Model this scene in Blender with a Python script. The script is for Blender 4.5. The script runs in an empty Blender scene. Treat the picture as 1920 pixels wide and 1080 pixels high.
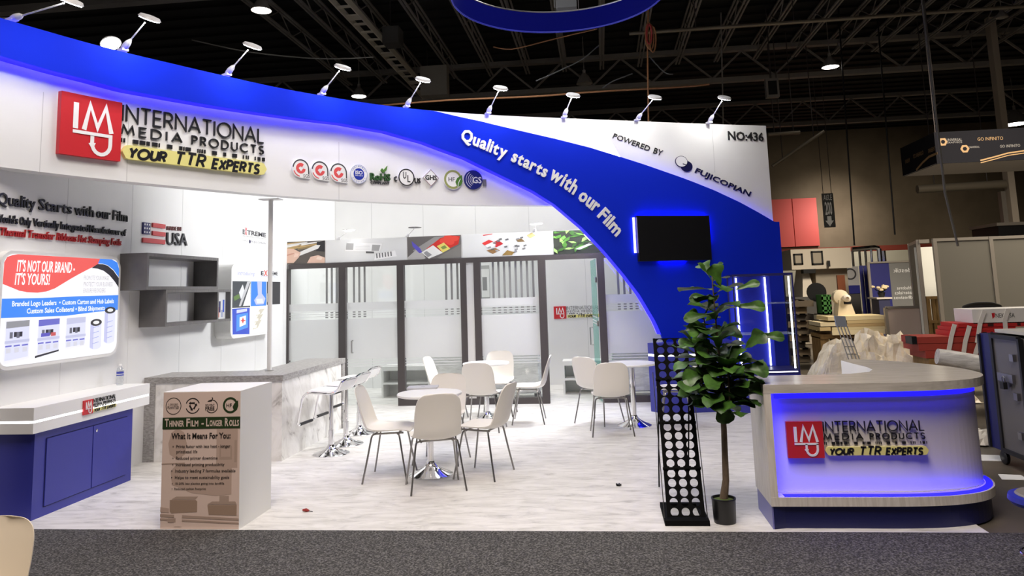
import bpy, math, random
from mathutils import Vector, Matrix

random.seed(7)
scene = bpy.context.scene
COL = scene.collection
PI = math.pi

# ------------------------------------------------------------------ camera
# 4:3 phone frame cropped to 16:9 at the bottom, so the optical axis sits 180 px above the middle
FPX, CX, CY, EYE = 1414.0, 960.0, 360.0, 1.68
PITCH, ROLL, YAW = 0.1291, -0.0323, -0.1133
cp, sp = math.cos(PITCH), math.sin(PITCH)
FW = Vector((math.sin(YAW) * cp, math.cos(YAW) * cp, sp))
RT0 = Vector((math.cos(YAW), -math.sin(YAW), 0))
UP0 = RT0.cross(FW)
RT = RT0 * math.cos(ROLL) + UP0 * math.sin(ROLL)
UP = UP0 * math.cos(ROLL) - RT0 * math.sin(ROLL)
CAM = Vector((0, 0, EYE))
cam_data = bpy.data.cameras.new('camera')
cam_data.sensor_width = 36.0
cam_data.sensor_fit = 'HORIZONTAL'
cam_data.lens = FPX / 1920 * 36
cam_data.shift_y = -180.0 / 1920
cam_data.clip_start, cam_data.clip_end = 0.05, 300
cam = bpy.data.objects.new('camera', cam_data)
COL.objects.link(cam)
m3 = Matrix((RT, UP, -FW)).transposed()
cam.matrix_world = Matrix.Translation(CAM) @ m3.to_4x4()
scene.camera = cam

# ------------------------------------------------------------------ world, exposure, large lights
scene.view_settings.view_transform = 'Standard'
scene.view_settings.look = 'None'
scene.view_settings.exposure = 0.0
scene.view_settings.gamma = 1.0
scene.view_settings.use_curve_mapping = False
world = bpy.data.worlds.new('hall_air')
scene.world = world
world.use_nodes = True
bg = world.node_tree.nodes['Background']
bg.inputs['Color'].default_value = (1.0, 0.88, 0.80, 1)
bg.inputs['Strength'].default_value = 0.045


def area_light(name, loc, target, size, watt, color=(1, 1, 1), spread=180, shape='SQUARE', size_y=None):
    d = bpy.data.lights.new(name, 'AREA')
    d.energy, d.color, d.size, d.shape, d.spread = watt, color, size, shape, math.radians(spread)
    if size_y:
        d.shape, d.size_y = 'RECTANGLE', size_y
    o = bpy.data.objects.new(name, d)
    COL.objects.link(o)
    o.location = loc
    o.rotation_euler = (Vector(target) - Vector(loc)).to_track_quat('-Z', 'Y').to_euler()
    return o


# apart from the added fill inside, the hall's overhead lamps as they fall into the booth, the meeting room behind it and the aisle
area_light('booth_overhead_light', (-0.4, 8.4, 7.2), (-2.2, 8.8, 0), 3.6, 118, (1, 1, 1), 150)
area_light('booth_added_fill', (0.2, 10.98, 3.4), (-4.6, 8.0, 0.3), 0.8, 185, (1, 1, 1), 140)  # unseen fill added behind the header to brighten the left wall
area_light('meeting_room_overhead_light', (-2.2, 12.5, 7.0), (-2.2, 12.6, 0), 2.6, 185, (1, 1, 1), 140)
area_light('hall_overhead_light', (8.0, 12.6, 7.0), (8.6, 15.5, 0), 3.0, 760, (1, 0.88, 0.72), 120)
area_light('far_hall_light', (13.0, 30.0, 6.6), (12.5, 38.0, 0.0), 3.0, 170, (1, 0.88, 0.72), 110)
area_light('red_panel_light', (12.2, 37.6, 5.6), (12.0, 41.0, 4.3), 0.8, 45, (1, 0.9, 0.82), 100)
area_light('aisle_overhead_light', (-0.5, 1.6, 8.0), (-0.5, 4.2, 0), 4.0, 380, (1, 0.88, 0.80), 120)


# ------------------------------------------------------------------ pixel helpers: where a ray meets a real plane
def ray(x, y):
    return FW * FPX + RT * (x - CX) - UP * (y - CY)


def fl(x, y, z=0.0):
    d = ray(x, y)
    return CAM + d * ((z - EYE) / d.z)


def at_y(x, y, Y):
    d = ray(x, y)
    return CAM + d * (Y / d.y)


def at_x(x, y, X):
    d = ray(x, y)
    return CAM + d * (X / d.x)


class Frame:
    """flat surface: u to the right, v up, w outwards"""
    def __init__(s, o, u, n, v=(0, 0, 1)):
        s.o, s.u, s.v, s.n = Vector(o), Vector(u).normalized(), Vector(v).normalized(), Vector(n).normalized()

    def P(s, u, v, w=0.0):
        return s.o + s.u * u + s.v * v + s.n * w

    def hit(s, x, y):
        d = ray(x, y)
        t = (s.o - CAM).dot(s.n) / d.dot(s.n)
        p = CAM + d * t - s.o
        return p.dot(s.u), p.dot(s.v)


class Curve:
    """upright surface over a plan polyline: u is arc length, v is height, w outwards (to the right of travel)"""
    def __init__(s, pts):
        s.p = [Vector((a, b, 0)) for a, b in pts]
        s.s = [0.0]
        for a, b in zip(s.p, s.p[1:]):
            s.s.append(s.s[-1] + (b - a).length)
        s.L = s.s[-1]
        s.nn = []
        for i in range(len(s.p)):
            a, b = s.p[max(0, i - 1)], s.p[min(len(s.p) - 1, i + 1)]
            t = (b - a).normalized()
            s.nn.append(Vector((t.y, -t.x, 0)))

    def P(s, u, v, w=0.0):
        i = 0
        while i < len(s.p) - 2 and s.s[i + 1] < u:
            i += 1
        t = (u - s.s[i]) / (s.s[i + 1] - s.s[i])
        q = s.p[i].lerp(s.p[i + 1], t)
        tc = min(1, max(0, t))
        n = s.nn[i].lerp(s.nn[i + 1], tc).normalized()
        return q + n * w + Vector((0, 0, v))

    def hit(s, x, y):
        d = ray(x, y)
        best = None
        for i in range(len(s.p) - 1):
            a, b = s.p[i], s.p[i + 1]
            e = b - a
            # CAM + d t = a + e k in plan
            den = d.x * (-e.y) + d.y * e.x
            if abs(den) < 1e-9:
                continue
            rx, ry = a.x - CAM.x, a.y - CAM.y
            t = (rx * (-e.y) + ry * e.x) / den
            k = (d.x * ry - d.y * rx) / den
            lo = -1e9 if i == 0 else 0
            hi = 1e9 if i == len(s.p) - 2 else 1
            if t > 0 and lo <= k <= hi:
                if best is None or t < best[0]:
                    best = (t, s.s[i] + k * e.length, CAM.z + d.z * t)
        return best[1], best[2]

    def off(s, w):
        return Curve([(p.x + n.x * w, p.y + n.y * w) for p, n in zip(s.p, s.nn)])


# ------------------------------------------------------------------ materials
MATS = {}


def mat(name, col, rough=0.5, metal=0.0, emit=None, es=0.0, coat=0.0, spec=0.5, alpha=1.0):
    if name in MATS:
        return MATS[name]
    m = bpy.data.materials.new(name)
    m.use_nodes = True
    b = m.node_tree.nodes['Principled BSDF']
    b.inputs['Base Color'].default_value = (*col, 1)
    b.inputs['Roughness'].default_value = rough
    b.inputs['Metallic'].default_value = metal
    b.inputs['Coat Weight'].default_value = coat
    b.inputs['Specular IOR Level'].default_value = spec
    b.inputs['Alpha'].default_value = alpha
    if emit:
        b.inputs['Emission Color'].default_value = (*emit, 1)
        b.inputs['Emission Strength'].default_value = es
    MATS[name] = m
    return m


def sr(r, g, b):
    def f(c):
        c /= 255.0
        return c / 12.92 if c <= 0.04045 else ((c + 0.055) / 1.055) ** 2.4
    return (f(r), f(g), f(b))


def noisy(name, stops, scale=(1, 1, 1), nscale=5.0, detail=6.0, rough=0.5, distortion=0.0, bump=0.0, nrough=0.6, metal=0.0, bscale=None, rot=(0, 0, 0)):
    """colour ramp over stretched noise in object coordinates"""
    if name in MATS:
        return MATS[name]
    m = mat(name, stops[0][1], rough, metal)
    nt = m.node_tree
    b = nt.nodes['Principled BSDF']
    tc = nt.nodes.new('ShaderNodeTexCoord')
    mp = nt.nodes.new('ShaderNodeMapping')
    mp.inputs['Scale'].default_value = scale
    mp.inputs['Rotation'].default_value = rot
    if any(rot):
        mp.vector_type = 'TEXTURE'      # turn first, then stretch
    nz = nt.nodes.new('ShaderNodeTexNoise')
    nz.inputs['Scale'].default_value = nscale
    nz.inputs['Detail'].default_value = detail
    nz.inputs['Roughness'].default_value = nrough
    nz.inputs['Distortion'].default_value = distortion
    rp = nt.nodes.new('ShaderNodeValToRGB')
    e = rp.color_ramp.elements
    while len(e) < len(stops):
        e.new(0.5)
    for el, (p, c) in zip(e, stops):
        el.position, el.color = p, (*c, 1)
    nt.links.new(tc.outputs['Object'], mp.inputs['Vector'])
    nt.links.new(mp.outputs['Vector'], nz.inputs['Vector'])
    nt.links.new(nz.outputs['Fac'], rp.inputs['Fac'])
    nt.links.new(rp.outputs['Color'], b.inputs['Base Color'])
    if bump:
        bp = nt.nodes.new('ShaderNodeBump')
        bp.inputs['Strength'].default_value = bump
        bp.inputs['Distance'].default_value = 0.02
        src = nz
        if bscale:
            src = nt.nodes.new('ShaderNodeTexNoise')
            src.inputs['Scale'].default_value = bscale
            nt.links.new(tc.outputs['Object'], src.inputs['Vector'])
        nt.links.new(src.outputs['Fac'], bp.inputs['Height'])
        nt.links.new(bp.outputs['Normal'], b.inputs['Normal'])
    return m


def thin(name, tint, gloss=0.08, trans=1.0, diff=(0.8, 0.8, 0.8)):
    """thin pane: see-through share, diffuse film share and a little gloss"""
    if name in MATS:
        return MATS[name]
    m = bpy.data.materials.new(name)
    m.use_nodes = True
    nt = m.node_tree
    nt.nodes.clear()
    out = nt.nodes.new('ShaderNodeOutputMaterial')
    tr = nt.nodes.new('ShaderNodeBsdfTransparent')
    tr.inputs['Color'].default_value = (*tint, 1)
    gl = nt.nodes.new('ShaderNodeBsdfGlossy')
    gl.inputs['Roughness'].default_value = 0.06
    mx = nt.nodes.new('ShaderNodeMixShader')
    mx.inputs['Fac'].default_value = gloss
    nt.links.new(tr.outputs[0], mx.inputs[1])
    nt.links.new(gl.outputs[0], mx.inputs[2])
    last = mx
    if trans < 1:
        df = nt.nodes.new('ShaderNodeBsdfDiffuse')
        df.inputs['Color'].default_value = (*diff, 1)
        tl = nt.nodes.new('ShaderNodeBsdfTranslucent')
        tl.inputs['Color'].default_value = (*diff, 1)
        m1 = nt.nodes.new('ShaderNodeMixShader')
        m1.inputs['Fac'].default_value = 0.45
        nt.links.new(df.outputs[0], m1.inputs[1])
        nt.links.new(tl.outputs[0], m1.inputs[2])
        m2 = nt.nodes.new('ShaderNodeMixShader')
        m2.inputs['Fac'].default_value = trans
        nt.links.new(m1.outputs[0], m2.inputs[1])
        nt.links.new(mx.outputs[0], m2.inputs[2])
        last = m2
    nt.links.new(last.outputs[0], out.inputs['Surface'])
    MATS[name] = m
    return m


WHITE = mat('white_laminate', sr(236, 236, 234), 0.45)
WALLW = noisy('white_wall_panel', [(0.35, sr(232, 232, 231)), (0.7, sr(238, 238, 237))], (1, 1, 1), 1.2, 2, 0.5)
BLUE = mat('blue_laminate', (0.007, 0.026, 0.60), 0.6, spec=0.04)
NAVY = mat('blue_cabinet', (0.03, 0.035, 0.30), 0.4)
BLACK = mat('black_plastic', (0.008, 0.008, 0.009), 0.4)
INK = mat('black_lettering', (0.012, 0.012, 0.014), 0.4)
DGREY = mat('dark_frame', sr(74, 68, 68), 0.45)
SHELF = noisy('grey_shelf_laminate', [(0.3, sr(96, 94, 94)), (0.7, sr(116, 114, 113))], (1, 14, 1), 3, 4, 0.5)
CHROME = mat('chrome', (0.82, 0.82, 0.83), 0.09, 1.0)
STEEL = mat('brushed_steel', (0.45, 0.44, 0.43), 0.3, 1.0)
RED = mat('sign_red', sr(200, 40, 48), 0.4)
REDTXT = mat('red_lettering', sr(170, 30, 30), 0.45)
YEL = mat('tag_yellow', sr(232, 224, 140), 0.5)
LETW = mat('white_lettering', (0.86, 0.86, 0.86), 0.4)
LEDB = mat('blue_led_strip', (0.02, 0.02, 0.2), 0.5, emit=(0.018, 0.012, 1.0), es=26.0)
LEDS = mat('soffit_painted_glow', (0.01, 0.01, 0.3), 0.6, emit=(0.018, 0.012, 1.0), es=1.3)
LEDBH = mat('blue_led_tube', (0.02, 0.02, 0.2), 0.5, emit=(0.03, 0.02, 1.0), es=45.0)
LEDC = mat('counter_led_strip', (0.02, 0.02, 0.2), 0.5, emit=(0.018, 0.012, 1.0), es=18.0)
LEDW = mat('white_led_strip', (0.9, 0.9, 0.9), 0.5, emit=(0.95, 0.96, 1.0), es=4.0)
LAMP = mat('lamp_disc', (1, 1, 1), 0.5, emit=(1.0, 0.98, 0.95), es=80.0)
LAMPI = mat('lamp_disc_inner', (1, 1, 1), 0.5, emit=(1.0, 0.98, 0.95), es=9.0)
GLASS = thin('clear_glass', (0.97, 0.985, 0.98), 0.05)
TURQ = thin('tinted_glass', (0.75, 0.92, 0.88), 0.06, 0.75, sr(190, 228, 222))
FROST = thin('frosted_film', (0.98, 0.98, 0.98), 0.03, 0.22, (0.94, 0.945, 0.95))
GREYFILM = thin('grey_stripe_film', (0.9, 0.9, 0.9), 0.02, 0.2, (0.42, 0.42, 0.42))
MARBLE = noisy('white_marble_floor', [(0.30, sr(178, 176, 171)), (0.44, sr(210, 208, 203)), (0.60, sr(228, 226, 222))], (1.0, 3.4, 1), 3.4, 10, 0.42, 0.9, nrough=0.68)
MARBLEB = noisy('marble_cladding', [(0.34, sr(168, 164, 158)), (0.42, sr(216, 213, 208)), (0.6, sr(234, 232, 228))], (0.22, 0.22, 1.1), 1.3, 8, 0.35, 0.9, rot=(0.55, 0.55, 0))
STONE = noisy('grey_stone_worktop', [(0.3, sr(120, 117, 114)), (0.7, sr(176, 173, 170))], (3, 3, 8), 9, 8, 0.4)
CARPET = noisy('grey_carpet', [(0.36, sr(32, 31, 30)), (0.5, sr(68, 67, 66)), (0.62, sr(120, 118, 116))], (1, 1, 1), 75, 3, 0.95, 0, 0.7, 0.7)
CONCRETE = noisy('hall_concrete', [(0.3, sr(74, 69, 60)), (0.7, sr(106, 98, 86))], (1, 1, 1), 1.4, 6, 0.35)
PLASTW = mat('white_chair_plastic', sr(232, 228, 220), 0.35)
PLASTC = mat('cream_chair_plastic', sr(242, 228, 204), 0.4)
LEGM = mat('chair_leg_metal', (0.32, 0.31, 0.30), 0.3, 1.0)
OAK = noisy('pale_grey_oak', [(0.3, sr(196, 188, 178)), (0.7, sr(226, 220, 212))], (26, 26, 2.2), 2.0, 5, 0.4, 0.3)
OAKTOP = noisy('pale_grey_oak_top', [(0.3, sr(178, 172, 162)), (0.7, sr(206, 200, 190))], (2.0, 26, 20), 2.0, 5, 0.22, 0.3)


# ------------------------------------------------------------------ mesh builder
class MB:
    def __init__(s):
        s.v, s.f, s.fm, s.sm, s.m = [], [], [], [], None
        s.mats = []

    def use(s, m):
        s.m = m
        return s

    def face(s, idx, smooth=False):
        if s.m not in s.mats:
            s.mats.append(s.m)
        s.f.append(tuple(idx))
        s.fm.append(s.mats.index(s.m))
        s.sm.append(smooth)

    def add(s, pts):
        n = len(s.v)
        s.v.extend([tuple(p) for p in pts])
        return n

    def box(s, a, b):
        x0, y0, z0 = (min(a[i], b[i]) for i in range(3))
        x1, y1, z1 = (max(a[i], b[i]) for i in range(3))
        s.hexa([(x0, y0, z0), (x1, y0, z0), (x1, y1, z0), (x0, y1, z0)], [(x0, y0, z1), (x1, y0, z1), (x1, y1, z1), (x0, y1, z1)])
        return s

    def hexa(s, bot, top):
        return s.loft([bot, top])

    def loft(s, rings, cap=True, smooth=False, closed=True):
        n = len(rings[0])
        k = [s.add(r) for r in rings]
        for a, b in zip(k, k[1:]):
            for i in range(n if closed else n - 1):
                j = (i + 1) % n
                s.face((a + i, a + j, b + j, b + i), smooth)
        if cap and closed:
            s.face([k[0] + i for i in reversed(range(n))])
            s.face([k[-1] + i for i in range(n)])
        return s

    def obox(s, c, ax, half):
        c = Vector(c)
        a, b, d = (Vector(q).normalized() * h for q, h in zip(ax, half))
        s.hexa([c - a - b - d, c + a - b - d, c + a + b - d, c - a + b - d], [c - a - b + d, c + a - b + d, c + a + b + d, c - a + b + d])
        return s

    def bar(s, p, q, w, h=None, up=(0, 0, 1)):
        p, q = Vector(p), Vector(q)
        d = (q - p).normalized()
        u = Vector(up)
        if abs(d.dot(u)) > 0.95:
            u = Vector((1, 0, 0))
        a = d.cross(u).normalized()
        b = a.cross(d).normalized()
        h = h or w
        a, b = a * w / 2, b * h / 2
        s.hexa([p - a - b, p + a - b, p + a + b, p - a + b], [q - a - b, q + a - b, q + a + b, q - a + b])
        return s

    def tube(s, pts, r, n=8, cap=True):
        pts = [Vector(p) for p in pts]
        rs = r if isinstance(r, (list, tuple)) else [r] * len(pts)
        rings = []
        prev = None
        for i, p in enumerate(pts):
            t = (pts[min(i + 1, len(pts) - 1)] - pts[max(i - 1, 0)]).normalized()
            if prev is None:
                ref = Vector((0, 0, 1)) if abs(t.z) < 0.9 else Vector((1, 0, 0))
                a = t.cross(ref).normalized()
            else:
                a = (prev - t * prev.dot(t)).normalized()
            prev = a
            b = t.cross(a)
            rings.append([p + (a * math.cos(2 * PI * k / n) + b * math.sin(2 * PI * k / n)) * rs[i] for k in range(n)])
        s.loft(rings, cap, True)
        return s

    def lathe(s, prof, c=(0, 0, 0), n=24, axis=None, cap=True):
        c = Vector(c)
        rings = []
        if axis is None:
            X, Y, Z = Vector((1, 0, 0)), Vector((0, 1, 0)), Vector((0, 0, 1))
        else:
            Z = Vector(axis).normalized()
            X = Z.orthogonal().normalized()
            Y = Z.cross(X)
        for r, z in prof:
            rings.append([c + X * (r * math.cos(2 * PI * k / n)) + Y * (r * math.sin(2 * PI * k / n)) + Z * z for k in range(n)])
        s.loft(rings, cap, True)
        return s

    def prism(s, fr, poly, w0, w1):
        """2-D outline on a frame (u,v) pulled out from w0 to w1"""
        s.loft([[fr.P(u, v, w0) for u, v in poly], [fr.P(u, v, w1) for u, v in poly]])
        return s

    def flat(s, fr, poly, w):
        n = s.add([fr.P(u, v, w) for u, v in poly])
        s.face(range(n, n + len(poly)))
        return s

    def rect(s, fr, u0, v0, u1, v1, w, w1=None):
        p = [(u0, v0), (u1, v0), (u1, v1), (u0, v1)]
        return s.flat(fr, p, w) if w1 is None else s.prism(fr, p, w, w1)

    def bent(s, fr, u0, u1, lo, hi, w0, w1, n=16):
        """plate that follows a bent frame: columns between lo(u) and hi(u)"""
        rings = []
        for i in range(n + 1):
            u = u0 + (u1 - u0) * i / n
            a, b = lo(u), hi(u)
            if b - a < 1e-4:
                b = a + 1e-4
            rings.append([fr.P(u, a, w0), fr.P(u, b, w0), fr.P(u, b, w1), fr.P(u, a, w1)])
        return s.loft(rings)

    def rslab(s, fr, outl, w0, w1):
        return s.prism(fr, outl, w0, w1)

    def slabz(s, poly, z0, z1, smooth=False):
        s.loft([[(x, y, z0) for x, y in poly], [(x, y, z1) for x, y in poly]], True, smooth)
        return s

    def stroke(s, fr, pts, t, w0, w1, shear=0.0):
        """flat ribbon of width t along a 2-D polyline on a frame, pulled out from w0 to w1"""
        P = [Vector((a, b)) for a, b in pts]
        cl = (P[0] - P[-1]).length < 1e-6 and len(P) > 2
        if cl:
            P = P[:-1]
        n = len(P)
        L, R = [], []
        for i in range(n):
            a = P[(i - 1) % n] if (cl or i > 0) else None
            b = P[(i + 1) % n] if (cl or i < n - 1) else None
            d1 = (P[i] - a).normalized() if a is not None else None
            d2 = (b - P[i]).normalized() if b is not None else None
            if d1 is None:
                d1 = d2
            if d2 is None:
                d2 = d1
            n1, n2 = Vector((-d1.y, d1.x)), Vector((-d2.y, d2.x))
            mm = n1 + n2
            if mm.length < 1e-4:
                mm = n1
            mm.normalize()
            k = min(2.0, 1 / max(0.3, mm.dot(n1)))
            L.append(P[i] + mm * (t / 2 * k))
            R.append(P[i] - mm * (t / 2 * k))
        def W(q, w):
            return fr.P(q.x, q.y, w)
        base = s.add([W(q, w0) for q in L] + [W(q, w0) for q in R] + [W(q, w1) for q in L] + [W(q, w1) for q in R])
        for i in range(n if cl else n - 1):
            j = (i + 1) % n
            a, b, c, d = base + i, base + n + i, base + 2 * n + i, base + 3 * n + i
            a2, b2, c2, d2 = base + j, base + n + j, base + 2 * n + j, base + 3 * n + j
            s.face((c, d, d2, c2))
            s.face((a, c, c2, a2))
            s.face((b, b2, d2, d))
        if not cl:
            for i in (0, n - 1):
                s.face((base + i, base + n + i, base + 3 * n + i, base + 2 * n + i))
        return s

    def build(s, name, parent=None, label=None):
        off = Vector(parent.location) if parent is not None else Vector((0, 0, 0))
        if parent is not None and parent.parent is not None:
            off = off + parent.parent.location
        me = bpy.data.meshes.new(name)
        me.from_pydata([tuple(Vector(p) - off) for p in s.v], [], s.f)
        for m in s.mats:
            me.materials.append(m)
        me.polygons.foreach_set('material_index', s.fm)
        me.polygons.foreach_set('use_smooth', s.sm)
        me.update()
        if any(s.sm):
            me.set_sharp_from_angle(angle=math.radians(38))
        o = bpy.data.objects.new(name, me)
        COL.objects.link(o)
        if parent is not None:
            o.parent = parent
        if label:
            o['label'] = label
        return o


def tag(o, label=None, cat=None, group=None, kind=None):
    if label:
        o['label'] = label
    if cat:
        o['category'] = cat
    if group:
        o['group'] = group
    if kind:
        o['kind'] = kind
    return o


def thing(name, label, cat, loc=(0, 0, 0), rz=0.0, group=None):
    o = bpy.data.objects.new(name, None)
    o.empty_display_size = 0.1
    COL.objects.link(o)
    o.location = loc
    o.rotation_euler = (0, 0, rz)
    return tag(o, label, cat, group)


def copy_tree(o, parent=None):
    c = o.copy()
    COL.objects.link(c)
    if parent is not None:
        c.parent = parent
    for ch in list(o.children):
        copy_tree(ch, c)
    return c


def struct(mb, name):
    return tag(mb.build(name), kind='structure')


# ------------------------------------------------------------------ lettering
def _text_data(txt, ext, bold, shear, spacing=1.0):
    cu = bpy.data.curves.new('lettering', 'FONT')
    cu.body = txt
    cu.size = 1.0
    cu.extrude = ext
    cu.offset = bold
    cu.shear = shear
    cu.space_character = spacing
    cu.resolution_u = 2
    o = bpy.data.objects.new('lettering', cu)
    COL.objects.link(o)
    dg = bpy.context.evaluated_depsgraph_get()
    me = o.evaluated_get(dg).to_mesh()
    vs = [tuple(v.co) for v in me.vertices]
    fs = [tuple(p.vertices) for p in me.polygons]
    o.evaluated_get(dg).to_mesh_clear()
    bpy.data.objects.remove(o)
    bpy.data.curves.remove(cu)
    return vs, fs


_capv, _ = _text_data('H', 0.0, 0.0, 0.0)
CAP = max(v[1] for v in _capv)


def write(mb, fr, txt, p0, p1, cap, w0, w1, bold=0.0, shear=0.0, mirror=False, spacing=1.0, fit=True):
    """lay a line of text on a frame from baseline point p0 towards p1 (width fitted), capitals `cap` high"""
    flatt = w1 is None
    vs, fs = _text_data(txt, 0.0 if flatt else 0.5, bold, shear, spacing)
    if not vs:
        return mb
    x0, x1 = min(v[0] for v in vs), max(v[0] for v in vs)
    p0, p1 = Vector(p0), Vector(p1)
    d = p1 - p0
    L = d.length
    d.normalize()
    nrm = Vector((-d.y, d.x))
    sy = cap / CAP
    sx = L / (x1 - x0) if fit else sy
    pts = []
    for x, y, z in vs:
        k = (x1 - x if mirror else x - x0) * sx
        q = p0 + d * k + nrm * (y * sy)
        pts.append(fr.P(q.x, q.y, w0 if flatt else (w0 + w1) / 2 + z * (w1 - w0)))
    n = mb.add(pts)
    for f in fs:
        mb.face([n + i for i in (reversed(f) if mirror else f)])
    return mb


def write_px(mb, fr, txt, a, b, capx, w0, w1, **k):
    """same, from two picture points on the baseline and one at capital height over the first"""
    p0, p1, pc = fr.hit(*a), fr.hit(*b), fr.hit(*capx)
    cap = (Vector(pc) - Vector(p0)).length
    return write(mb, fr, txt, p0, p1, cap, w0, w1, **k)


def arc(cx, cy, rx, ry, a0, a1, n=10):
    return [(cx + rx * math.cos(math.radians(a0 + (a1 - a0) * i / n)), cy + ry * math.sin(math.radians(a0 + (a1 - a0) * i / n))) for i in range(n + 1)]


GLY = {
    'I': (0.06, [[(0.03, 0), (0.03, 1)]]),
    'N': (0.72, [[(0, 0), (0, 1), (0.72, 0), (0.72, 1)]]),
    'T': (0.6, [[(0, 1), (0.6, 1)], [(0.3, 1), (0.3, 0)]]),
    'E': (0.5, [[(0.5, 1), (0, 1), (0, 0), (0.5, 0)], [(0, 0.52), (0.46, 0.52)]]),
    'R': (0.56, [[(0, 0), (0, 1)] + arc(0.26, 0.74, 0.26, 0.26, 90, -90, 8) + [(0, 0.48)], [(0.26, 0.48), (0.56, 0)]]),
    'A': (0.8, [[(0, 0), (0.4, 1), (0.8, 0)], [(0.14, 0.34), (0.66, 0.34)]]),
    'O': (1.0, [arc(0.5, 0.5, 0.5, 0.5, 0, 360, 20)]),
    'L': (0.44, [[(0, 1), (0, 0), (0.44, 0)]]),
    'M': (0.92, [[(0, 0), (0.14, 1), (0.46, 0.12), (0.78, 1), (0.92, 0)]]),
    'D': (0.74, [[(0, 0), (0, 1)] + arc(0.24, 0.5, 0.5, 0.5, 90, -90, 12) + [(0, 0)]]),
    'P': (0.54, [[(0, 0), (0, 1)] + arc(0.26, 0.74, 0.27, 0.26, 90, -90, 8) + [(0, 0.48)]]),
    'U': (0.64, [[(0, 1), (0, 0.32)] + arc(0.32, 0.32, 0.32, 0.32, 180, 360, 8) + [(0.64, 1)]]),
    'C': (0.85, [arc(0.5, 0.5, 0.5, 0.5, 45, 315, 14)]),
    'S': (0.5, [arc(0.25, 0.75, 0.24, 0.25, 30, 270, 9) + arc(0.25, 0.25, 0.25, 0.25, 90, -150, 9)[1:]]),
    'Y': (0.62, [[(0, 1), (0.31, 0.48), (0.62, 1)], [(0.31, 0.48), (0.31, 0)]]),
    'X': (0.6, [[(0, 1), (0.6, 0)], [(0.6, 1), (0, 0)]]),
    ' ': (0.45, []),
}


def stroke_text(mb, fr, txt, u0, v0, width, h, t, w0, w1, gap=0.2, shear=0.0, wob=0.0, seed=1):
    rnd = random.Random(seed)
    tot = sum(GLY[c][0] for c in txt) + gap * (len(txt) - 1)
    k = width / tot
    x = 0.0
    for c in txt:
        wd, st = GLY[c]
        dy = rnd.uniform(-wob, wob)
        for pl in st:
            mb.stroke(fr, [(u0 + (x + a + b * shear) * k, v0 + (b + dy) * h) for a, b in pl], t, w0, w1)
        x += wd + gap
    return mb


def rrect(u0, v0, u1, v1, r, n=5):
    p = []
    for cx, cy, a in ((u1 - r, v1 - r, 0), (u0 + r, v1 - r, 90), (u0 + r, v0 + r, 180), (u1 - r, v0 + r, 270)):
        p += arc(cx, cy, r, r, a, a + 90, n)
    return p


def circ(u, v, r, n=24, ry=None):
    return [(u + r * math.cos(2 * PI * i / n), v + (ry or r) * math.sin(2 * PI * i / n)) for i in range(n)]


def ring2(mb, fr, u, v, r, t, w0, w1, a0=0, a1=360, n=24):
    return mb.stroke(fr, arc(u, v, r, r, a0, a1, n), t, w0, w1)


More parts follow.
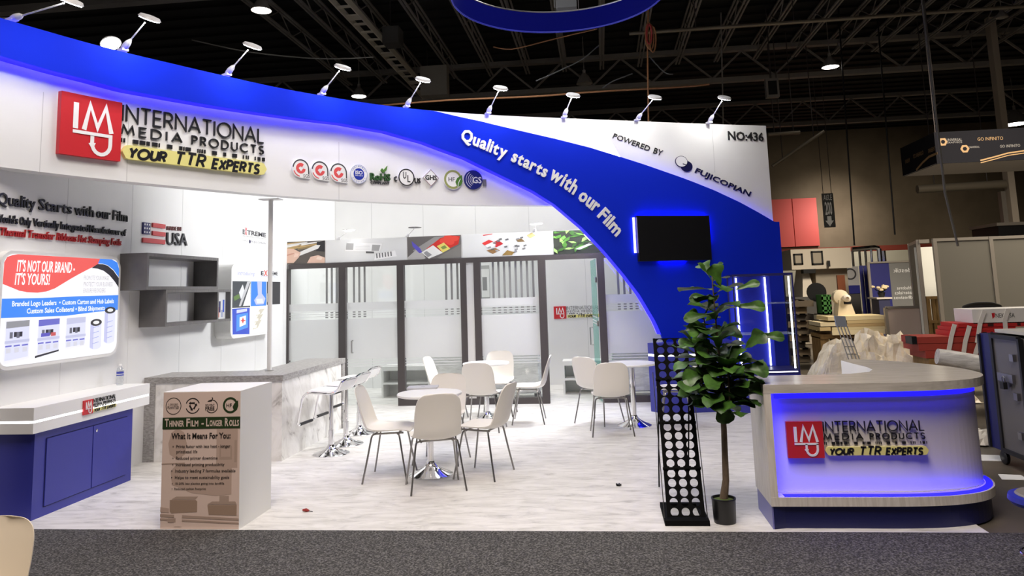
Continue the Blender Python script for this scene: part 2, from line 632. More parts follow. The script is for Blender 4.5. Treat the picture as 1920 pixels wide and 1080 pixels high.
def logo(fr, u0, v0, s, W, label, name='logo_sign', thick=0.03, group=None, w_base=0.0):
    """red tile with white monogram, company name, bar row and yellow tagline plate; (u0,v0) lower left of tile"""
    root = thing(name, label, 'sign', fr.P(u0 + W / 2, v0, w_base), 0, group)
    w0, w1 = w_base, w_base + thick
    mb = MB().use(RED)
    mb.bent(fr, u0, u0 + s, lambda u: v0, lambda u: v0 + s, w0, w1)
    mb.build('red_tile', root)
    mb = MB().use(LETW)
    t = 0.075 * s
    e1, e2 = w1, w1 + 0.004
    X = lambda a: u0 + a * s
    Y = lambda a: v0 + a * s
    mb.stroke(fr, [(X(0.24), Y(0.44)), (X(0.24), Y(0.86))], t * 1.1, e1, e2)
    mb.stroke(fr, [(X(0.38), Y(0.44)), (X(0.47), Y(0.86)), (X(0.60), Y(0.50)), (X(0.73), Y(0.86)), (X(0.83), Y(0.44))], t, e1, e2)
    mb.stroke(fr, [(X(0.20), Y(0.39)), (X(0.85), Y(0.39))], t * 0.7, e1, e2)
    bowl = [(X(0.52), Y(0.39)), (X(0.52), Y(0.24))] + [(X(a), Y(b)) for a, b in arc(0.67, 0.24, 0.15, 0.17, 180, 360, 10)] + [(X(0.82), Y(0.39))]
    mb.stroke(fr, bowl, t * 0.8, e1, e2)
    mb.build('monogram', root)
    a, b = X(1.04), u0 + W
    mb = MB().use(INK)
    wl = w0 + thick * 0.4
    stroke_text(mb, fr, 'INTERNATIONAL', a, Y(0.71), (b - a) * 0.985, 0.27 * s, 0.026 * s, w0, wl, 0.22)
    mb.build('company_name', root)
    for word, f0, f1 in (('MEDIA', 0.0, 0.385), ('PRODUCTS', 0.455, 0.985)):
        mb = MB().use(INK)
        stroke_text(mb, fr, word, a + (b - a) * f0, Y(0.485), (b - a) * (f1 - f0), 0.155 * s, 0.021 * s, w0, wl, 0.42)
        mb.build('company_name', root)
    rnd = random.Random(3)
    x = a
    while x < b:
        wd = rnd.choice((0.012, 0.012, 0.02, 0.05, 0.09)) * s
        MB().use(INK).rect(fr, x, Y(0.345), min(x + wd, b), Y(0.415), w0, w0 + thick * 0.4).build('bar', root)
        x += wd + rnd.choice((0.03, 0.03, 0.05, 0.14)) * s
    mb = MB().use(YEL)
    rp, vm, hv = 0.11 * s, Y(0.18), 0.12 * s
    edge = lambda u: hv - rp + math.sqrt(max(0.0, rp * rp - max(0, rp - (u - a), rp - (b - u)) ** 2))
    mb.bent(fr, a, b, lambda u: vm - edge(u), lambda u: vm + edge(u), w0, w0 + thick * 0.9, 48)
    pl = mb.build('tagline_plate', root)
    tw = (b - a) - 0.22 * s
    for word, f0, f1, hh, dy in (('YOUR', 0.0, 0.265, 0.16, 0.01), ('TTR', 0.315, 0.55, 0.21, 0.0), ('EXPERTS', 0.60, 1.0, 0.17, 0.0)):
        mb = MB().use(INK)
        stroke_text(mb, fr, word, a + 0.1 * s + tw * f0, Y(0.085 + dy), tw * (f1 - f0) * 0.93, hh * s, 0.048 * s, w0 + (w1 - w0) * 0.9, w0 + (w1 - w0) * 0.9 + 0.003, 0.24, 0.2, 0.07, len(word))
        mb.build('tagline_word', root)
    return root

# ================================================================== THE SETTING
FRONT, GLASSY, BACKY, LEFTX = 5.50, 11.46, 13.6, -4.9
mb = MB().use(CONCRETE)
mb.box((-16, -4, -0.2), (32, 46, -0.012))
struct(mb, 'floor')
mb = MB().use(CARPET)
mb.box((-9, -3, -0.012), (9, FRONT + 0.01, 0.004))
tag(struct(mb, 'trim_carpet'), kind='structure')
mb = MB().use(MARBLE)
mb.box((LEFTX - 0.1, FRONT + 0.01, -0.012), (2.45, BACKY + 0.1, 0.0))
struct(mb, 'trim_marble_flooring')
HALLK = mat('hall_ceiling_black', (0.010, 0.010, 0.011), 0.8)
deck = noisy('hall_roof_deck', [(0.3, (0.003, 0.003, 0.0032)), (0.7, (0.008, 0.008, 0.0085))], (0.2, 6, 1), 2.0, 2, 0.8)
mb = MB().use(deck)
mb.box((-16, -4, 9.6), (32, 46, 9.8))
for k in range(60):                       # ribs of the roof deck
    y = 2.0 + k * 0.72
    mb.box((-16, y, 9.53), (32, y + 0.3, 9.6))
struct(mb, 'ceiling')

# left booth wall (runs into the picture) and the white wall behind the meeting room
SEAM = mat('panel_seam', sr(196, 196, 195), 0.6)
mb = MB()
ys = [5.52, 6.45, 7.43, 8.4, 9.38, 10.35, 11.3, 12.3, BACKY]
for y0_, y1_ in zip(ys, ys[1:]):
    mb.use(WALLW).box((LEFTX - 0.12, y0_, 0), (LEFTX, y1_ - 0.005, 3.98))
    mb.use(SEAM).box((LEFTX - 0.12, y1_ - 0.005, 0), (LEFTX - 0.002, y1_, 3.98))
struct(mb, 'wall_left')
mb = MB().use(WALLW)
mb.box((LEFTX, BACKY, 0), (3.0, BACKY + 0.12, 3.9))
mb.use(SEAM)
for i in range(8):
    x = -4.2 + i * 0.98
    mb.box((x, BACKY - 0.002, 0), (x + 0.006, BACKY, 3.9))
struct(mb, 'wall_back')

# ------------------------------------------------------------------ the sweeping header wall and blue arch
raw = [(-5.15, 4.55), (-5.0, 5.03), (-4.81, 5.52), (-4.55, 6.20), (-4.165, 6.91), (-3.90, 7.38), (-3.56, 7.93), (-3.17, 8.42), (-2.72, 8.92),
       (-2.165, 9.38), (-1.54, 9.78), (-0.86, 10.12), (-0.10, 10.45), (0.66, 10.79), (1.455, 11.15), (2.59, 11.62)]


def smooth_poly(p, rounds=2, per=6):
    out = []
    n = len(p)
    for i in range(n - 1):
        p0, p1, p2, p3 = p[max(0, i - 1)], p[i], p[i + 1], p[min(n - 1, i + 2)]
        for k in range(per):
            t = k / per
            q = []
            for a in (0, 1):
                q.append(0.5 * (2 * p1[a] + (p2[a] - p0[a]) * t + (2 * p0[a] - 5 * p1[a] + 4 * p2[a] - p3[a]) * t * t + (3 * p1[a] - p0[a] - 3 * p2[a] + p3[a]) * t ** 3))
            out.append(tuple(q))
    out.append(p[-1])
    for _ in range(rounds * 3):
        out = [out[0]] + [tuple((out[i - 1][a] + 2 * out[i][a] + out[i + 1][a]) / 4 for a in (0, 1)) for i in range(1, len(out) - 1)] + [out[-1]]
    return out


WC = Curve(smooth_poly(raw))
ZB, ZT = 2.805, 4.03
ZTB = 3.99
BW0, BW1 = 0.12, 0.15           # blue panel stands this far off the white wall
BC = WC.off(BW1)


def strip(mb, crv, us, zb, zt, w0, w1):
    """closed upright panel following a curve; zb/zt give its lower and upper edge at each u"""
    for i in range(len(us) - 1):
        a, b = us[i], us[i + 1]
        n = mb.add([crv.P(a, zb[i], w0), crv.P(b, zb[i + 1], w0), crv.P(b, zt[i + 1], w0), crv.P(a, zt[i], w0),
                    crv.P(a, zb[i], w1), crv.P(b, zb[i + 1], w1), crv.P(b, zt[i + 1], w1), crv.P(a, zt[i], w1)])
        mb.face((n + 3, n + 2, n + 1, n))
        mb.face((n + 4, n + 5, n + 6, n + 7))
        mb.face((n, n + 1, n + 5, n + 4))
        mb.face((n + 7, n + 6, n + 2, n + 3))
        if i == 0:
            mb.face((n, n + 4, n + 7, n + 3))
        if i == len(us) - 2:
            mb.face((n + 1, n + 2, n + 6, n + 5))
    return mb


header = thing('header_wall', 'tall curved white header wall with wide blue arch sweeping down to the floor', 'booth wall', tuple(WC.P(6.0, 0)))
# outline of the blue panel, read on its own surface
low = [(0, 104), (90, 130), (167, 150), (233, 168), (320, 184), (400, 198), (520, 216), (640, 231), (723, 246), (793, 266), (873, 296), (940, 329), (1000, 358), (1040, 383),
       (1093, 428), (1133, 470), (1170, 514), (1200, 553), (1230, 604), (1242, 632), (1262, 690), (1276, 768)]
upp = [(815, 207), (853, 217), (900, 227), (983, 247), (1040, 260), (1107, 277), (1160, 293), (1207, 308), (1273, 331), (1300, 341), (1340, 357), (1387, 379), (1420, 397), (1452.6, 416)]
lowp = [BC.hit(*p) for p in low]
uppp = [BC.hit(*p) for p in upp]
kk = lambda u: u * WC.L / BC.L      # arc length on the blue face back to the white curve (near enough everywhere)


def proj(u):
    p = BC.P(u, 0)
    best = min(range(len(WC.p) - 1), key=lambda i: ((WC.p[i] + WC.p[i + 1]) / 2 + (WC.nn[i] + WC.nn[i + 1]) / 2 * BW1 - p).length)
    a, b = WC.p[best], WC.p[best + 1]
    e = b - a
    return WC.s[best] + max(0, min(1, (p - a).dot(e) / e.length_squared)) * e.length


lowp = [(proj(u), z) for u, z in lowp]
uppp = [(proj(u), z) for u, z in uppp]
uppp[0] = (uppp[0][0], ZTB)


def interp(tab, x):
    if x <= tab[0][0]:
        (a, b), (c, d) = tab[0], tab[1]
        return b + (d - b) / (c - a) * (x - a)
    for (a, b), (c, d) in zip(tab, tab[1:]):
        if x <= c:
            return b + (d - b) * (x - a) / (c - a)
    return tab[-1][1]


N = 260
us = [WC.L * i / N for i in range(N + 1)]
zb = [max(0.0, interp(lowp, u)) if u < lowp[-1][0] else 0.0 for u in us]
zt = [ZTB if u < uppp[0][0] else min(ZTB, interp(uppp, u)) for u in us]
mb = MB().use(WALLW)
zw = [min(ZB, z - 0.14) if u > lowp[-4][0] else ZB for u, z in zip(us, zt)]
strip(mb, WC, us, zw, [ZT] * (N + 1), -0.16, 0.0)
mb.use(SEAM)
for px_, py_ in ((77, 250), (238, 300), (635, 330)):
    u, _ = WC.hit(px_, py_)
    mb.rect(WC, u, ZB, u + 0.006, 3.5, 0.0008)
for px_ in (1336,):
    u, _ = WC.hit(px_, 260)
    mb.rect(WC, u, 3.3, u + 0.006, ZT, 0.0008)
mb.build('white_panel', header)

mb = MB().use(BLUE)
strip(mb, WC, us, zb, zt, BW0, BW1)
# the solid lower tower keeps its depth to the back
mb.build('blue_arch_panel', header)
usr = [u for u in us if u > lowp[-1][0] + 0.02]
mb = MB().use(BLUE)
ztr = [min(ZB, z - 0.14) - 0.01 for u, z in zip(us, zt) if u > lowp[-1][0] + 0.02]
strip(mb, WC, usr, [0.0] * len(usr), ztr, -0.16, BW0 - 0.02)
mb.build('tower_core', header)
mb = MB().use(LEDB)
for i in range(N):
    if us[i + 1] < lowp[-3][0]:
        a, b = us[i], us[i + 1]
        for w0, w1, dz in ((0.012, 0.030, 0.012),):
            n = mb.add([WC.P(a, zb[i] + dz, w0), WC.P(b, zb[i + 1] + dz, w0), WC.P(b, zb[i + 1] + dz, w1), WC.P(a, zb[i] + dz, w1)])
            mb.face((n, n + 1, n + 2, n + 3))
mb.build('led_strip', header, 'glowing blue strip along the lower edge of the arch')
mb = MB().use(LEDS)  # emissive strip painted in for LED light on the soffit
for i in range(N):
    if us[i + 1] < lowp[-3][0]:
        a, b = us[i], us[i + 1]
        n = mb.add([WC.P(a, zb[i] + 0.008, 0.034), WC.P(b, zb[i + 1] + 0.008, 0.034), WC.P(b, zb[i + 1] + 0.002, BW1 - 0.004), WC.P(a, zb[i] + 0.002, BW1 - 0.004),
                    WC.P(a, zb[i] - 0.004, 0.034), WC.P(b, zb[i + 1] - 0.004, 0.034), WC.P(b, zb[i + 1] - 0.006, BW1 - 0.004), WC.P(a, zb[i] - 0.006, BW1 - 0.004)])
        mb.face((n, n + 1, n + 2, n + 3))
        mb.face((n + 7, n + 6, n + 5, n + 4))
        mb.face((n, n + 4, n + 5, n + 1))
        mb.face((n + 3, n + 2, n + 6, n + 7))
mb.build('painted_led_glow', header, 'painted blue glow along the soffit under the arch edge')
mb = MB().use(LEDB)
for i in range(N):
    if us[i] > uppp[1][0]:
        a, b = us[i], us[i + 1]
        n = mb.add([WC.P(a, zt[i] - 0.03, 0.02), WC.P(b, zt[i + 1] - 0.03, 0.02), WC.P(b, zt[i + 1] - 0.03, 0.035), WC.P(a, zt[i] - 0.03, 0.035)])
        mb.face((n, n + 1, n + 2, n + 3))
mb.build('led_strip', header, 'glowing blue strip along the upper right edge of the arch')

# support post under the header, standing on the bar
pp = fl(505, 695, 0.8736)
# ------------------------------------------------------------------ arm lamps along the top
LAMPSH = mat('lamp_head_white', (0.75, 0.75, 0.76), 0.4)


def arm_lamp(crv, base_px, head_px, label, zbase, w=0.05, group='arm lamps along the header'):
    u, _ = crv.hit(*base_px)
    # walk along the wall top until the base projects on the picture point
    best, bu = 1e9, 0
    for i in range(0, 2000):
        uu = crv.L * i / 2000
        p = crv.P(uu, zbase, w)
        q = p - CAM
        a = q.dot(FW)
        if a > 0.1:
            X = CX + FPX * q.dot(RT) / a
            if abs(X - base_px[0]) < best:
                best, bu = abs(X - base_px[0]), uu
    b = crv.P(bu, zbase, w)
    n = (crv.P(bu, zbase, 1.0) - crv.P(bu, zbase, 0.0)).normalized()
    # the head lies in the upright plane through the base square to the wall
    side = Vector((-n.y, n.x, 0))
    d = ray(*head_px)
    t = (b - CAM).dot(side) / d.dot(side)
    h = CAM + d * t
    out = (h - b).dot(n)
    if not (0.15 < out < 0.8):
        out = min(0.75, max(0.35, out))
        # keep the reach sensible and take the height from the picture ray
        k = b + n * out
        t = (Vector((k.x, k.y, 0)) - Vector((CAM.x, CAM.y, 0))).length / Vector((d.x, d.y, 0)).length
        h = Vector((k.x, k.y, CAM.z + d.z * t))
    root = thing('arm_lamp', label, 'lamp', tuple(b), 0, group)
    ax = (h - b).normalized()
    mb = MB().use(LAMPSH)
    mb.lathe([(0.012, -0.015), (0.026, 0.01), (0.032, 0.06), (0.026, 0.11), (0.010, 0.15)], b, 12, ax)
    mb.obox(b + Vector((0, 0, -0.012)), (n, side, (0, 0, 1)), (0.05, 0.03, 0.012))
    mb.build('base', root)
    mb = MB().use(LAMPSH)
    mb.tube([b + ax * 0.12, h - ax * 0.05], 0.007, 8)
    mb.build('arm', root)
    hd = h + n * 0.03
    face = (Vector((0, 0, -1)) - n * 0.55).normalized()
    mb = MB().use(LAMPSH)
    mb.lathe([(0.03, -0.03), (0.085, -0.022), (0.10, 0.0), (0.098, 0.004)], hd, 24, face)
    hh = mb.build('head', root)
    mb = MB().use(LAMPI if 'behind' in label else LAMP)
    mb.lathe([(0.0, 0.0), (0.088, 0.0), (0.088, 0.006), (0.0, 0.006)], hd + face * 0.0045, 24, face, cap=False)
    mb.build('diffuser', hh)
    return root


ZL = ZT + 0.02
for (bp, hp, lb) in (
        ((22, 35), (135, 5), 'arm lamp at far left end of the blue header, stem leaning right'),
        ((230, 92), (277, 36), 'arm lamp above the white part left of the big red tile sign'),
        ((425, 137), (470, 88), 'arm lamp on the blue header above the end of the black company name'),
        ((603, 178), (640, 128), 'arm lamp on the blue header above the row of round seals'),
        ((762, 197), (791, 151), 'arm lamp on the header where the blue arch starts to dip'),
        ((915, 213), (937, 167), 'arm lamp above the first word of the white slogan'),
        ((1058, 218), (1073, 180), 'arm lamp on the white header corner above the middle of the slogan'),
        ((1195, 223), (1226, 184), 'arm lamp above the grey words on the white corner panel'),
        ((1330, 227), (1356, 185), 'rightmost arm lamp, close to the black booth number')):
    arm_lamp(WC, bp, hp, lb, ZL)
# one lamp that faces into the booth from the back of the header
INC = Curve(list(reversed([(p.x, p.y) for p in WC.off(-0.16).p])))
arm_lamp(INC, (243, 103), (283, 88), 'arm lamp behind the header with its stem half hidden, facing into the booth', ZL, 0.02)

# ------------------------------------------------------------------ lettering and signs on the header
W3 = 0.025


def uv(crv, *pts):
    return [crv.hit(*p) for p in pts]


(ul, vl), (ur, vr), (ut, vt) = uv(WC, (104, 289), (217, 303), (107, 168))
(u_end, _), = uv(WC, (496, 300))
logo(WC, ul, (vl + vr) / 2, ((ur - ul) + (vt - vl)) / 2, u_end - ul, 'large red tile sign with black company name and yellow tagline on the white header', thick=0.05)


def badge_root(name, label, u, v, group='certification seals on the header'):
    return thing(name, label, 'seal', tuple(WC.P(u, v)), 0, group)


def sgs(px_, py_, label):
    (u, v), (ue, _) = uv(WC, (px_, py_), (px_ + 16, py_))
    r = (ue - u) * 1.0
    root = badge_root('certification_seal', label, u, v)
    out = arc(u, v, r, r * 1.05, 0, 270, 24) + [(u + r * 1.05, v - r * 1.1)]
    out = [(u + r, v - 0.2 * r)] + arc(u, v, r, r, 0, 270, 24) + [(u + r * 1.1, v - r * 1.05)]
    MB().use(LETW).prism(WC, out, 0, W3).build('plate', root)
    mb = MB().use(mat('dark_grey_print', sr(70, 70, 74), 0.5))
    ring2(mb, WC, u, v, r * 0.9, r * 0.13, W3, W3 + 0.002, 0, 175)
    mb.stroke(WC, [(u + 0.9 * r, v), (u + 0.92 * r, v - 0.55 * r)], r * 0.13, W3, W3 + 0.002)
    mb.build('ring', root)
    mb = MB().use(mat('seal_red', sr(222, 84, 84), 0.5))
    mb.stroke(WC, arc(u, v, r * 0.38, r * 0.38, 50, 355, 20), r * 0.36, W3, W3 + 0.002)
    mb.stroke(WC, arc(u, v, r * 0.86, r * 0.86, 200, 262, 8), r * 0.1, W3, W3 + 0.002)
    mb.build('red_mark', root)
    mb = MB().use(LETW).stroke(WC, [(u - 0.22 * r, v + 0.05 * r), (u, v - 0.2 * r), (u + 0.5 * r, v + 0.4 * r)], r * 0.16, W3 + 0.002, W3 + 0.004)
    mb.build('check_mark', root)
    mb = MB().use(mat('dark_grey_print', (0, 0, 0)))
    write(mb, WC, 'SGS', (u + 0.3 * r, v - 0.95 * r), (u + 1.02 * r, v - 0.95 * r), 0.34 * r, W3, W3 + 0.002)
    mb.build('lettering', root)


sgs(562, 316, 'round white seal with red check mark, leftmost in the row')
sgs(598, 320, 'round white seal with red check mark, second in the row')
sgs(633, 324, 'round white seal with red check mark, beside the blue seal')
# blue seal
(u, v), (ue, _) = uv(WC, (671, 327), (687, 327))
r = ue - u
root = badge_root('certification_seal', 'round white seal with blue centre lettered ISO', u, v)
MB().use(LETW).prism(WC, circ(u, v, r * 1.02, 32), 0, W3).build('plate', root)
SB = mat('seal_blue', sr(34, 52, 160), 0.45)
mb = MB().use(SB)
mb.prism(WC, circ(u, v, r * 0.62, 28), W3, W3 + 0.003)
mb.build('blue_disc', root)
mb = MB().use(mat('pale_blue_print', sr(150, 160, 205), 0.5))
for k, ch in enumerate('CERTIFIED'):
    a = math.radians(155 - k * 16.2)
    du, dv = math.cos(a), math.sin(a)
    c0 = Vector((u + du * r * 0.74, v + dv * r * 0.74))
    tt = Vector((dv, -du)) * r * 0.07
    write(mb, WC, ch, c0 - tt, c0 + tt, r * 0.17, W3, W3 + 0.002)
for k, ch in enumerate('COMPANY'):
    a = math.radians(212 + k * 19.4)
    du, dv = math.cos(a), math.sin(a)
    c0 = Vector((u + du * r * 0.9, v + dv * r * 0.9))
    tt = Vector((-dv, du)) * r * 0.07
    write(mb, WC, ch, c0 - tt, c0 + tt, r * 0.16, W3, W3 + 0.002)
ring2(mb, WC, u, v, r * 0.98, r * 0.04, W3, W3 + 0.002, n=32)
mb.build('ring', root)
mb = MB().use(LETW)
write(mb, WC, 'ISO', (u - 0.42 * r, v - 0.02 * r), (u + 0.42 * r, v - 0.02 * r), 0.36 * r, W3 + 0.003, W3 + 0.005, bold=0.02)
write(mb, WC, '9001:2015', (u - 0.45 * r, v - 0.22 * r), (u + 0.45 * r, v - 0.22 * r), 0.12 * r, W3 + 0.003, W3 + 0.005)
mb.build('lettering', root)
# RoHS
GRN = mat('sign_green', sr(74, 122, 44), 0.5)
DGRN = mat('sign_dark_green', sr(44, 84, 40), 0.5)
(u, v), (u2, v2), (_, vt) = uv(WC, (693, 337), (731, 339), (693, 325))
root = badge_root('certification_seal', 'green RoHS lettering with check mark above it', u, v)
mb = MB().use(DGRN)
write(mb, WC, 'RoHS', (u, v), (u2, v2), vt - v, 0.0, W3, bold=0.03)
mb.build('lettering', root)
mb = MB().use(GRN)
h = vt - v
mb.prism(WC, [(u + 1.85 * h, v + 1.6 * h), (u + 2.2 * h, v + 1.15 * h), (u + 2.75 * h, v + 1.6 * h), (u + 2.95 * h, v + 2.35 * h), (u + 2.3 * h, v + 1.6 * h), (u + 2.05 * h, v + 1.9 * h)], 0, W3)
mb.build('check_mark', root)
mb = MB().use(mat('dark_grey_print', (0, 0, 0)))
write(mb, WC, 'COMPLIANT', (u + 0.1 * h, v - 0.62 * h), (u2 - 0.1 * h, v2 - 0.62 * h), 0.4 * h, 0, W3 * 0.6)
mb.build('small_lettering', root)
# UL
(u, v), (ue, _) = uv(WC, (760.5, 333), (775, 333))
r = ue - u
root = badge_root('certification_seal', 'black ring with the letters U and L between small c and us', u, v)
MB().use(LETW).prism(WC, circ(u, v, r, 32), 0, W3).build('plate', root)
mb = MB().use(INK)
ring2(mb, WC, u, v, r * 0.97, r * 0.12, W3, W3 + 0.004, n=36)
mb.build('ring', root)
mb = MB().use(INK)
write(mb, WC, 'U', (u - 0.45 * r, v - 0.15 * r), (u - 0.02 * r, v - 0.15 * r), 0.8 * r, W3, W3 + 0.004, bold=0.01)
write(mb, WC, 'L', (u + 0.12 * r, v - 0.55 * r), (u + 0.5 * r, v - 0.55 * r), 0.8 * r, W3, W3 + 0.004, bold=0.01)
mb.build('lettering', root)
mb = MB().use(INK)
write(mb, WC, 'C', (u - 1.55 * r, v - 0.5 * r), (u - 1.2 * r, v - 0.5 * r), 0.55 * r, 0, W3)
mb.build('small_letter', root)
mb = MB().use(INK)
write(mb, WC, 'US', (u + 1.12 * r, v - 0.62 * r), (u + 1.85 * r, v - 0.62 * r), 0.6 * r, 0, W3)
mb.build('lettering', root)
# GHS
(u, v), (ue, _) = uv(WC, (806.5, 334), (821.5, 334))
r = ue - u
root = badge_root('certification_seal', 'white diamond seal lettered GHS', u, v)
dia = [(u - r, v), (u, v - r), (u + r, v), (u, v + r)]
MB().use(LETW).prism(WC, dia, 0, W3).build('plate', root)
mb = MB().use(mat('seal_brown', sr(120, 70, 70), 0.5))
mb.stroke(WC, [(u - r * .96, v), (u, v - r * .96), (u + r * .96, v), (u, v + r * .96), (u - r * .96, v)], r * 0.05, W3, W3 + 0.002)
mb.build('outline', root)
mb = MB().use(INK)
write(mb, WC, 'GHS', (u - 0.72 * r, v - 0.24 * r), (u + 0.74 * r, v - 0.24 * r), 0.52 * r, W3, W3 + 0.003, bold=0.03)
mb.build('lettering', root)


def hf_badge(fr, u, v, r, root, w, ring_m, text_m):
    MB().use(LETW if ring_m is not INK else mat('podium_print_ground', sr(230, 206, 192), 0.6)).prism(fr, circ(u, v, r * 1.05, 32), w - W3 if w > W3 else w, w).build('plate', root)
    mb = MB().use(ring_m)
    ring2(mb, fr, u, v, r * 0.87, r * 0.22, w, w + 0.002, n=32)
    mb.build('ring', root)
    mb = MB().use(text_m)
    write(mb, fr, 'HF', (u - 0.5 * r, v - 0.2 * r), (u + 0.2 * r, v - 0.2 * r), 0.42 * r, w, w + 0.002, bold=0.01)
    mb.build('lettering', root)
    mb = MB().use(GRN)
    mb.prism(fr, [(u + 0.45 * r, v - 0.75 * r), (u + 0.25 * r, v - 0.25 * r), (u + 0.45 * r, v + 0.15 * r), (u + 0.98 * r, v + 0.5 * r), (u + 1.05 * r, v - 0.2 * r), (u + 0.85 * r, v - 0.6 * r)], w + 0.002, w + 0.005)
    mb.use(LETW)
    mb.stroke(fr, [(u + 0.5 * r, v - 0.8 * r), (u + 0.58 * r, v - 0.35 * r), (u + 0.8 * r, v + 0.1 * r)], 0.06 * r, w + 0.005, w + 0.006)
    mb.build('leaf', root)


(u, v), (ue, _) = uv(WC, (848, 337), (865, 337))
root = badge_root('certification_seal', 'round seal with green ring, HF letters and green leaf on the header', u, v)
hf_badge(WC, u, v, ue - u, root, W3, mat('seal_olive', sr(150, 156, 96), 0.5), mat('dark_grey_print', (0, 0, 0)))
# GS1
(u, v), (ue, _) = uv(WC, (886.5, 337.5), (903.5, 337.5))
r = ue - u
root = badge_root('certification_seal', 'solid dark blue seal lettered GS with a 1 beside it, last in the row', u, v)
MB().use(mat('seal_navy', sr(26, 34, 116), 0.45)).prism(WC, circ(u, v, r, 36), 0, W3).build('disc', root)
mb = MB().use(LETW)
for k, q in enumerate((0.86, 0.68, 0.52, 0.38)):
    mb.stroke(WC, arc(u + (1 - q) * r * 0.3, v, r * q, r * q, 120, 245, 14), r * 0.045, W3, W3 + 0.002)
write(mb, WC, 'GS', (u - 0.1 * r, v - 0.34 * r), (u + 0.88 * r, v - 0.34 * r), 0.62 * r, W3, W3 + 0.003, bold=0.02)
mb.build('lettering', root)
mb = MB().use(mat('mid_grey_print', sr(120, 120, 124), 0.5))
write(mb, WC, '1', (u + 1.08 * r, v - 0.6 * r), (u + 1.42 * r, v - 0.6 * r), 0.68 * r, 0, W3)
mb.build('numeral', root)


# slogan along the arch: words laid on short baselines that follow the sweep
def slogan(root, words, m, w0, w1, bold):
    for txt, a, b, c in words:
        mb = MB().use(m)
        write_px(mb, WC, txt, a, b, c, w0, w1, bold=bold)
        mb.build('word', root)


(u, v), = uv(WC, (1010, 330))
root = thing('slogan_lettering', 'raised white slogan letters following the blue arch', 'lettering', tuple(WC.P(u, v, BW1)))
bfr = WC.off(BW1)


def slog_word(txt, pts, cap_px, bold=0.03):
    """letters one by one along a bent baseline"""
    base = [bfr.hit(*p) for p in pts]
    P = [Vector(b) for b in base]
    seg = [0.0]
    for a, b in zip(P, P[1:]):
        seg.append(seg[-1] + (b - a).length)
    vs_all = [_text_data(c, 0, bold, 0)[0] for c in txt]
    wid = [max(v[0] for v in vv) - min(v[0] for v in vv) for vv in vs_all]
    gap = 0.06
    tot = sum(wid) + gap * (len(txt) - 1)
    k = seg[-1] / tot
    (u0, v0), (u1, v1) = bfr.hit(*cap_px[0]), bfr.hit(*cap_px[1])
    cap = math.hypot(u1 - u0, v1 - v0)
    x = 0.0
    mb = MB().use(LETW)

    def at(s):
        for i in range(len(P) - 1):
            if s <= seg[i + 1] or i == len(P) - 2:
                return P[i].lerp(P[i + 1], (s - seg[i]) / (seg[i + 1] - seg[i]))
    for c, wd in zip(txt, wid):
        write(mb, bfr, c, at(x * k), at((x + wd) * k), cap, 0.0, 0.02, bold=bold)
        x += wd + gap
    mb.build('word', root)


slog_word('Quality', [(862, 262), (895, 275), (920, 286), (947, 297)], ((864, 263), (873, 244)))
slog_word('starts', [(957, 301), (990, 317), (1022, 333)], ((975, 311), (984, 292)))
slog_word('with', [(1028, 333), (1052, 349), (1075, 365)], ((1030, 334), (1042, 312)))
slog_word('our', [(1082, 372), (1100, 386), (1116, 399)], ((1085, 375), (1097, 354)))
slog_word('Film', [(1119, 405), (1138, 425), (1155, 444)], ((1119, 405), (1133, 388)))

# corner panel lettering
(u, v), = uv(WC, (1195, 275))
root = thing('panel_lettering', 'slanted thin grey words on the white corner panel', 'lettering', tuple(WC.P(u, v)))
mb = MB().use(INK)
write_px(mb, WC, 'POWERED', (1148, 259), (1217, 284), (1153, 251), 0, 0.012, shear=0.15)
mb.build('word', root)
mb = MB().use(INK)
write_px(mb, WC, 'BY', (1224, 287), (1241, 293), (1229, 278), 0, 0.012, shear=0.15)
mb.build('word', root)
(u, v), = uv(WC, (1340, 335))
root = thing('sponsor_sign', 'slanted navy sponsor name with two-disc emblem on the corner panel', 'sign', tuple(WC.P(u, v)))
NVY = mat('navy_print', sr(18, 20, 70), 0.4)
mb = MB().use(NVY)
write_px(mb, WC, 'FUJICOPIAN', (1302, 323), (1406, 369), (1306, 315), 0, 0.012, bold=0.015, shear=0.12)
mb.build('lettering', root)
(ua, va), (uc, vc), (ud, _) = uv(WC, (1277, 303), (1287, 312), (1288, 303))
r = (ud - ua)
mb = MB().use(NVY)
mb.prism(WC, [(p[0], p[1]) for p in circ(uc, vc, r * 0.98, 28, r * 0.82)], 0, 0.012)
mb.build('navy_disc', root)
mb = MB().use(LETW)
mb.prism(WC, circ(ua, va, r * 0.98, 28, r * 0.8), 0.0, 0.0125)
mb.use(NVY)
ring = [(ua + r * math.cos(math.radians(a)), va + 0.82 * r * math.sin(math.radians(a))) for a in range(0, 361, 12)]
mb.stroke(WC, ring, r * 0.06, 0, 0.014)
mb.stroke(WC, [(ua + 0.2 * r, va - 0.35 * r), (ua + 1.1 * r, va - 0.62 * r)], r * 0.12, 0.0125, 0.015)
mb.build('outlined_disc', root)
(u, v), = uv(WC, (1398, 262))
mb = MB().use(mat('booth_number_black', sr(38, 38, 40), 0.4))
write_px(mb, WC, 'NO:436', (1365, 262), (1431, 265), (1365, 246.5), 0, 0.018, bold=0.008)
tag(mb.build('number_lettering'), 'dark raised booth number at the top right corner of the white panel', 'lettering')

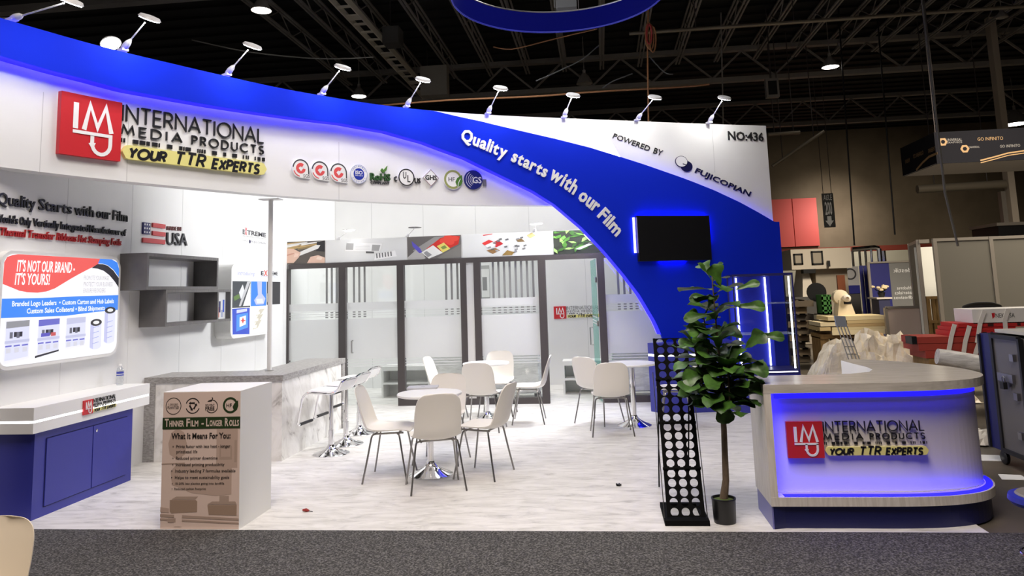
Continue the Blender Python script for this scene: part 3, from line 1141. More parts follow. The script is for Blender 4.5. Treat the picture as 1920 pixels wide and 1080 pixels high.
# ------------------------------------------------------------------ screen on the tower
tvf = WC.off(BW1)
(ua, va), (ub, vb) = tvf.hit(1191, 405), tvf.hit(1328, 489)
um = (ua + ub) / 2
n_tv = (WC.P(proj(um), 1, 1) - WC.P(proj(um), 1, 0)).normalized()
pc = tvf.P(um, (va + vb) / 2, 0)
tu = Vector((-n_tv.y, n_tv.x, 0))
TF = Frame(pc + n_tv * 0.03, tu, n_tv)
(ua, va), (ub, vb), (uc, vc), (ud, vd) = TF.hit(1191, 406), TF.hit(1329, 404), TF.hit(1329, 488), TF.hit(1196, 490)
tw0, tw1, th0, th1 = (ua + ud) / 2, (ub + uc) / 2, (vc + vd) / 2, (va + vb) / 2
tv = thing('television', 'black wall screen with blue glow behind it on the tower', 'television', tuple(TF.P((tw0 + tw1) / 2, th0)))
SCR = mat('screen_black', (0.004, 0.004, 0.005), 0.5, spec=0.3)
mb = MB().use(BLACK)
mb.rect(TF, tw0, th0, tw1, th1, 0.0, 0.045)
mb.build('casing', tv)
mb = MB().use(SCR)
mb.rect(TF, tw0 + 0.012, th0 + 0.014, tw1 - 0.012, th1 - 0.012, 0.045, 0.047)
mb.build('screen', tv)
mb = MB().use(LEDBH)
mb.rect(TF, tw0 + 0.05, th1 - 0.03, tw1 - 0.02, th1 - 0.01, -0.02, 0.0)
mb.rect(TF, tw0 + 0.35, th0 + 0.012, tw1 - 0.4, th0 + 0.022, -0.018, 0.0)
mb.rect(TF, tw1 - 0.03, th0 + 0.25, tw1 - 0.015, th1 - 0.03, -0.018, 0.0)
mb.build('led_strip', tv, 'blue strip lights on the back of the screen')
mb = MB().use(mat('violet_led_tube', (0.2, 0.2, 0.3), 0.5, emit=(0.35, 0.33, 1.0), es=6.0))
mb.rect(TF, tw0 - 0.035, th0 + 0.12, tw0 - 0.012, th1 - 0.02, -0.025, 0.0)
mb.build('led_tube', tv, 'pale violet light tube at the left edge of the screen')
mb = MB().use(STEEL)
mb.rect(TF, (tw0 + tw1) / 2 - 0.2, (th0 + th1) / 2 - 0.15, (tw0 + tw1) / 2 + 0.2, (th0 + th1) / 2 + 0.15, -0.03, 0.0)
mb.build('wall_bracket', tv)

# ------------------------------------------------------------------ glass front of the meeting room
GF = Frame((0, GLASSY, 0), (1, 0, 0), (0, -1, 0))


def gx(px_, y=620):
    return GF.hit(px_, y)[0]


TOP = GF.hit(900, 492)[1]
rail = 0.075
part = thing('glass_partition', 'dark framed glass wall closing off the meeting room', 'partition', (-2.0, GLASSY, 0))
FD = 0.05
posts = [(-4.87, gx(535, 560)), (gx(636.5), gx(650)), (gx(746.5), gx(759.5)), (gx(866), gx(877.5)), (gx(891.5), gx(904)), (gx(1013), gx(1027)), (gx(1124.5), gx(1138.5)), (1.05, 1.13)]
for a, b in posts:
    MB().use(DGREY).box((a, GLASSY - FD, 0), (b, GLASSY + FD, TOP)).build('mullion', part)
MB().use(DGREY).box((-4.87, GLASSY - FD, TOP), (1.13, GLASSY + FD, TOP + rail)).build('head_rail', part)
for a, b in ((posts[2][1], posts[3][0]), (posts[3][1], posts[4][0]), (posts[4][1], posts[5][0]), (posts[6][1], posts[7][0]), (posts[0][1], posts[1][0])):
    MB().use(DGREY).box((a, GLASSY - FD, 0), (b, GLASSY + FD, 0.09)).build('bottom_rail', part)
MB().use(WALLW).box((posts[3][1], GLASSY - 0.03, 0.09), (posts[4][0], GLASSY + 0.03, TOP)).build('white_infill', part)


def pane(x0, x1, z0, stripes, parent, name='glass_pane', dashes=True, band=True):
    g = MB().use(GLASS)
    g.box((x0, GLASSY - 0.006, z0), (x1, GLASSY + 0.006, TOP))
    go = g.build(name, parent)
    zb1, zb0 = GF.hit(900, 560)[1], GF.hit(900, 668)[1]
    zd = [GF.hit(900, y)[1] for y in (578, 582.5, 587)]
    f = MB().use(FROST)
    w = 0.0075
    f.rect(GF, x0, zd[0] + 0.03, x1, zb1, w, w + 0.001)
    f.rect(GF, x0, zb0, x1, zd[2] - 0.03, w, w + 0.001)
    for a, b in ((zd[0] + 0.012, zd[0] + 0.024), (zd[1] + 0.012, zd[1] + 0.02), (zd[2] + 0.012, zd[2] + 0.02)):
        f.rect(GF, x0, a, x1, b, w, w + 0.001)
    for k in range(3):
        f.rect(GF, x0, zb0 - 0.035 - 0.04 * k, x1, zb0 - 0.02 - 0.04 * k, w, w + 0.001)
    f.build('frosted_film', go)
    s = MB().use(GREYFILM)
    for px_ in stripes:
        a = gx(px_, 530)
        s.rect(GF, a - 0.017, zb1, a + 0.017, TOP, w, w + 0.001)
        for z in zd:
            s.rect(GF, a - 0.022, z - 0.009, a + 0.022, z + 0.009, w, w + 0.001)
    if stripes:
        s.build('grey_stripe_film', go)
    return go


pane(posts[0][1], posts[1][0], 0.09, (613, 622.5, 632), part)
pane(posts[2][1], posts[3][0], 0.09, (836.5, 847, 858), part)
pane(posts[4][1], posts[5][0], 0.09, (925, 935.5, 946, 956.5, 967.5, 978, 989, 1000), part)
pane(posts[6][1], posts[7][0], 0.09, (1159, 1170, 1181, 1192), part)
# swing doors: one closed on the left, one standing open on the right
dr = thing('glass_door', 'closed frosted glass door with steel pull, left part of the glass wall', 'door', (posts[1][1], GLASSY, 0))
pane(posts[1][1] + 0.01, posts[2][0] - 0.01, 0.02, (664, 674, 684), dr)
hx, hz = GF.hit(661.5, 650)
hz1, hz0 = GF.hit(661.5, 639)[1], GF.hit(661.5, 661)[1]
MB().use(STEEL).tube([(hx, GLASSY - 0.008, hz1), (hx, GLASSY - 0.06, hz1), (hx, GLASSY - 0.06, hz0), (hx, GLASSY - 0.008, hz0)], 0.013).build('handle', dr)
dr = thing('glass_door', 'turquoise tinted glass door standing open into the meeting room', 'door', (posts[6][0], GLASSY, 0))
oa, ob = Vector((posts[6][0] - 0.02, GLASSY + 0.03, 0)), Vector((posts[6][0] - 0.10, GLASSY + 0.85, 0))
DF = Frame(oa, ob - oa, Vector((-(ob - oa).y, (ob - oa).x, 0)))
DL = (ob - oa).length
MB().use(TURQ).rect(DF, 0.0, 0.02, DL, TOP - 0.01, -0.006, 0.006).build('glass_pane', dr)
mb = MB().use(FROST)
for z in (1.12, 1.16, 1.22, 0.5, 0.46):
    mb.rect(DF, 0, z, DL, z + 0.02, 0.007, 0.008)
mb.build('frosted_film', dr)
MB().use(STEEL).tube([DF.P(DL - 0.06, 1.05, 0.006), DF.P(DL - 0.06, 1.05, 0.06), DF.P(DL - 0.06, 0.78, 0.06), DF.P(DL - 0.06, 0.78, 0.006)], 0.01).build('handle', dr)
mb = MB().use(STEEL)
for z in (1.75, 1.1, 0.3):
    mb.rect(DF, -0.02, z, 0.06, z + 0.08, -0.012, 0.012)
mb.build('hinge', dr)

# picture strip over the glass wall
Z0S = TOP + rail
Z1S = GF.hit(900, 439)[1]
mb = MB().use(WALLW)
mb.box((-4.87, GLASSY - 0.03, Z0S), (1.13, GLASSY + 0.03, Z1S))
tag(mb.build('fascia_board'), 'long white board over the glass wall carrying the photo prints', 'board')
SF = Frame((0, GLASSY - 0.03, 0), (1, 0, 0), (0, -1, 0))


def print_panel(x0, x1, ground, label, draw):
    a, b = SF.hit(x0, 470)[0], SF.hit(x1, 470)[0]
    mb = MB().use(ground)
    mb.rect(SF, a, Z0S + 0.003, b, Z1S - 0.002, 0.0, 0.004)
    H = Z1S - Z0S
    lay = [0.0045]

    def poly(m, pts):
        mb.use(m)
        lay[0] += 0.00025
        mb.flat(SF, [(a + (b - a) * min(1, max(0, p)), Z0S + 0.003 + (H - 0.006) * min(1, max(0, q))) for p, q in pts], lay[0])
    draw(poly)
    return tag(mb.build('photo_print'), label, 'print', 'photo prints over the glass wall')


def C_(*c):
    return mat('print_%02x%02x%02x' % c, sr(*c), 0.55)


def d_hands(p):
    rnd = random.Random(4)
    for k in range(9):
        x = rnd.uniform(0.1, 0.85)
        p(C_(*rnd.choice(((196, 166, 110), (225, 225, 222), (240, 240, 238), (150, 130, 90)))), [(x - .25, .6 + k * .03), (x + .3, .75 + k * .03), (x + .3, .8 + k * .03), (x - .25, .68 + k * .03)])
    p(C_(40, 38, 42), [(.8, .55), (1, .5), (1, 1), (.82, .95)])
    p(C_(238, 238, 236), [(.42, .35), (.85, .65), (.9, .8), (.8, .82), (.4, .5)])
    p(C_(232, 196, 176), [(0, .05), (.3, .05), (.42, .3), (.46, .5), (.3, .68), (.1, .72), (0, .66)])
    p(C_(214, 160, 140), [(0, .38), (.3, .5), (.32, .46), (.02, .3)])
    p(C_(246, 214, 198), [(.3, .3), (.4, .34), (.42, .46), (.33, .48)])
    p(C_(232, 196, 176), [(.6, .02), (.68, .3), (.85, .36), (1, .24), (1, .0)])
    p(C_(246, 222, 206), [(.8, .18), (.92, .14), (.95, .26), (.84, .3)])


def d_tag(p):
    p(C_(226, 226, 225), [(.22, .48), (.68, .3), (.72, .78), (.28, .9)])
    p(C_(244, 244, 244), [(.24, .5), (.67, .42), (.7, .76), (.27, .88)])
    p(C_(176, 176, 176), [(.25, .55), (.34, .53), (.35, .82), (.26, .85)])
    p(C_(168, 168, 168), [(.57, .46), (.66, .44), (.68, .7), (.58, .73)])
    for k in range(4):
        p(C_(200, 200, 200), [(.37, .55 + .06 * k), (.55, .52 + .06 * k), (.55, .53 + .06 * k), (.37, .56 + .06 * k)])
    p(C_(90, 90, 90), [(.5, .36), (.6, .34), (.6, .42), (.5, .45)])
    p(C_(250, 250, 250), [(.6, .04), (.88, .18), (.86, .44), (.62, .3)])
    for k in range(6):
        x = .63 + .035 * k
        p(C_(110, 110, 112), [(x, .12 + .015 * k), (x + .015, .13 + .015 * k), (x + .01, .34 + .012 * k), (x - .005, .33 + .012 * k)])


def d_market(p):
    p(C_(150, 148, 146), [(.1, .4), (.5, .95), (.8, 1), (.3, .1)])
    p(C_(186, 184, 182), [(.0, .1), (.2, .5), (.34, .05), (.3, 0), (0, 0)])
    p(C_(92, 84, 190), [(.08, .82), (.24, .48), (.28, .3), (.22, .28), (.1, .58)])
    p(C_(124, 122, 118), [(.55, .05), (1, .6), (1, 0), (.6, 0)])
    p(C_(206, 48, 40), [(.35, .45), (.62, .9), (.8, 1), (.98, .95), (.95, .6), (.8, .45), (.6, .3)])
    for a, b in ((.68, .78), (.8, .7), (.88, .85), (.76, .92)):
        p(C_(226, 74, 60), [(a + .08 * math.cos(t), b + .12 * math.sin(t)) for t in [k * PI / 5 for k in range(10)]])
    p(C_(236, 236, 234), [(.26, .3), (.48, .6), (.66, .25), (.4, .02)])
    p(C_(150, 150, 152), [(.3, .28), (.36, .36), (.46, .18), (.38, .08)])
    p(C_(226, 212, 110), [(.55, .55), (.68, .7), (.8, .42), (.66, .26)])
    p(C_(120, 140, 70), [(.62, .5), (.7, .58), (.74, .46), (.66, .4)])


def d_tags(p):
    rnd = random.Random(9)
    p(C_(206, 60, 56), [(.23, .96), (.34, 1), (.34, .97), (.24, .92)])
    p(C_(206, 52, 50), [(.22, .6), (.3, .74), (.35, .66), (.25, .5)])
    p(C_(196, 44, 50), [(.33, .58), (.4, .72), (.46, .54), (.38, .4)])
    p(C_(250, 250, 250), [(.26, .48), (.33, .62), (.38, .5), (.3, .36)])
    p(C_(150, 112, 70), [(.27, .28), (.37, .38), (.42, .26), (.34, .12)])
    p(C_(150, 120, 64), [(.44, .04), (.5, .26), (.58, .16), (.55, .04)])
    p(C_(206, 186, 126), [(.72, .86), (.78, .98), (.82, .84), (.76, .74)])
    p(C_(120, 96, 60), [(.6, .7), (.66, .74), (.7, .6), (.62, .6)])
    for k in range(16):
        a, b = rnd.uniform(.26, .7), rnd.uniform(.2, .8)
        if abs((a - .26) * 1.2 - (b - .2)) < .4:
            c = rnd.randint(90, 170)
            p(C_(c, c, c), [(a, b), (a + .035, b + .03), (a + .04, b - .04), (a + .01, b - .06)])


def d_plant(p):
    rnd = random.Random(2)
    for k in range(34):
        a, b, t = rnd.uniform(0, .5), rnd.uniform(0, 1), rnd.uniform(0, PI)
        l, w = rnd.uniform(.1, .2), rnd.uniform(.02, .05)
        du, dv = math.cos(t), math.sin(t) * 2
        c = rnd.choice(((70, 120, 44), (104, 158, 70), (52, 92, 34), (156, 190, 110)))
        p(C_(*c), [(a, b), (a + du * l * .5 - dv * w * .5, b + dv * l * .5 + du * w), (a + du * l, b + dv * l), (a + du * l * .5 + dv * w * .5, b + dv * l * .5 - du * w)])
    p(C_(238, 238, 236), [(.42, .8), (.52, .96), (.6, .78), (.58, .5), (.5, .52)])
    p(C_(232, 232, 230), [(.3, .2), (.5, .42), (.54, .38), (.36, .16)])
    p(C_(88, 84, 82), [(.48, .45), (.64, .56), (.7, .48), (.6, .36), (.5, .38)])
    p(C_(214, 214, 212), [(.62, .4), (.8, .2), (.74, .0), (.64, .06)])


print_panel(526, 609.5, C_(96, 90, 84), 'print of hands cutting paper tags, leftmost of the strip', d_hands)
print_panel(611, 762.5, C_(228, 229, 229), 'pale grey print of tags with barcodes, second of the strip', d_tag)
print_panel(764, 865, C_(104, 100, 98), 'print of red fruit with price labels, middle of the strip', d_market)
print_panel(867, 1036.5, C_(222, 223, 222), 'pale print scattered with small red and brown tags', d_tags)
print_panel(1038.5, 1175, C_(44, 48, 40), 'dark print of green leaves and white plant markers, rightmost of the strip', d_plant)

# three small arm lamps standing on the strip
TOPC = Curve([(-4.87, GLASSY - 0.02), (-2.0, GLASSY - 0.02), (1.1, GLASSY - 0.02)])
for bp, hp, lb in (((634, 449), (654, 432), 'small white arm lamp over the pale tag print'), ((764, 443), (778, 427), 'small grey arm lamp over the red fruit print'), ((1002, 436), (1005, 420), 'small white arm lamp over the scattered tags print')):
    b = at_y(*bp, GLASSY)
    b = Vector((b.x, GLASSY, Z1S + 0.012))
    d = ray(*hp)
    t = (b.y - 0.28) / d.y
    h = CAM + d * t
    root = thing('arm_lamp', lb, 'lamp', tuple(b), 0, 'small arm lamps over the picture strip')
    ax = (h - b).normalized()
    mb = MB().use(LAMPSH)
    mb.lathe([(0.012, 0), (0.024, 0.02), (0.024, 0.06), (0.008, 0.09)], b, 10, ax)
    mb.obox(b, ((1, 0, 0), (0, 1, 0), (0, 0, 1)), (0.03, 0.03, 0.01))
    mb.build('base', root)
    MB().use(LAMPSH).tube([b + ax * 0.06, h], 0.006).build('arm', root)
    hh = MB().use(LAMPSH if 'grey' not in lb else SHELF).lathe([(0.03, 0.014), (0.10, 0.008), (0.10, 0.0), (0.09, -0.002)], h, 20).build('head', root)
    if 'grey' not in lb:
        MB().use(mat('small_lamp_disc', (1, 1, 1), 0.5, emit=(1, 0.97, 0.93), es=12.0)).lathe([(0, -0.001), (0.088, -0.001), (0.088, -0.006), (0, -0.006)], h, 20, cap=False).build('diffuser', hh)

# ------------------------------------------------------------------ what stands in the meeting room
RF = Frame((0, BACKY, 0), (1, 0, 0), (0, -1, 0))
(ua, va), (ub, vb) = RF.hit(1039, 598), RF.hit(1062, 598)
logo(RF, ua, va, ub - ua, (ub - ua) * 3.75, 'small red tile company sign on the meeting room wall seen through the open doorway', thick=0.012)
# wall picture behind the left panes
for (xa, ya, xb, yb, lb) in ((534, 512, 600, 572, 'grey warehouse photo on the meeting room wall behind the left glass pane'), (899, 498, 919, 560, 'narrow grey photo on the meeting room wall behind the striped pane')):
    (a, v1), (b, v0) = RF.hit(xa, ya), RF.hit(xb, yb)
    mb = MB().use(C_(176, 176, 174))
    mb.rect(RF, a, v0, b, v1, 0.0, 0.01)
    n = 5 if xb - xa > 30 else 2
    for k in range(n):
        q = k / n
        mb.use(C_(*((236, 236, 234), (140, 140, 140), (110, 112, 120), (200, 200, 200), (90, 96, 120))[k % 5:k % 5 + 1][0]))
        cx_, cz = (a + b) / 2, v0 + (v1 - v0) * 0.45
        hw, hh_ = (b - a) / 2 * (1 - q) * 0.95, (v1 - v0) / 2 * (1 - q) * 0.8
        mb.rect(RF, cx_ - hw, cz - hh_, cx_ + hw, cz + hh_ * (1.0 if k else 1.1), 0.0102 + k * 0.0003)
    tag(mb.build('wall_photo'), lb, 'picture')


def low_shelf(x0, x1, y0, y1, h, label):
    root = thing('low_shelf_unit', label, 'shelf unit', ((x0 + x1) / 2, (y0 + y1) / 2, 0))
    MB().use(WHITE).box((x0, y0, h - 0.07), (x1, y1, h)).build('top', root)
    for a in (x0, x1 - 0.03):
        MB().use(WHITE).box((a, y0, 0), (a + 0.03, y1, h - 0.07)).build('side_panel', root)
    MB().use(WHITE).box((x0 + 0.03, y0, h * 0.42), (x1 - 0.03, y1, h * 0.42 + 0.03)).build('shelf', root)
    MB().use(WALLW).box((x0 + 0.03, y1 - 0.02, 0), (x1 - 0.03, y1, h - 0.07)).build('back_panel', root)
    return root


p = fl(1056, 742)
low_shelf(p.x, p.x + 0.75, 12.35, 12.75, 0.52, 'white low shelf unit seen through the open doorway')
p = fl(652, 745)
low_shelf(-3.65, -2.85, 12.3, 12.7, 0.5, 'white low shelf unit behind the closed glass door')
WRAP = noisy('plastic_wrapped_cloth', [(0.3, sr(206, 206, 205)), (0.5, sr(232, 232, 231)), (0.7, sr(248, 248, 248))], (1.0, 1, 4.5), 3.0, 6, 0.25, 1.2, 0.8)


def sofa(x0, x1, y0, label):
    root = thing('sofa', label, 'sofa', ((x0 + x1) / 2, y0 + 0.4, 0), 0, 'wrapped sofas in the meeting room')
    def soft(a, b, r=0.05):
        mb = MB().use(WRAP)
        F = Frame((0, 0, 0), (1, 0, 0), (0, -1, 0))
        mb.loft([[(x, a[1], z) for x, z in rrect(a[0] + .02, a[2] + .02, b[0] - .02, b[2] - .02, r * .7)],
                 [(x, a[1] + .03, z) for x, z in rrect(a[0], a[2], b[0], b[2], r)],
                 [(x, b[1] - .03, z) for x, z in rrect(a[0], a[2], b[0], b[2], r)],
                 [(x, b[1], z) for x, z in rrect(a[0] + .02, a[2] + .02, b[0] - .02, b[2] - .02, r * .7)]])
        return mb
    soft((x0, y0, 0.12), (x1, y0 + 0.22, 0.80)).build('backrest', root)
    soft((x0 + 0.12, y0 + 0.22, 0.10), (x1 - 0.12, y0 + 0.80, 0.42)).build('seat', root)
    for a in (x0, x1 - 0.13):
        soft((a, y0 + 0.2, 0.10), (a + 0.13, y0 + 0.82, 0.6)).build('armrest', root)
    for a in (x0 + 0.05, x1 - 0.09):
        for b in (y0 + 0.04, y0 + 0.74):
            MB().use(BLACK).box((a, b, 0), (a + 0.04, b + 0.04, 0.12)).build('leg', root)


sofa(posts[2][1] + 0.30, posts[3][0] + 0.1, 11.62, 'plastic-wrapped grey sofa behind the pane left of the twin posts')
sofa(posts[4][1] + 0.08, posts[5][0] - 0.05, 11.62, 'plastic-wrapped grey sofa behind the wide striped pane')
sofa(posts[6][1] + 0.05, posts[7][0] + 0.1, 11.62, 'plastic-wrapped grey sofa behind the pane right of the open door')

# ------------------------------------------------------------------ left wall: lettering, light boxes, shelves
LF = Frame((LEFTX, 0, 0), (0, 1, 0), (1, 0, 0))
root = thing('wall_lettering', 'raised black and red slogan lines above the big light box', 'lettering', (LEFTX, 6.5, 2.3))
for txt, a, b, c, m, bd, sh in (
        ('Quality Starts with our Film', (-8, 388), (237, 411.5), (237, 394), INK, 0.012, 0),
        ("World's Only Vertically Integrated Manufacturer of", (-12, 418.5), (234, 440.5), (234, 428.5), INK, 0.018, 0),
        ('Thermal Transfer Ribbons Hot Stamping Foils', (-2, 441), (225, 460.5), (225, 448.5), REDTXT, 0.018, 0.15)):
    mb = MB().use(m)
    (u0, v0), (u1, v1), (_, vc) = LF.hit(*a), LF.hit(*b), LF.hit(*c)
    vm = (v0 + v1) / 2
    words = txt.split(' ')
    cnt = [sum(0.5 if ch in "il'" else 1.4 if ch in 'mwWM' else 1.0 for ch in w_) for w_ in words]
    tot = sum(cnt) + 0.6 * (len(words) - 1)
    x = 0.0
    for w_, c_ in zip(words, cnt):
        mb = MB().use(m)
        k_ = (u1 - u0) / tot
        write(mb, LF, w_, (u0 + x * k_, vm), (u0 + (x + c_) * k_, vm), vc - v1, 0.004, 0.018, bold=bd * 0.6, shear=sh)
        mb.build('word', root)
        x += c_ + 0.6


def px_rect(fr, tl, tr, br, bl):
    q = [fr.hit(*p) for p in (tl, tr, br, bl)]
    return (q[0][0] + q[3][0]) / 2, (q[2][1] + q[3][1]) / 2, (q[1][0] + q[2][0]) / 2, (q[0][1] + q[1][1]) / 2


# flag sign
root = thing('flag_sign', 'small flag sign with Made in USA letters above the grey shelves', 'sign', tuple(LF.P(*LF.hit(305, 440))))
FB = mat('flag_blue', sr(58, 58, 110), 0.5)
FR = mat('flag_red', sr(205, 70, 74), 0.5)
a, b, c, d = px_rect(LF, (266, 417), (279, 418), (279, 440), (266, 438.5))
MB().use(FB).rect(LF, a, b, c, d, 0, 0.02).build('star_field', root)
mb = MB().use(LETW)
for i in range(3):
    for j in range(3):
        cu_, cv_ = a + (c - a) * (i + .5) / 3, b + (d - b) * (j + .5) / 3
        mb.flat(LF, circ(cu_, cv_, (d - b) * 0.09, 8), 0.0215)
mb.build('stars', root)
for tl, tr, br, bl in (((284, 418), (307.5, 421), (307.5, 429), (284, 426)), ((284, 434), (307.5, 435), (307.5, 443), (284, 442)), ((265.5, 447), (307, 448.5), (307, 458), (265.5, 455))):
    a, b, c, d = px_rect(LF, tl, tr, br, bl)
    MB().use(FR).rect(LF, a, b, c, d, 0, 0.02).build('stripe', root)
mb = MB().use(mat('seal_brown', (0, 0, 0)))
write_px(mb, LF, 'MADE IN', (312, 431.5), (338, 433), (312, 424), 0, 0.015)
mb.build('small_lettering', root)
mb = MB().use(mat('dark_grey_print', (0, 0, 0)))
write_px(mb, LF, 'USA', (311, 459), (349, 460.5), (311, 436), 0, 0.02, bold=0.005)
mb.build('lettering', root)
# extreme label
root = thing('wall_label', 'small printed label on the left wall above the second light box', 'label', tuple(LF.P(*LF.hit(475, 445))))
a, b, c, d = px_rect(LF, (453, 424), (499, 428), (499, 468), (453, 463))
MB().use(mat('label_white', sr(240, 240, 239), 0.4)).rect(LF, a, b, c, d, 0, 0.004).build('plate', root)
DGP, MGP = mat('dark_grey_print', (0, 0, 0)), mat('mid_grey_print', (0, 0, 0))
for m, t, x0, x1, y, cap, w, bd in ((DGP, 'E', a + .02, a + .085, .6, .2, .006, .03), (FR, 'X', a + .085, a + .15, .58, .32, .006, .03), (DGP, 'TREME', a + .15, c - .02, .6, .2, .006, .03),
                                    (MGP, 'HIGH PERFORMANCE THERMAL RIBBONS', a + .02, c - .02, .48, .07, None, 0), (MGP, 'POWERED BY', a + .02, a + .2, .27, .06, None, 0), (NVY, 'FUJICOPIAN', a + .28, c - .02, .25, .09, None, 0)):
    mb = MB().use(m)
    write(mb, LF, t, (x0, b + y * (d - b)), (x1, b + y * (d - b)), cap * (d - b), .0042, w, bold=bd)
    mb.build('lettering', root)
MB().use(NVY).prism(LF, circ(a + .24, b + .29 * (d - b), .025, 14), .004, .006).build('emblem', root)


def EM(r, g, b, k=0.9):
    c = sr(r, g, b)
    return mat('backlit_%02x%02x%02x' % (r, g, b), tuple(x * 0.25 for x in c), 0.35, emit=c, es=k)


def light_box(corners, D, rad, label):
    fr = Frame((LEFTX + D, 0, 0), (0, 1, 0), (1, 0, 0))
    a, b, c, d = px_rect(fr, *corners)
    root = thing('light_box', label, 'light box', (LEFTX, (a + c) / 2, b))
    MB().use(WHITE).prism(fr, rrect(a - .03, b - .03, c + .03, d + .03, rad + .03, 8), -D + 0.002, 0.0).build('casing', root)
    pr = MB().use(EM(250, 250, 253))
    pr.flat(fr, rrect(a, b, c, d, rad, 8), 0.002)
    lay = [0.002]
    W_, H_ = c - a, d - b

    def poly(m, pts):
        pr.use(m)
        lay[0] += 0.00012
        q = []
        for p, s in pts:
            p, s = min(1, max(0, p)), min(1, max(0, s))
            u, v = p * W_, s * H_
            for sx, sy, cx_, cy_ in ((-1, -1, rad, rad), (1, -1, W_ - rad, rad), (-1, 1, rad, H_ - rad), (1, 1, W_ - rad, H_ - rad)):
                if (u - cx_) * sx > 0 and (v - cy_) * sy > 0:
                    dd = math.hypot(u - cx_, v - cy_)
                    if dd > rad:
                        u, v = cx_ + (u - cx_) * rad / dd, cy_ + (v - cy_) * rad / dd
            q.append((a + u, b + v))
        pr.flat(fr, q, lay[0])

    def text(m, t, x0, x1, y, cap, **k):
        pr.use(m)
        write(pr, fr, t, (a + x0 * W_, b + y * H_), (a + x1 * W_, b + y * H_), cap * H_, 0.0085, None, **k)
    return root, pr, poly, text


root, pr, poly, text = light_box(((2, 474), (222, 488), (219, 661), (2, 688)), 0.07, 0.10, 'large backlit light box with red wave and blue band on the left wall')
Rm, Bm, Km = EM(240, 96, 90), EM(70, 140, 246), EM(52, 50, 56)
wave = [(0, 0.73)] + [(x, y) for x, y in ((.06, .70), (.12, .67), (.18, .655), (.26, .65), (.33, .66), (.40, .69), (.47, .74), (.54, .79), (.6, .83), (.68, .88), (.74, .915), (.78, .94), (.8, .965), (.8, 1.0))] + [(.5, 1), (.25, 1), (.1, 1), (.06, .99), (.02, .97), (0, .92)]
poly(Rm, wave)
poly(Km, [(.72, .90), (.78, .945), (.83, .945), (.88, .93), (.94, .88), (1, .80), (1, .70), (.96, .76), (.9, .83), (.84, .875), (.78, .895)])
poly(Bm, [(.78, .95), (.83, .95), (.88, .935), (.94, .89), (1, .81), (1, .9), (.98, .97), (.92, 1), (.8, 1)])
poly(Bm, [(0, .43), (0, .60), (.3, .60), (.6, .61), (1, .615), (1, .455), (.8, .445), (.5, .42), (.25, .425)])
Wt, Gt = EM(255, 255, 255, 1.0), EM(190, 186, 192)
text(Wt, "IT'S NOT OUR BRAND -", .09, .56, .845, .10, bold=.02, shear=.12)
text(Wt, "IT'S YOURS!", .08, .35, .725, .10, bold=.02, shear=.12)
text(Gt, '·PROMOTE YOUR IMAGE', .64, .89, .775, .045)
text(Gt, '·PROTECT YOUR BUSINESS', .64, .93, .71, .045)
text(Gt, '·ENSURE REORDERS', .64, .86, .645, .045)
text(Wt, 'Branded Logo Leaders  • Custom Carton and Hub Labels', .07, .95, .53, .045, bold=.015)
text(Wt, 'Custom Sales Collateral • Blind Shipments', .18, .86, .46, .045, bold=.015)
GB, GG, LB = EM(196, 198, 226), EM(150, 150, 156), EM(222, 224, 246)
VB = EM(110, 110, 200)
for k, x in enumerate((.03, .27, .50)):
    w = .19
    poly(EM(240, 240, 248), [(x, .02 + .03 * k), (x + w, .05 + .03 * k), (x + w, .42), (x, .41)])
    poly(LB, [(x + .01, .05 + .03 * k), (x + w - .01, .07 + .03 * k), (x + w - .01, .40), (x + .01, .395)])
    poly((GG, VB, GB)[k], [(x + .01, .335), (x + w - .01, .345), (x + w - .01, .40), (x + .01, .395)])
    for j, cx_ in enumerate((.05, .08, .10, .12)):
        poly(Km if j % 2 else EM(110, 110, 124), [(x + cx_ - .012, .245 + .01 * (j % 2)), (x + cx_ + .01, .245 + .01 * (j % 2)), (x + cx_ + .01, .30), (x + cx_ - .012, .30)])
    poly(GB, [(x + .005, .20), (x + w - .005, .205), (x + w - .005, .23), (x + .005, .225)])
    for j in range(3):
        poly(VB, [(x + .01 + j * .06, .17), (x + .055 + j * .06, .172), (x + .055 + j * .06, .185), (x + .01 + j * .06, .183)])
        poly(EM(214, 214, 224), [(x + .015 + j * .06, .115), (x + .05 + j * .06, .117), (x + .05 + j * .06, .16), (x + .015 + j * .06, .16)])
poly(EM(200, 90, 90), [(.38, .235), (.42, .238), (.42, .27), (.38, .27)])
poly(EM(96, 90, 190), [(.3, .235), (.37, .237), (.37, .27), (.3, .268)])
poly(Km, [(.26, .045), (.45, .085), (.45, .10), (.26, .065)])
for cx_, bot, top in ((.78, .085, .335), (.915, .13, .455)):
    rr, ry = .055, .036
    poly(EM(226, 228, 250), [(cx_ - rr, top)] + [(cx_ + rr * math.cos(t), bot + ry * .8 * math.sin(t)) for t in [PI + k * PI / 8 for k in range(9)]] + [(cx_ + rr, top)])
    poly(EM(198, 200, 236), [(cx_ - rr, top), (cx_ - rr, bot), (cx_ - rr * .4, bot - .02), (cx_ - rr * .4, top)])
    for j in range(4):
        poly(EM(160, 166, 214), [(cx_ - .03, bot + .03 + j * .055), (cx_ + .03, bot + .045 + j * .055), (cx_ + .03, bot + .05 + j * .055), (cx_ - .03, bot + .036 + j * .055)])
    poly(EM(60, 58, 60), [(cx_ + rr * math.cos(t), top + ry * math.sin(t)) for t in [k * PI / 10 for k in range(20)]])
    poly(EM(240, 240, 240), [(cx_ + rr * .55 * math.cos(t), top + ry * .5 * math.sin(t)) for t in [k * PI / 8 for k in range(16)]])
pr.build('printed_panel', root)

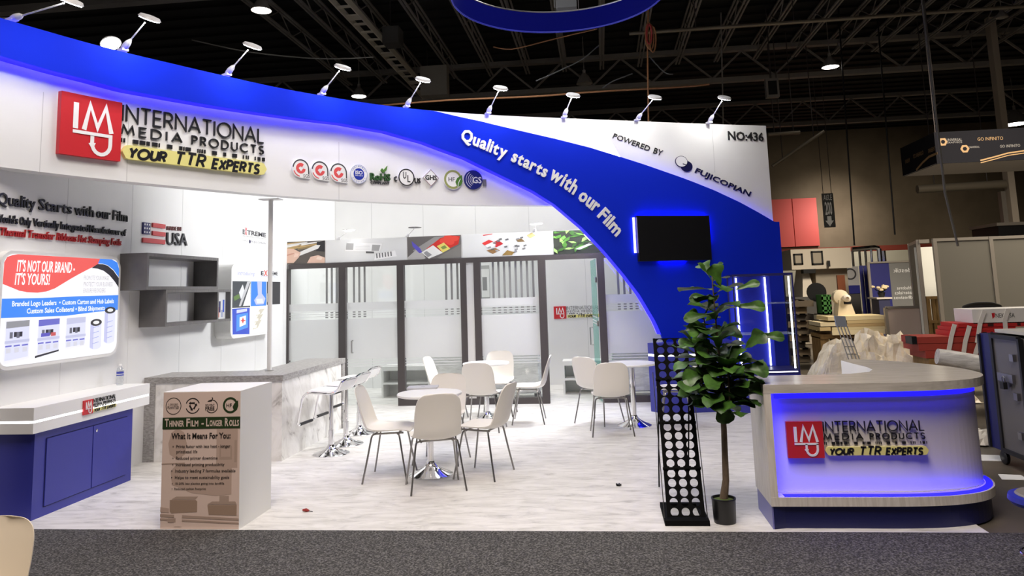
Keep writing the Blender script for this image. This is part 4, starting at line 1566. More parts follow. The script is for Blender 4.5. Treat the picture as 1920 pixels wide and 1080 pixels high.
root, pr, poly, text = light_box(((436, 499), (526, 504), (524, 622), (434.5, 627)), 0.22, 0.07, 'smaller light box with six product photos beside the grey shelves')
text(EM(150, 156, 214), 'Introducing...', .08, .46, .875, .06, shear=.3)
text(Km, 'E', .55, .61, .885, .06, bold=.03)
text(EM(214, 84, 70), 'X', .61, .70, .875, .085, bold=.03)
text(Km, 'TREME', .70, .93, .89, .055, bold=.03)
text(EM(140, 150, 200), 'HIGH PERFORMANCE RIBBONS', .55, .93, .855, .018)
cells = [(0, .40, .345, .785), (.355, .41, .68, .785), (.69, .42, 1, .785), (0, 0, .335, .39), (.345, 0, .68, .39), (.69, 0, 1, .40)]
grounds = [EM(70, 74, 80), EM(64, 134, 238), EM(50, 48, 54), EM(60, 84, 200), EM(236, 236, 232), EM(240, 240, 240)]
for (x0, y0, x1, y1), g in zip(cells, grounds):
    poly(g, [(x0, y0), (x1, y0), (x1, y1), (x0, y1)])
poly(EM(240, 240, 240), [(.2, .42), (.34, .42), (.34, .75)])
poly(EM(226, 228, 232), [(.12, .62), (.19, .74), (.23, .64), (.16, .52)])
poly(EM(100, 130, 70), [(.02, .56), (.12, .6), (.14, .54), (.04, .5)])
poly(EM(196, 196, 200), [(.28, .78), (.34, .78), (.16, .42), (.12, .42)])
poly(EM(190, 196, 250), [(.42, .5), (.5, .58), (.48, .78), (.58, .78), (.58, .6), (.66, .52), (.62, .43), (.46, .43)])
poly(EM(220, 224, 255), [(.46, .52), (.6, .52), (.62, .45), (.48, .45)])
poly(EM(210, 206, 190), [(.70, .46), (.76, .5), (.76, .58), (.70, .6)])
poly(EM(210, 212, 255), [(.08, .32), (.28, .34), (.28, .38), (.08, .37)])
poly(EM(84, 150, 240), [(.08, .06), (.3, .1), (.3, .32), (.08, .3)])
poly(EM(244, 240, 240), [(.14, .12), (.26, .15), (.26, .28), (.14, .26)])
poly(EM(214, 70, 70), [(.2, .16), (.22, .2), (.26, .21), (.22, .22), (.2, .26), (.185, .22), (.15, .21), (.185, .2)])
for j in range(3):
    poly(EM(206, 200, 184), [(.40 + j * .03, .06 + j * .1), (.5 + j * .03, .08 + j * .1), (.58 + j * .03, .2 + j * .08), (.48 + j * .03, .18 + j * .09)])
    poly(EM(248, 246, 238), [(.42 + j * .03, .075 + j * .1), (.48 + j * .03, .085 + j * .1), (.48 + j * .03, .125 + j * .1), (.42 + j * .03, .115 + j * .1)])
poly(Km, [(.71, .08), (.76, .1), (.75, .2), (.71, .19)])
pr.build('printed_panel', root)

# open grey box shelves
def box_shelf(x_out, y0, y1, z0, z1, t, label):
    root = thing('box_shelf', label, 'shelf', (LEFTX, (y0 + y1) / 2, z0), 0, 'grey box shelves on the left wall')
    X0, X1 = LEFTX + 0.001, LEFTX + x_out
    MB().use(SHELF).box((X0, y0, z1 - t), (X1, y1, z1)).build('top_board', root)
    MB().use(SHELF).box((X0, y0, z0), (X1, y1, z0 + t)).build('bottom_board', root)
    for a in (y0, y1 - t):
        MB().use(SHELF).box((X0, a, z0 + t), (X1, a + t, z1 - t)).build('side_board', root)
    return root


SD = 0.30
SFR = Frame((LEFTX + SD, 0, 0), (0, 1, 0), (1, 0, 0))
q = [SFR.hit(*p) for p in ((276.5, 474), (410, 483.5), (409.5, 542), (273, 544))]
zt1, zb1 = (q[0][1] + q[1][1]) / 2, (q[2][1] + q[3][1]) / 2
box_shelf(SD, q[0][0], q[1][0], zb1, zt1, 0.035, 'upper grey box shelf, set further left')
q2 = [SFR.hit(*p) for p in ((310, 546), (435, 543), (433, 601), (311, 613))]
zb2 = (q2[2][1] + q2[3][1]) / 2
box_shelf(SD, (q2[0][0] + q2[3][0]) / 2, q2[2][0], zb2, zb1 - 0.001, 0.03, 'lower grey box shelf, shifted right under the first')
MB_ = MB().use(SHELF)
yd = SFR.hit(409, 570)[0]
MB_.box((LEFTX + 0.001, yd - 0.015, zb2 + 0.03), (LEFTX + SD, yd + 0.015, zb1 - 0.031))
lower = [o for o in COL.objects if o.get('label') == 'lower grey box shelf, shifted right under the first'][0]
MB_.build('divider', lower)
# product print standing in the right cell
root = thing('product_card', 'white card printed with blue and red ribbon rolls in the shelf beside the light box', 'card', (LEFTX + 0.2, (yd + q2[2][0]) / 2, zb2 + 0.03))
CFR = Frame((LEFTX + 0.24, 0, 0), (0, 1, 0), (1, 0, 0))
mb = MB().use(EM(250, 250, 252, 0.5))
ya, yb = yd + 0.016, q2[2][0] - 0.031
mb.rect(CFR, ya, zb2 + 0.031, yb, zb1 - 0.033, -0.01, 0)
for x, w, hgt, c in ((.1, .16, .8, (66, 96, 200)), (.42, .14, .55, (40, 44, 96)), (.75, .14, .62, (70, 100, 200)), (.24, .22, .5, (226, 130, 110)), (.6, .18, .36, (170, 176, 200))):
    mb.use(C_(*c))
    H = zb1 - zb2 - 0.08
    L_ = yb - ya
    z_ = zb2 + 0.05 + (0.0 if c[0] > 150 else 0.06)
    mb.rect(CFR, ya + x * L_, z_, ya + (x + w) * L_, z_ + hgt * H * 0.8, 0.0005 + x * 0.001)
mb.build('printed_face', root)

# ================================================================== FURNITURE IN THE BOOTH
# ------------------------------------------------------------------ moulded shell chair (built at the origin facing +Y)
def cat_(p, n):
    out = []
    m = len(p)
    for i in range(m - 1):
        p0, p1, p2, p3 = p[max(0, i - 1)], p[i], p[i + 1], p[min(m - 1, i + 2)]
        for k in range(n):
            t = k / n
            out.append(tuple(0.5 * (2 * b + (c - a) * t + (2 * a - 5 * b + 4 * c - d) * t * t + (3 * b - a - 3 * c + d) * t ** 3) for a, b, c, d in zip(p0, p1, p2, p3)))
    out.append(p[-1])
    return out


# y, z, half width, side curl
SHELL = [(0.235, 0.432, 0.165, 0.0), (0.225, 0.447, 0.195, 0.004), (0.14, 0.452, 0.212, 0.012), (0.02, 0.440, 0.218, 0.022), (-0.10, 0.434, 0.216, 0.034), (-0.175, 0.452, 0.208, 0.046),
         (-0.212, 0.505, 0.203, 0.052), (-0.232, 0.58, 0.203, 0.046), (-0.252, 0.67, 0.200, 0.036), (-0.270, 0.75, 0.188, 0.026), (-0.281, 0.795, 0.165, 0.018), (-0.287, 0.822, 0.125, 0.012), (-0.289, 0.832, 0.06, 0.01)]


def make_chair(shell_mat, label, group):
    root = thing('shell_chair', label, 'chair', (0, 0, 0), 0, group)
    prof = cat_(SHELL, 3)
    n = 14
    th = 0.009
    mb = MB().use(shell_mat)
    top, bot = [], []
    for i, (y, z, hw, cl) in enumerate(prof):
        a, b = prof[max(0, i - 1)], prof[min(len(prof) - 1, i + 1)]
        ty, tz = b[0] - a[0], b[1] - a[1]
        L = math.hypot(ty, tz)
        ny, nz = -tz / L, ty / L            # away from the sitter's side flips below
        ny, nz = -ny, -nz
        if nz < 0 and abs(nz) > abs(ny):
            ny, nz = -ny, -nz
        # normal towards the sitter: up for the seat, forward for the back
        if ny < 0 and abs(ny) >= abs(nz):
            ny, nz = -ny, -nz
        r1, r2 = [], []
        for k in range(n + 1):
            q = -1 + 2 * k / n
            c = cl * abs(q) ** 2.6
            r1.append((q * hw, y + ny * c, z + nz * c))
            r2.append((q * hw * 0.985, y + ny * (c - th), z + nz * (c - th)))
        top.append(r1)
        bot.append(r2)
    loops = [t + list(reversed(b)) for t, b in zip(top, bot)]
    mb.loft(loops, True, True)
    mb.build('shell_seat', root)
    mb = MB().use(LEGM)
    for s in (-1, 1):
        mb.tube([(s * 0.135, 0.17, 0.424), (s * 0.135, -0.11, 0.415)], 0.009, 8)
    for y in (0.12, -0.09):
        mb.tube([(-0.15, y, 0.417), (0.15, y, 0.417)], 0.009, 8)
    mb.build('under_frame', root)
    for sx in (-1, 1):
        for sy in (-1, 1):
            y0 = 0.12 if sy > 0 else -0.09
            pts = cat_([(sx * 0.13, y0, 0.417), (sx * 0.165, y0 + sy * 0.012, 0.414), (sx * 0.183, y0 + sy * 0.025, 0.385), (sx * 0.205, y0 + sy * 0.055, 0.22), (sx * 0.236, y0 + sy * 0.098, 0.0)], 3)
            MB().use(LEGM).tube(pts, 0.0085, 8).build('leg', root)
    return root


T1, T2 = fl(808, 890), fl(1190, 798)
T3 = fl(911, 680, 0.745)
T3.z = 0
CG = 'white shell chairs at the round tables'
proto = make_chair(PLASTW, 'white shell chair with its back to the aisle, nearest of all at the front table', CG)
used = [False]


def put_chair(x, y, face, label):
    ang = math.atan2(face[1], face[0]) - PI / 2
    o = proto
    if used[0]:
        o = copy_tree(proto)
    used[0] = True
    o.location = (x, y, 0)
    o.rotation_euler = (0, 0, ang)
    o['label'] = label
    return o


def chair_feet(p1, p2, toward, label, reach=0.19):
    """rear feet read off the floor; the chair faces square to their line, on the side of `toward`"""
    a, b = fl(*p1), fl(*p2)
    m = (a + b) / 2
    d = b - a
    f = Vector((-d.y, d.x, 0)).normalized()
    if f.dot(Vector(toward) - m) < 0:
        f = -f
    c = m + f * reach
    return put_chair(c.x, c.y, (f.x, f.y), label)


chair_feet((767, 931), (879, 920), T1, 'white shell chair with its back to the aisle, nearest of all at the front table')
chair_feet((678, 909), (703, 884), T1, 'white shell chair on the stool side of the front table, facing right')
chair_feet((925, 906), (967, 879), T1, 'white shell chair on the right of the front table, turned away from the potted tree')
put_chair(T1.x - 0.01, T1.y + 0.56, (-0.12, -1), 'white shell chair behind the front table, facing the aisle over the tabletop')
E = at_y(897, 760, T3.y - 0.62)
put_chair(E.x + 0.06, E.y, (0.1, 1), 'white shell chair with its back to the aisle at the middle table')
chair_feet((1021, 798), (1024, 783), T3, 'white shell chair right of the middle table, seen from the side before the dark mullion')
put_chair(T3.x + 0.07, T3.y + 0.52, (-0.05, -1), 'white shell chair facing the aisle behind the middle table')
put_chair(T3.x - 0.55, T3.y + 0.10, (1, -0.1), 'white shell chair left of the middle table, mostly hidden by other chairs')
chair_feet((1110, 820), (1191, 818), (T2.x, T2.y + 2, 0), 'white shell chair with its back to the aisle at the right table', 0.17)
J = at_y(1118, 760, T2.y + 0.05)
put_chair(J.x + 0.02, T2.y + 0.22, (0.62, 0.8), 'white shell chair left of the right table, before the open doorway')
K = at_y(1250, 760, T2.y - 0.05)
put_chair(T2.x + 0.52, T2.y - 0.06, (-1, 0.05), 'white shell chair mostly hidden behind the perforated rack')

# cream chair cut by the lower left corner of the picture
o = make_chair(PLASTC, 'cream shell chair on the carpet at the lower left corner', 'cream chairs on the carpet')
del o['group']
P = at_y(-42, 975, 2.95)
o.location = (P.x + 0.10, 2.95 - 0.28, 0)
o.rotation_euler = (0, 0, math.radians(184))


# ------------------------------------------------------------------ round tables on trumpet feet
def make_table(label):
    root = thing('round_table', label, 'table', (0, 0, 0), 0, 'round white tables')
    r = 0.305
    MB().use(mat('table_white', sr(238, 238, 236), 0.3)).lathe([(r - 0.006, 0.722), (r, 0.728), (r, 0.742), (r - 0.006, 0.747)], (0, 0, 0), 48).build('tabletop', root)
    MB().use(CHROME).tube([(0, 0, 0.10), (0, 0, 0.70)], 0.03, 20).build('column', root)
    MB().use(CHROME).lathe([(0.205, 0.0), (0.205, 0.008), (0.18, 0.02), (0.12, 0.045), (0.07, 0.075), (0.042, 0.105), (0.036, 0.125)], (0, 0, 0), 40).build('foot', root)
    MB().use(STEEL).lathe([(0.03, 0.69), (0.09, 0.712), (0.12, 0.721)], (0, 0, 0), 24).build('top_plate', root)
    return root


tb = make_table('round white table nearest the aisle, carrying a flat grey folder')
tb.location = T1
t2 = copy_tree(tb)
t2.location = T3
t2['label'] = 'round white table in the middle, before the twin dark posts'
t3 = copy_tree(tb)
t3.location = T2
t3['label'] = 'round white table on the right, beside the perforated rack'
p = fl(793, 727, 0.75)
mb = MB().use(mat('folder_grey', sr(196, 196, 200), 0.35, 0.2))
u = Vector((math.cos(0.12), math.sin(0.12), 0))
F2 = Frame((p.x, p.y, 0.7475), u, (0, 0, 1), (-u.y, u.x, 0))
mb.prism(F2, rrect(-0.15, -0.105, 0.15, 0.105, 0.012, 3), 0.0, 0.014)
mb.use(mat('folder_label', sr(150, 150, 156), 0.4)).rect(F2, -0.02, -0.02, 0.02, 0.02, 0.0143)
tag(mb.build('flat_folder'), 'thin flat grey folder on the front round table', 'folder')


# ------------------------------------------------------------------ bar stools
def make_stool(label):
    """origin at the floor, sitter faces -X (towards the bar)"""
    root = thing('bar_stool', label, 'stool', (0, 0, 0), 0, 'chrome bar stools along the bar')
    prof = cat_([(-0.205, 0.648), (-0.17, 0.664), (-0.08, 0.662), (0.02, 0.655), (0.11, 0.662), (0.165, 0.69), (0.20, 0.745), (0.215, 0.775)], 4)
    mb = MB().use(mat('stool_pad_white', sr(236, 236, 234), 0.35))
    rings = []
    for i, (x, z) in enumerate(prof):
        a, b = prof[max(0, i - 1)], prof[min(len(prof) - 1, i + 1)]
        t = Vector((b[0] - a[0], b[1] - a[1])).normalized()
        nx, nz = -t.y, t.x
        w = 0.185
        rings.append([(x + nx * h, y, z + nz * h) for y, h in ((-w, 0.004), (-w + 0.01, 0.02), (-w * .5, 0.026), (0, 0.024), (w * .5, 0.026), (w - 0.01, 0.02), (w, 0.004), (w - 0.01, -0.006), (-w + 0.01, -0.006))])
    mb.loft(rings, True, True)
    mb.build('seat_pad', root)
    mb = MB().use(CHROME)
    for s in (-1, 1):
        y = s * 0.192
        mb.tube([(x, y, z - 0.002) for x, z in reversed(prof)] + [(-0.225, y, 0.63), (-0.245, y, 0.585), (-0.285, y * 0.97, 0.38), (-0.296, y * 0.96, 0.34), (-0.29, y * 0.9, 0.325)], 0.011, 8)
    mb.tube([(0.213, -0.192, 0.772), (0.220, -0.1, 0.79), (0.220, 0.1, 0.79), (0.213, 0.192, 0.772)], 0.011, 8)
    mb.tube([(-0.292, -0.175, 0.328), (-0.292, 0.175, 0.328)], 0.011, 8)
    mb.build('chrome_frame', root)
    mb = MB().use(BLACK)
    mb.tube([(-0.292, -0.13, 0.328), (-0.292, 0.13, 0.328)], 0.0165, 10)
    mb.build('foot_rest_grip', root)
    MB().use(CHROME).tube([(0, 0, 0.22), (0, 0, 0.64)], 0.022, 16).build('piston', root)
    MB().use(CHROME).tube([(0, 0, 0.05), (0, 0, 0.25)], 0.030, 16).build('column', root)
    MB().use(CHROME).lathe([(0.195, 0.0), (0.195, 0.006), (0.18, 0.014), (0.11, 0.034), (0.06, 0.06), (0.038, 0.085), (0.034, 0.10)], (0, 0, 0), 40).build('foot', root)
    mb = MB().use(CHROME).tube([(0.02, 0.02, 0.625), (-0.06, 0.13, 0.60)], 0.006, 6)
    mb.use(BLACK).lathe([(0.008, -0.03), (0.018, -0.015), (0.02, 0.01), (0.01, 0.03)], (-0.075, 0.15, 0.585), 10, (-0.3, 0.5, -0.8))
    mb.build('height_lever', root)
    MB().use(BLACK).box((-0.08, -0.08, 0.632), (0.08, 0.08, 0.648)).build('seat_bracket', root)
    return root


st = make_stool('chrome bar stool with white pad, nearest to the aisle')
S1, S2, S3 = fl(621, 851), fl(649, 833), fl(673, 813)
for k, (q, lb) in enumerate(((S1, 'chrome bar stool with white pad, nearest to the aisle'), (S2, 'middle chrome bar stool along the marble bar'), (S3, 'chrome bar stool at the far end beside the glass door'))):
    o = st if k == 0 else copy_tree(st)
    o.location = q
    o.rotation_euler = (0, 0, math.radians(-6))
    o['label'] = lb

# ------------------------------------------------------------------ marble bar with stone worktop
bc = fl(528, 865)
BZ = 0.874
rt = fl(643, 671, BZ)
BX0, BX1, BY0, BY1 = LEFTX + 0.002, bc.x, bc.y, min(rt.y, 9.85)
TW = 0.062
bar = thing('marble_bar', 'L-shaped marble clad bar with grey stone worktop', 'bar counter', (BX1, BY0, 0))
mb = MB().use(MARBLEB)
mb.box((BX0 + 0.12, BY0, 0), (BX1, BY0 + 0.03, BZ - TW))
mb.build('front_cladding', bar)
mb = MB().use(MARBLEB)
mb.box((BX1 - 0.03, BY0 + 0.03, 0), (BX1, BY1 - 0.12, BZ - TW))
mb.build('side_cladding', bar)
mb = MB().use(STONE)
mb.slabz([(BX0, BY0 - 0.015), (BX1 + 0.015, BY0 - 0.015), (BX1 + 0.015, BY1), (BX1 - 0.5, BY1), (BX1 - 0.5, BY0 + 0.52), (BX0, BY0 + 0.52)], BZ - TW, BZ)
mb.build('worktop', bar)
MB().use(STONE).box((BX0, BY0 - 0.01, 0), (BX0 + 0.12, BY0 + 0.5, BZ - TW)).build('end_leg', bar)
MB().use(STONE).box((BX1 - 0.5, BY1 - 0.10, 0), (BX1 + 0.01, BY1, BZ - TW)).build('end_leg', bar)
MB().use(WHITE).box((BX0 + 0.12, BY0 + 0.03, 0), (BX1 - 0.03, BY0 + 0.45, BZ - TW - 0.002)).build('carcass', bar)

pz = WC.hit(513, 369)
root = thing('support_post', 'slim white round post standing on the bar and holding up the header', 'post', (pp.x, pp.y, BZ))
MB().use(mat('post_white', sr(226, 226, 225), 0.4)).tube([(pp.x, pp.y, BZ), (pp.x, pp.y, ZB - 0.012)], 0.026, 20).build('tube', root)
MB().use(WHITE).box((pp.x - 0.12, pp.y - 0.07, ZB - 0.012), (pp.x + 0.12, pp.y + 0.07, ZB - 0.001)).build('cap_plate', root)
MB().use(STEEL).lathe([(0.05, 0), (0.05, 0.006), (0.03, 0.01)], (pp.x, pp.y, BZ), 20).build('foot_plate', root)

# ------------------------------------------------------------------ reception desk along the left wall
DZ, DB = 0.874, 0.672
df = at_y(64, 765, 5.66)
DX, DY0 = df.x, 5.66
DY1 = at_x(281, 719, DX).y
desk = thing('reception_desk', 'white and blue desk with glowing line and company sign along the left wall', 'desk', (DX, DY0, 0))
zl0, zl1 = 0.755, 0.772
mb = MB().use(WHITE)
mb.box((LEFTX + 0.002, DY0, zl1), (DX, DY1, DZ))
mb.box((LEFTX + 0.002, DY0, DB), (DX, DY1, zl0))
mb.box((LEFTX + 0.002, DY0 + 0.015, zl0), (DX - 0.015, DY1 - 0.015, zl1))
mb.build('worktop', desk)
mb = MB().use(LEDW)
mb.box((LEFTX + 0.01, DY0 + 0.004, zl0 + 0.001), (DX - 0.004, DY0 + 0.0145, zl1 - 0.001))
mb.box((DX - 0.0145, DY0 + 0.015, zl0 + 0.001), (DX - 0.004, DY1 - 0.004, zl1 - 0.001))
mb.build('led_strip', desk, 'white glowing line around the desk edge')
KX = DX - 0.03
MB().use(NAVY).box((LEFTX + 0.002, DY0 + 0.06, 0), (KX, DY1 - 0.22, DB)).build('cabinet', desk)
KF = Frame((KX, 0, 0), (0, 1, 0), (1, 0, 0))
ya, yb = DY0 + 0.06, DY1 - 0.22
ym = KF.hit(172, 840)[0]
for k, (a, b) in enumerate(((ya + 0.13, ym - 0.006), (ym + 0.006, yb - 0.09))):
    d = MB().use(NAVY)
    d.rect(KF, a, 0.075, b, DB - 0.07, 0.001, 0.009)
    dd = d.build('door', desk)
    g = MB().use(mat('door_gap_shadow', (0.006, 0.007, 0.05), 0.8))
    for q in ((a - .007, .068, a - .001, DB - .063), (a, .068, b, .0745), (a, DB - .0695, b, DB - .063), (b + .001, .068, b + .0055, DB - .063)):
        g.rect(KF, *q, 0.0015)
    g.build('door_reveal', dd)
    if k:
        MB().use(CHROME).lathe([(0.013, 0.0), (0.013, 0.006), (0.008, 0.008)], KF.P(a + 0.035, DB - 0.115, 0.009), 16, (1, 0, 0)).build('lock', dd)
MF = Frame((DX, 0, 0), (0, 1, 0), (1, 0, 0))
(ua, va), (ub, _) = MF.hit(154, 779), MF.hit(170, 775)
(_, vt), (ue, _) = MF.hit(154, 752), MF.hit(216, 768)
logo(MF, ua, va, vt - va, ue - ua, 'small red tile company sign on the edge of the reception desk', thick=0.012, w_base=0.001)

# water bottle on the desk
bp = fl(224.5, 722, DZ)
bx, by = bp.x, bp.y
root = thing('water_bottle', 'clear plastic water bottle with blue label on the reception desk', 'bottle', (bx, by, DZ))
PET = thin('bottle_plastic', (0.95, 0.97, 0.98), 0.16, 0.8, (0.85, 0.87, 0.9))
MB().use(PET).lathe([(0.028, 0.001), (0.032, 0.012), (0.030, 0.03), (0.033, 0.05), (0.031, 0.07), (0.033, 0.09), (0.033, 0.135), (0.026, 0.16), (0.014, 0.178), (0.013, 0.188)], (bx, by, DZ), 24).build('bottle_body', root)
mb = MB().use(mat('bottle_label_blue', sr(60, 70, 170), 0.4)).lathe([(0.0336, 0.092), (0.0336, 0.13)], (bx, by, DZ), 24, cap=False)
mb.use(mat('label_white', (0, 0, 0))).lathe([(0.0339, 0.104), (0.0339, 0.110)], (bx, by, DZ), 24, cap=False)
mb.build('paper_label', root)
MB().use(mat('cap_white', sr(240, 240, 240), 0.4)).lathe([(0.015, 0.184), (0.015, 0.202), (0.012, 0.205)], (bx, by, DZ), 16).build('cap', root)

# ------------------------------------------------------------------ white podium with printed front
p0, p1 = fl(299, 993), fl(443.5, 996)
PX0, PX1, PY0 = p0.x, p1.x, (p0.y + p1.y) / 2
PY0 = max(PY0, FRONT + 0.03)
PY1 = fl(511, 953).y
PZ = at_y(375, 734, PY0).z
pod = thing('podium', 'white box podium with brown printed front sheet', 'podium', ((PX0 + PX1) / 2, (PY0 + PY1) / 2, 0))
mb = MB().use(WHITE)
mb.box((PX0, PY0, 0), (PX1, PY1, PZ))
mb.build('body', pod)
PF = Frame((0, PY0, 0), (1, 0, 0), (0, -1, 0))
ground = mat('podium_print_ground', sr(230, 206, 192), 0.6)
pr = MB().use(ground)
pr.rect(PF, PX0 + 0.002, 0.004, PX1 - 0.002, PZ - 0.004, 0.0, 0.002)
W_, H_ = PX1 - PX0, PZ


def pm(r, g, b):
    return mat('podium_print_%02x%02x%02x' % (r, g, b), sr(r, g, b), 0.6)


lay = [0.0022]


def pq(m, pts):
    pr.use(m)
    lay[0] += 0.00012
    pr.flat(PF, [(PX0 + a * W_, b * H_) for a, b in pts], lay[0])


S1_, S2_, S3_ = pm(198, 172, 156), pm(182, 158, 142), pm(168, 142, 122)
pq(S1_, [(.08, .62), (.12, .70), (.2, .73), (.28, .7), (.32, .62), (.3, .54), (.2, .5), (.1, .54)])
pq(S1_, [(.7, .73), (.72, .745), (.95, .745), (.97, .73), (.97, .44), (.7, .44)])
pq(S2_, [(.74, .60), (.9, .60), (.9, .50), (.74, .50)])
pq(S1_, [(.76, .58), (.88, .58), (.88, .52), (.76, .52)])
pq(S2_, [(.93, .64), (.96, .64), (.96, .48), (.93, .48)])
pq(S1_, [(.12, .42), (.2, .47), (.9, .47), (.9, .25), (.7, .24), (.4, .26), (.14, .32)])
pq(S2_, [(.75, .24), (.87, .24), (.87, .18), (.75, .18)])
pq(S2_, [(0, .475), (.3, .48), (.3, .472), (0, .465)])
pq(S3_, [(.12, .21), (.45, .21), (.47, .20), (.47, .125), (.14, .115), (.12, .13)])
pq(S2_, [(.14, .215), (.44, .215), (.48, .235), (.2, .235)])
pq(S3_, [(.60, .175), (.97, .175), (.97, .10), (.62, .105)])
pq(S2_, [(.60, .18), (.97, .18), (.95, .2), (.66, .2)])
pq(S1_, [(0, .16), (.11, .15), (.11, .12), (0, .125)])
pq(S2_, [(0, .11), (1, .08), (1, .065), (0, .09)])
pq(S2_, [(0, .08), (1, .05), (1, .04), (0, .065)])
pq(pm(232, 208, 194), [(.18, .11), (.28, .11), (.28, .02), (.18, .02)])
pq(S2_, [(.1, .05), (.2, .05), (.2, .08), (.1, .08)])
DKP = pm(40, 34, 30)
GRNP = pm(36, 58, 22)
pq(GRNP, [(.0, .81), (1, .812), (1, .727), (.0, .725)])


def pt(m, t, x0, x1, y, cap, **k):
    pr.use(m)
    write(pr, PF, t, (PX0 + x0 * W_, y * H_), (PX0 + x1 * W_, y * H_), cap * H_, 0.0052, None, **k)


LT = pm(226, 204, 190)
x = .03
for big, small, wb, ws in (('T', 'HINNER', .06, .19), ('F', 'ILM', .055, .10), ('-', '', .04, 0), ('L', 'ONGER', .045, .165), ('R', 'OLLS', .055, .125)):
    if big == '-':
        x += .01
        pt(LT, big, x, x + .03, .745, .052, bold=.02)
        x += .06
        continue
    pt(LT, big, x, x + wb * .85, .745, .055, bold=.03)
    x += wb
    pt(LT, small, x, x + ws, .745, .041, bold=.03)
    x += ws + .03
pt(DKP, 'What It Means For You:', .12, .88, .655, .04, bold=.025)
for t, a, b, y, cap in (('•  Prints faster with less heat - longer', .14, .88, .588, .021), ('printhead life', .19, .46, .550, .021), ('•  Reduced printer downtime', .14, .72, .503, .021), ('•  Increased printing productivity', .14, .81, .456, .021),
                        ('•  Industry leading 7 formulas available', .13, .95, .410, .021), ('•  Helps to meet sustainability goals', .13, .87, .363, .021), ('•  15-20% less plastics going into landfills', .14, .81, .322, .015), ('•  Reduced carbon footprint', .14, .58, .284, .015)):
    pt(DKP, t, a, b, y, cap, bold=.012)
# four round emblems
RR = .098 * W_
for k, cx_ in enumerate((.135, .385, .62, .87)):
    u, v = PX0 + cx_ * W_, .895 * H_
    pr.use(DKP)
    if k == 0:
        ring2(pr, PF, u, v, RR, RR * .08, 0.0024, 0.003)
        write(pr, PF, '1,000,000', (u - .6 * RR, v + .1 * RR), (u + .6 * RR, v + .1 * RR), .24 * RR, .0052, None)
        write(pr, PF, 'PLANTED', (u - .75 * RR, v - .3 * RR), (u + .75 * RR, v - .3 * RR), .3 * RR, .0052, None, bold=.01)
    elif k == 1:
        for a0 in (20, 200):
            ring2(pr, PF, u, v, RR * .9, RR * .12, 0.0024, 0.003, a0, a0 + 140)
        for j in range(3):
            t = math.radians(90 + 120 * j)
            q = [(u + RR * .3 * math.cos(t + s) * 1.4, v + RR * .3 * math.sin(t + s) * 1.4) for s in (-.7, .7)]
            pr.stroke(PF, [q[0], q[1]], RR * .2, 0.0024, 0.003)
            pr.flat(PF, [(q[1][0] + RR * .25 * math.cos(t + 1.6), q[1][1] + RR * .25 * math.sin(t + 1.6)), (q[1][0] + RR * .22 * math.cos(t), q[1][1] + RR * .22 * math.sin(t)), (q[1][0] - RR * .22 * math.cos(t), q[1][1] - RR * .22 * math.sin(t))], 0.0031)
    elif k == 2:
        ring2(pr, PF, u + .1 * RR, v - .1 * RR, RR * .78, RR * .09, 0.0024, 0.003, -140, 100)
        pr.use(ground).flat(PF, [(u - .75 * RR, v - .55 * RR), (u + .55 * RR, v - .55 * RR), (u + .55 * RR, v + .2 * RR), (u - .75 * RR, v + .2 * RR)], 0.0031)
        pr.use(DKP)
        write(pr, PF, 'SOLVENT', (u - .7 * RR, v - .05 * RR), (u + .5 * RR, v - .05 * RR), .24 * RR, .0052, None, bold=.01)
        write(pr, PF, 'FREE', (u - .7 * RR, v - .55 * RR), (u + .5 * RR, v - .55 * RR), .42 * RR, .0052, None, bold=.015)
        pr.flat(PF, [(u - .5 * RR, v + .45 * RR), (u + .1 * RR, v + .5 * RR), (u + .3 * RR, v + .9 * RR), (u + .1 * RR, v + 1.05 * RR), (u + .15 * RR, v + .75 * RR), (u - .3 * RR, v + .62 * RR)], 0.003)
    else:
        pr.use(GRNP)
        ring2(pr, PF, u, v, RR * .85, RR * .26, 0.0024, 0.003)
        pr.use(DKP)
        write(pr, PF, 'HF', (u - .5 * RR, v - .2 * RR), (u + .22 * RR, v - .2 * RR), .42 * RR, .0052, None, bold=.01)
        pr.use(GRNP).flat(PF, [(u + .5 * RR, v - .7 * RR), (u + .3 * RR, v - .2 * RR), (u + .5 * RR, v + .2 * RR), (u + 1.0 * RR, v + .6 * RR), (u + 1.05 * RR, v - .1 * RR), (u + .85 * RR, v - .6 * RR)], 0.0034)
pr.build('printed_sheet', pod)

# ------------------------------------------------------------------ blue display base and lit glass showcase at the tower foot
b0, b1, b2 = fl(1220, 769), fl(1236, 774), fl(1301, 774)
b3 = fl(1384, 770)
bz = at_y(1212, 642, b0.y).z
base = thing('display_base', 'low blue counter with white glowing line at the foot of the tower', 'counter', ((b1.x + b3.x) / 2, b1.y, 0))


def wall_y(x):
    """front face of the blue panel at plan position x"""
    for i in range(len(WC.p) - 1):
        p, q = WC.p[i], WC.p[i + 1]
        if p.x <= x <= q.x:
            return p.y + (q.y - p.y) * (x - p.x) / (q.x - p.x) - BW1 / max(0.2, WC.nn[i].y * -1) - 0.005
    return 11.2


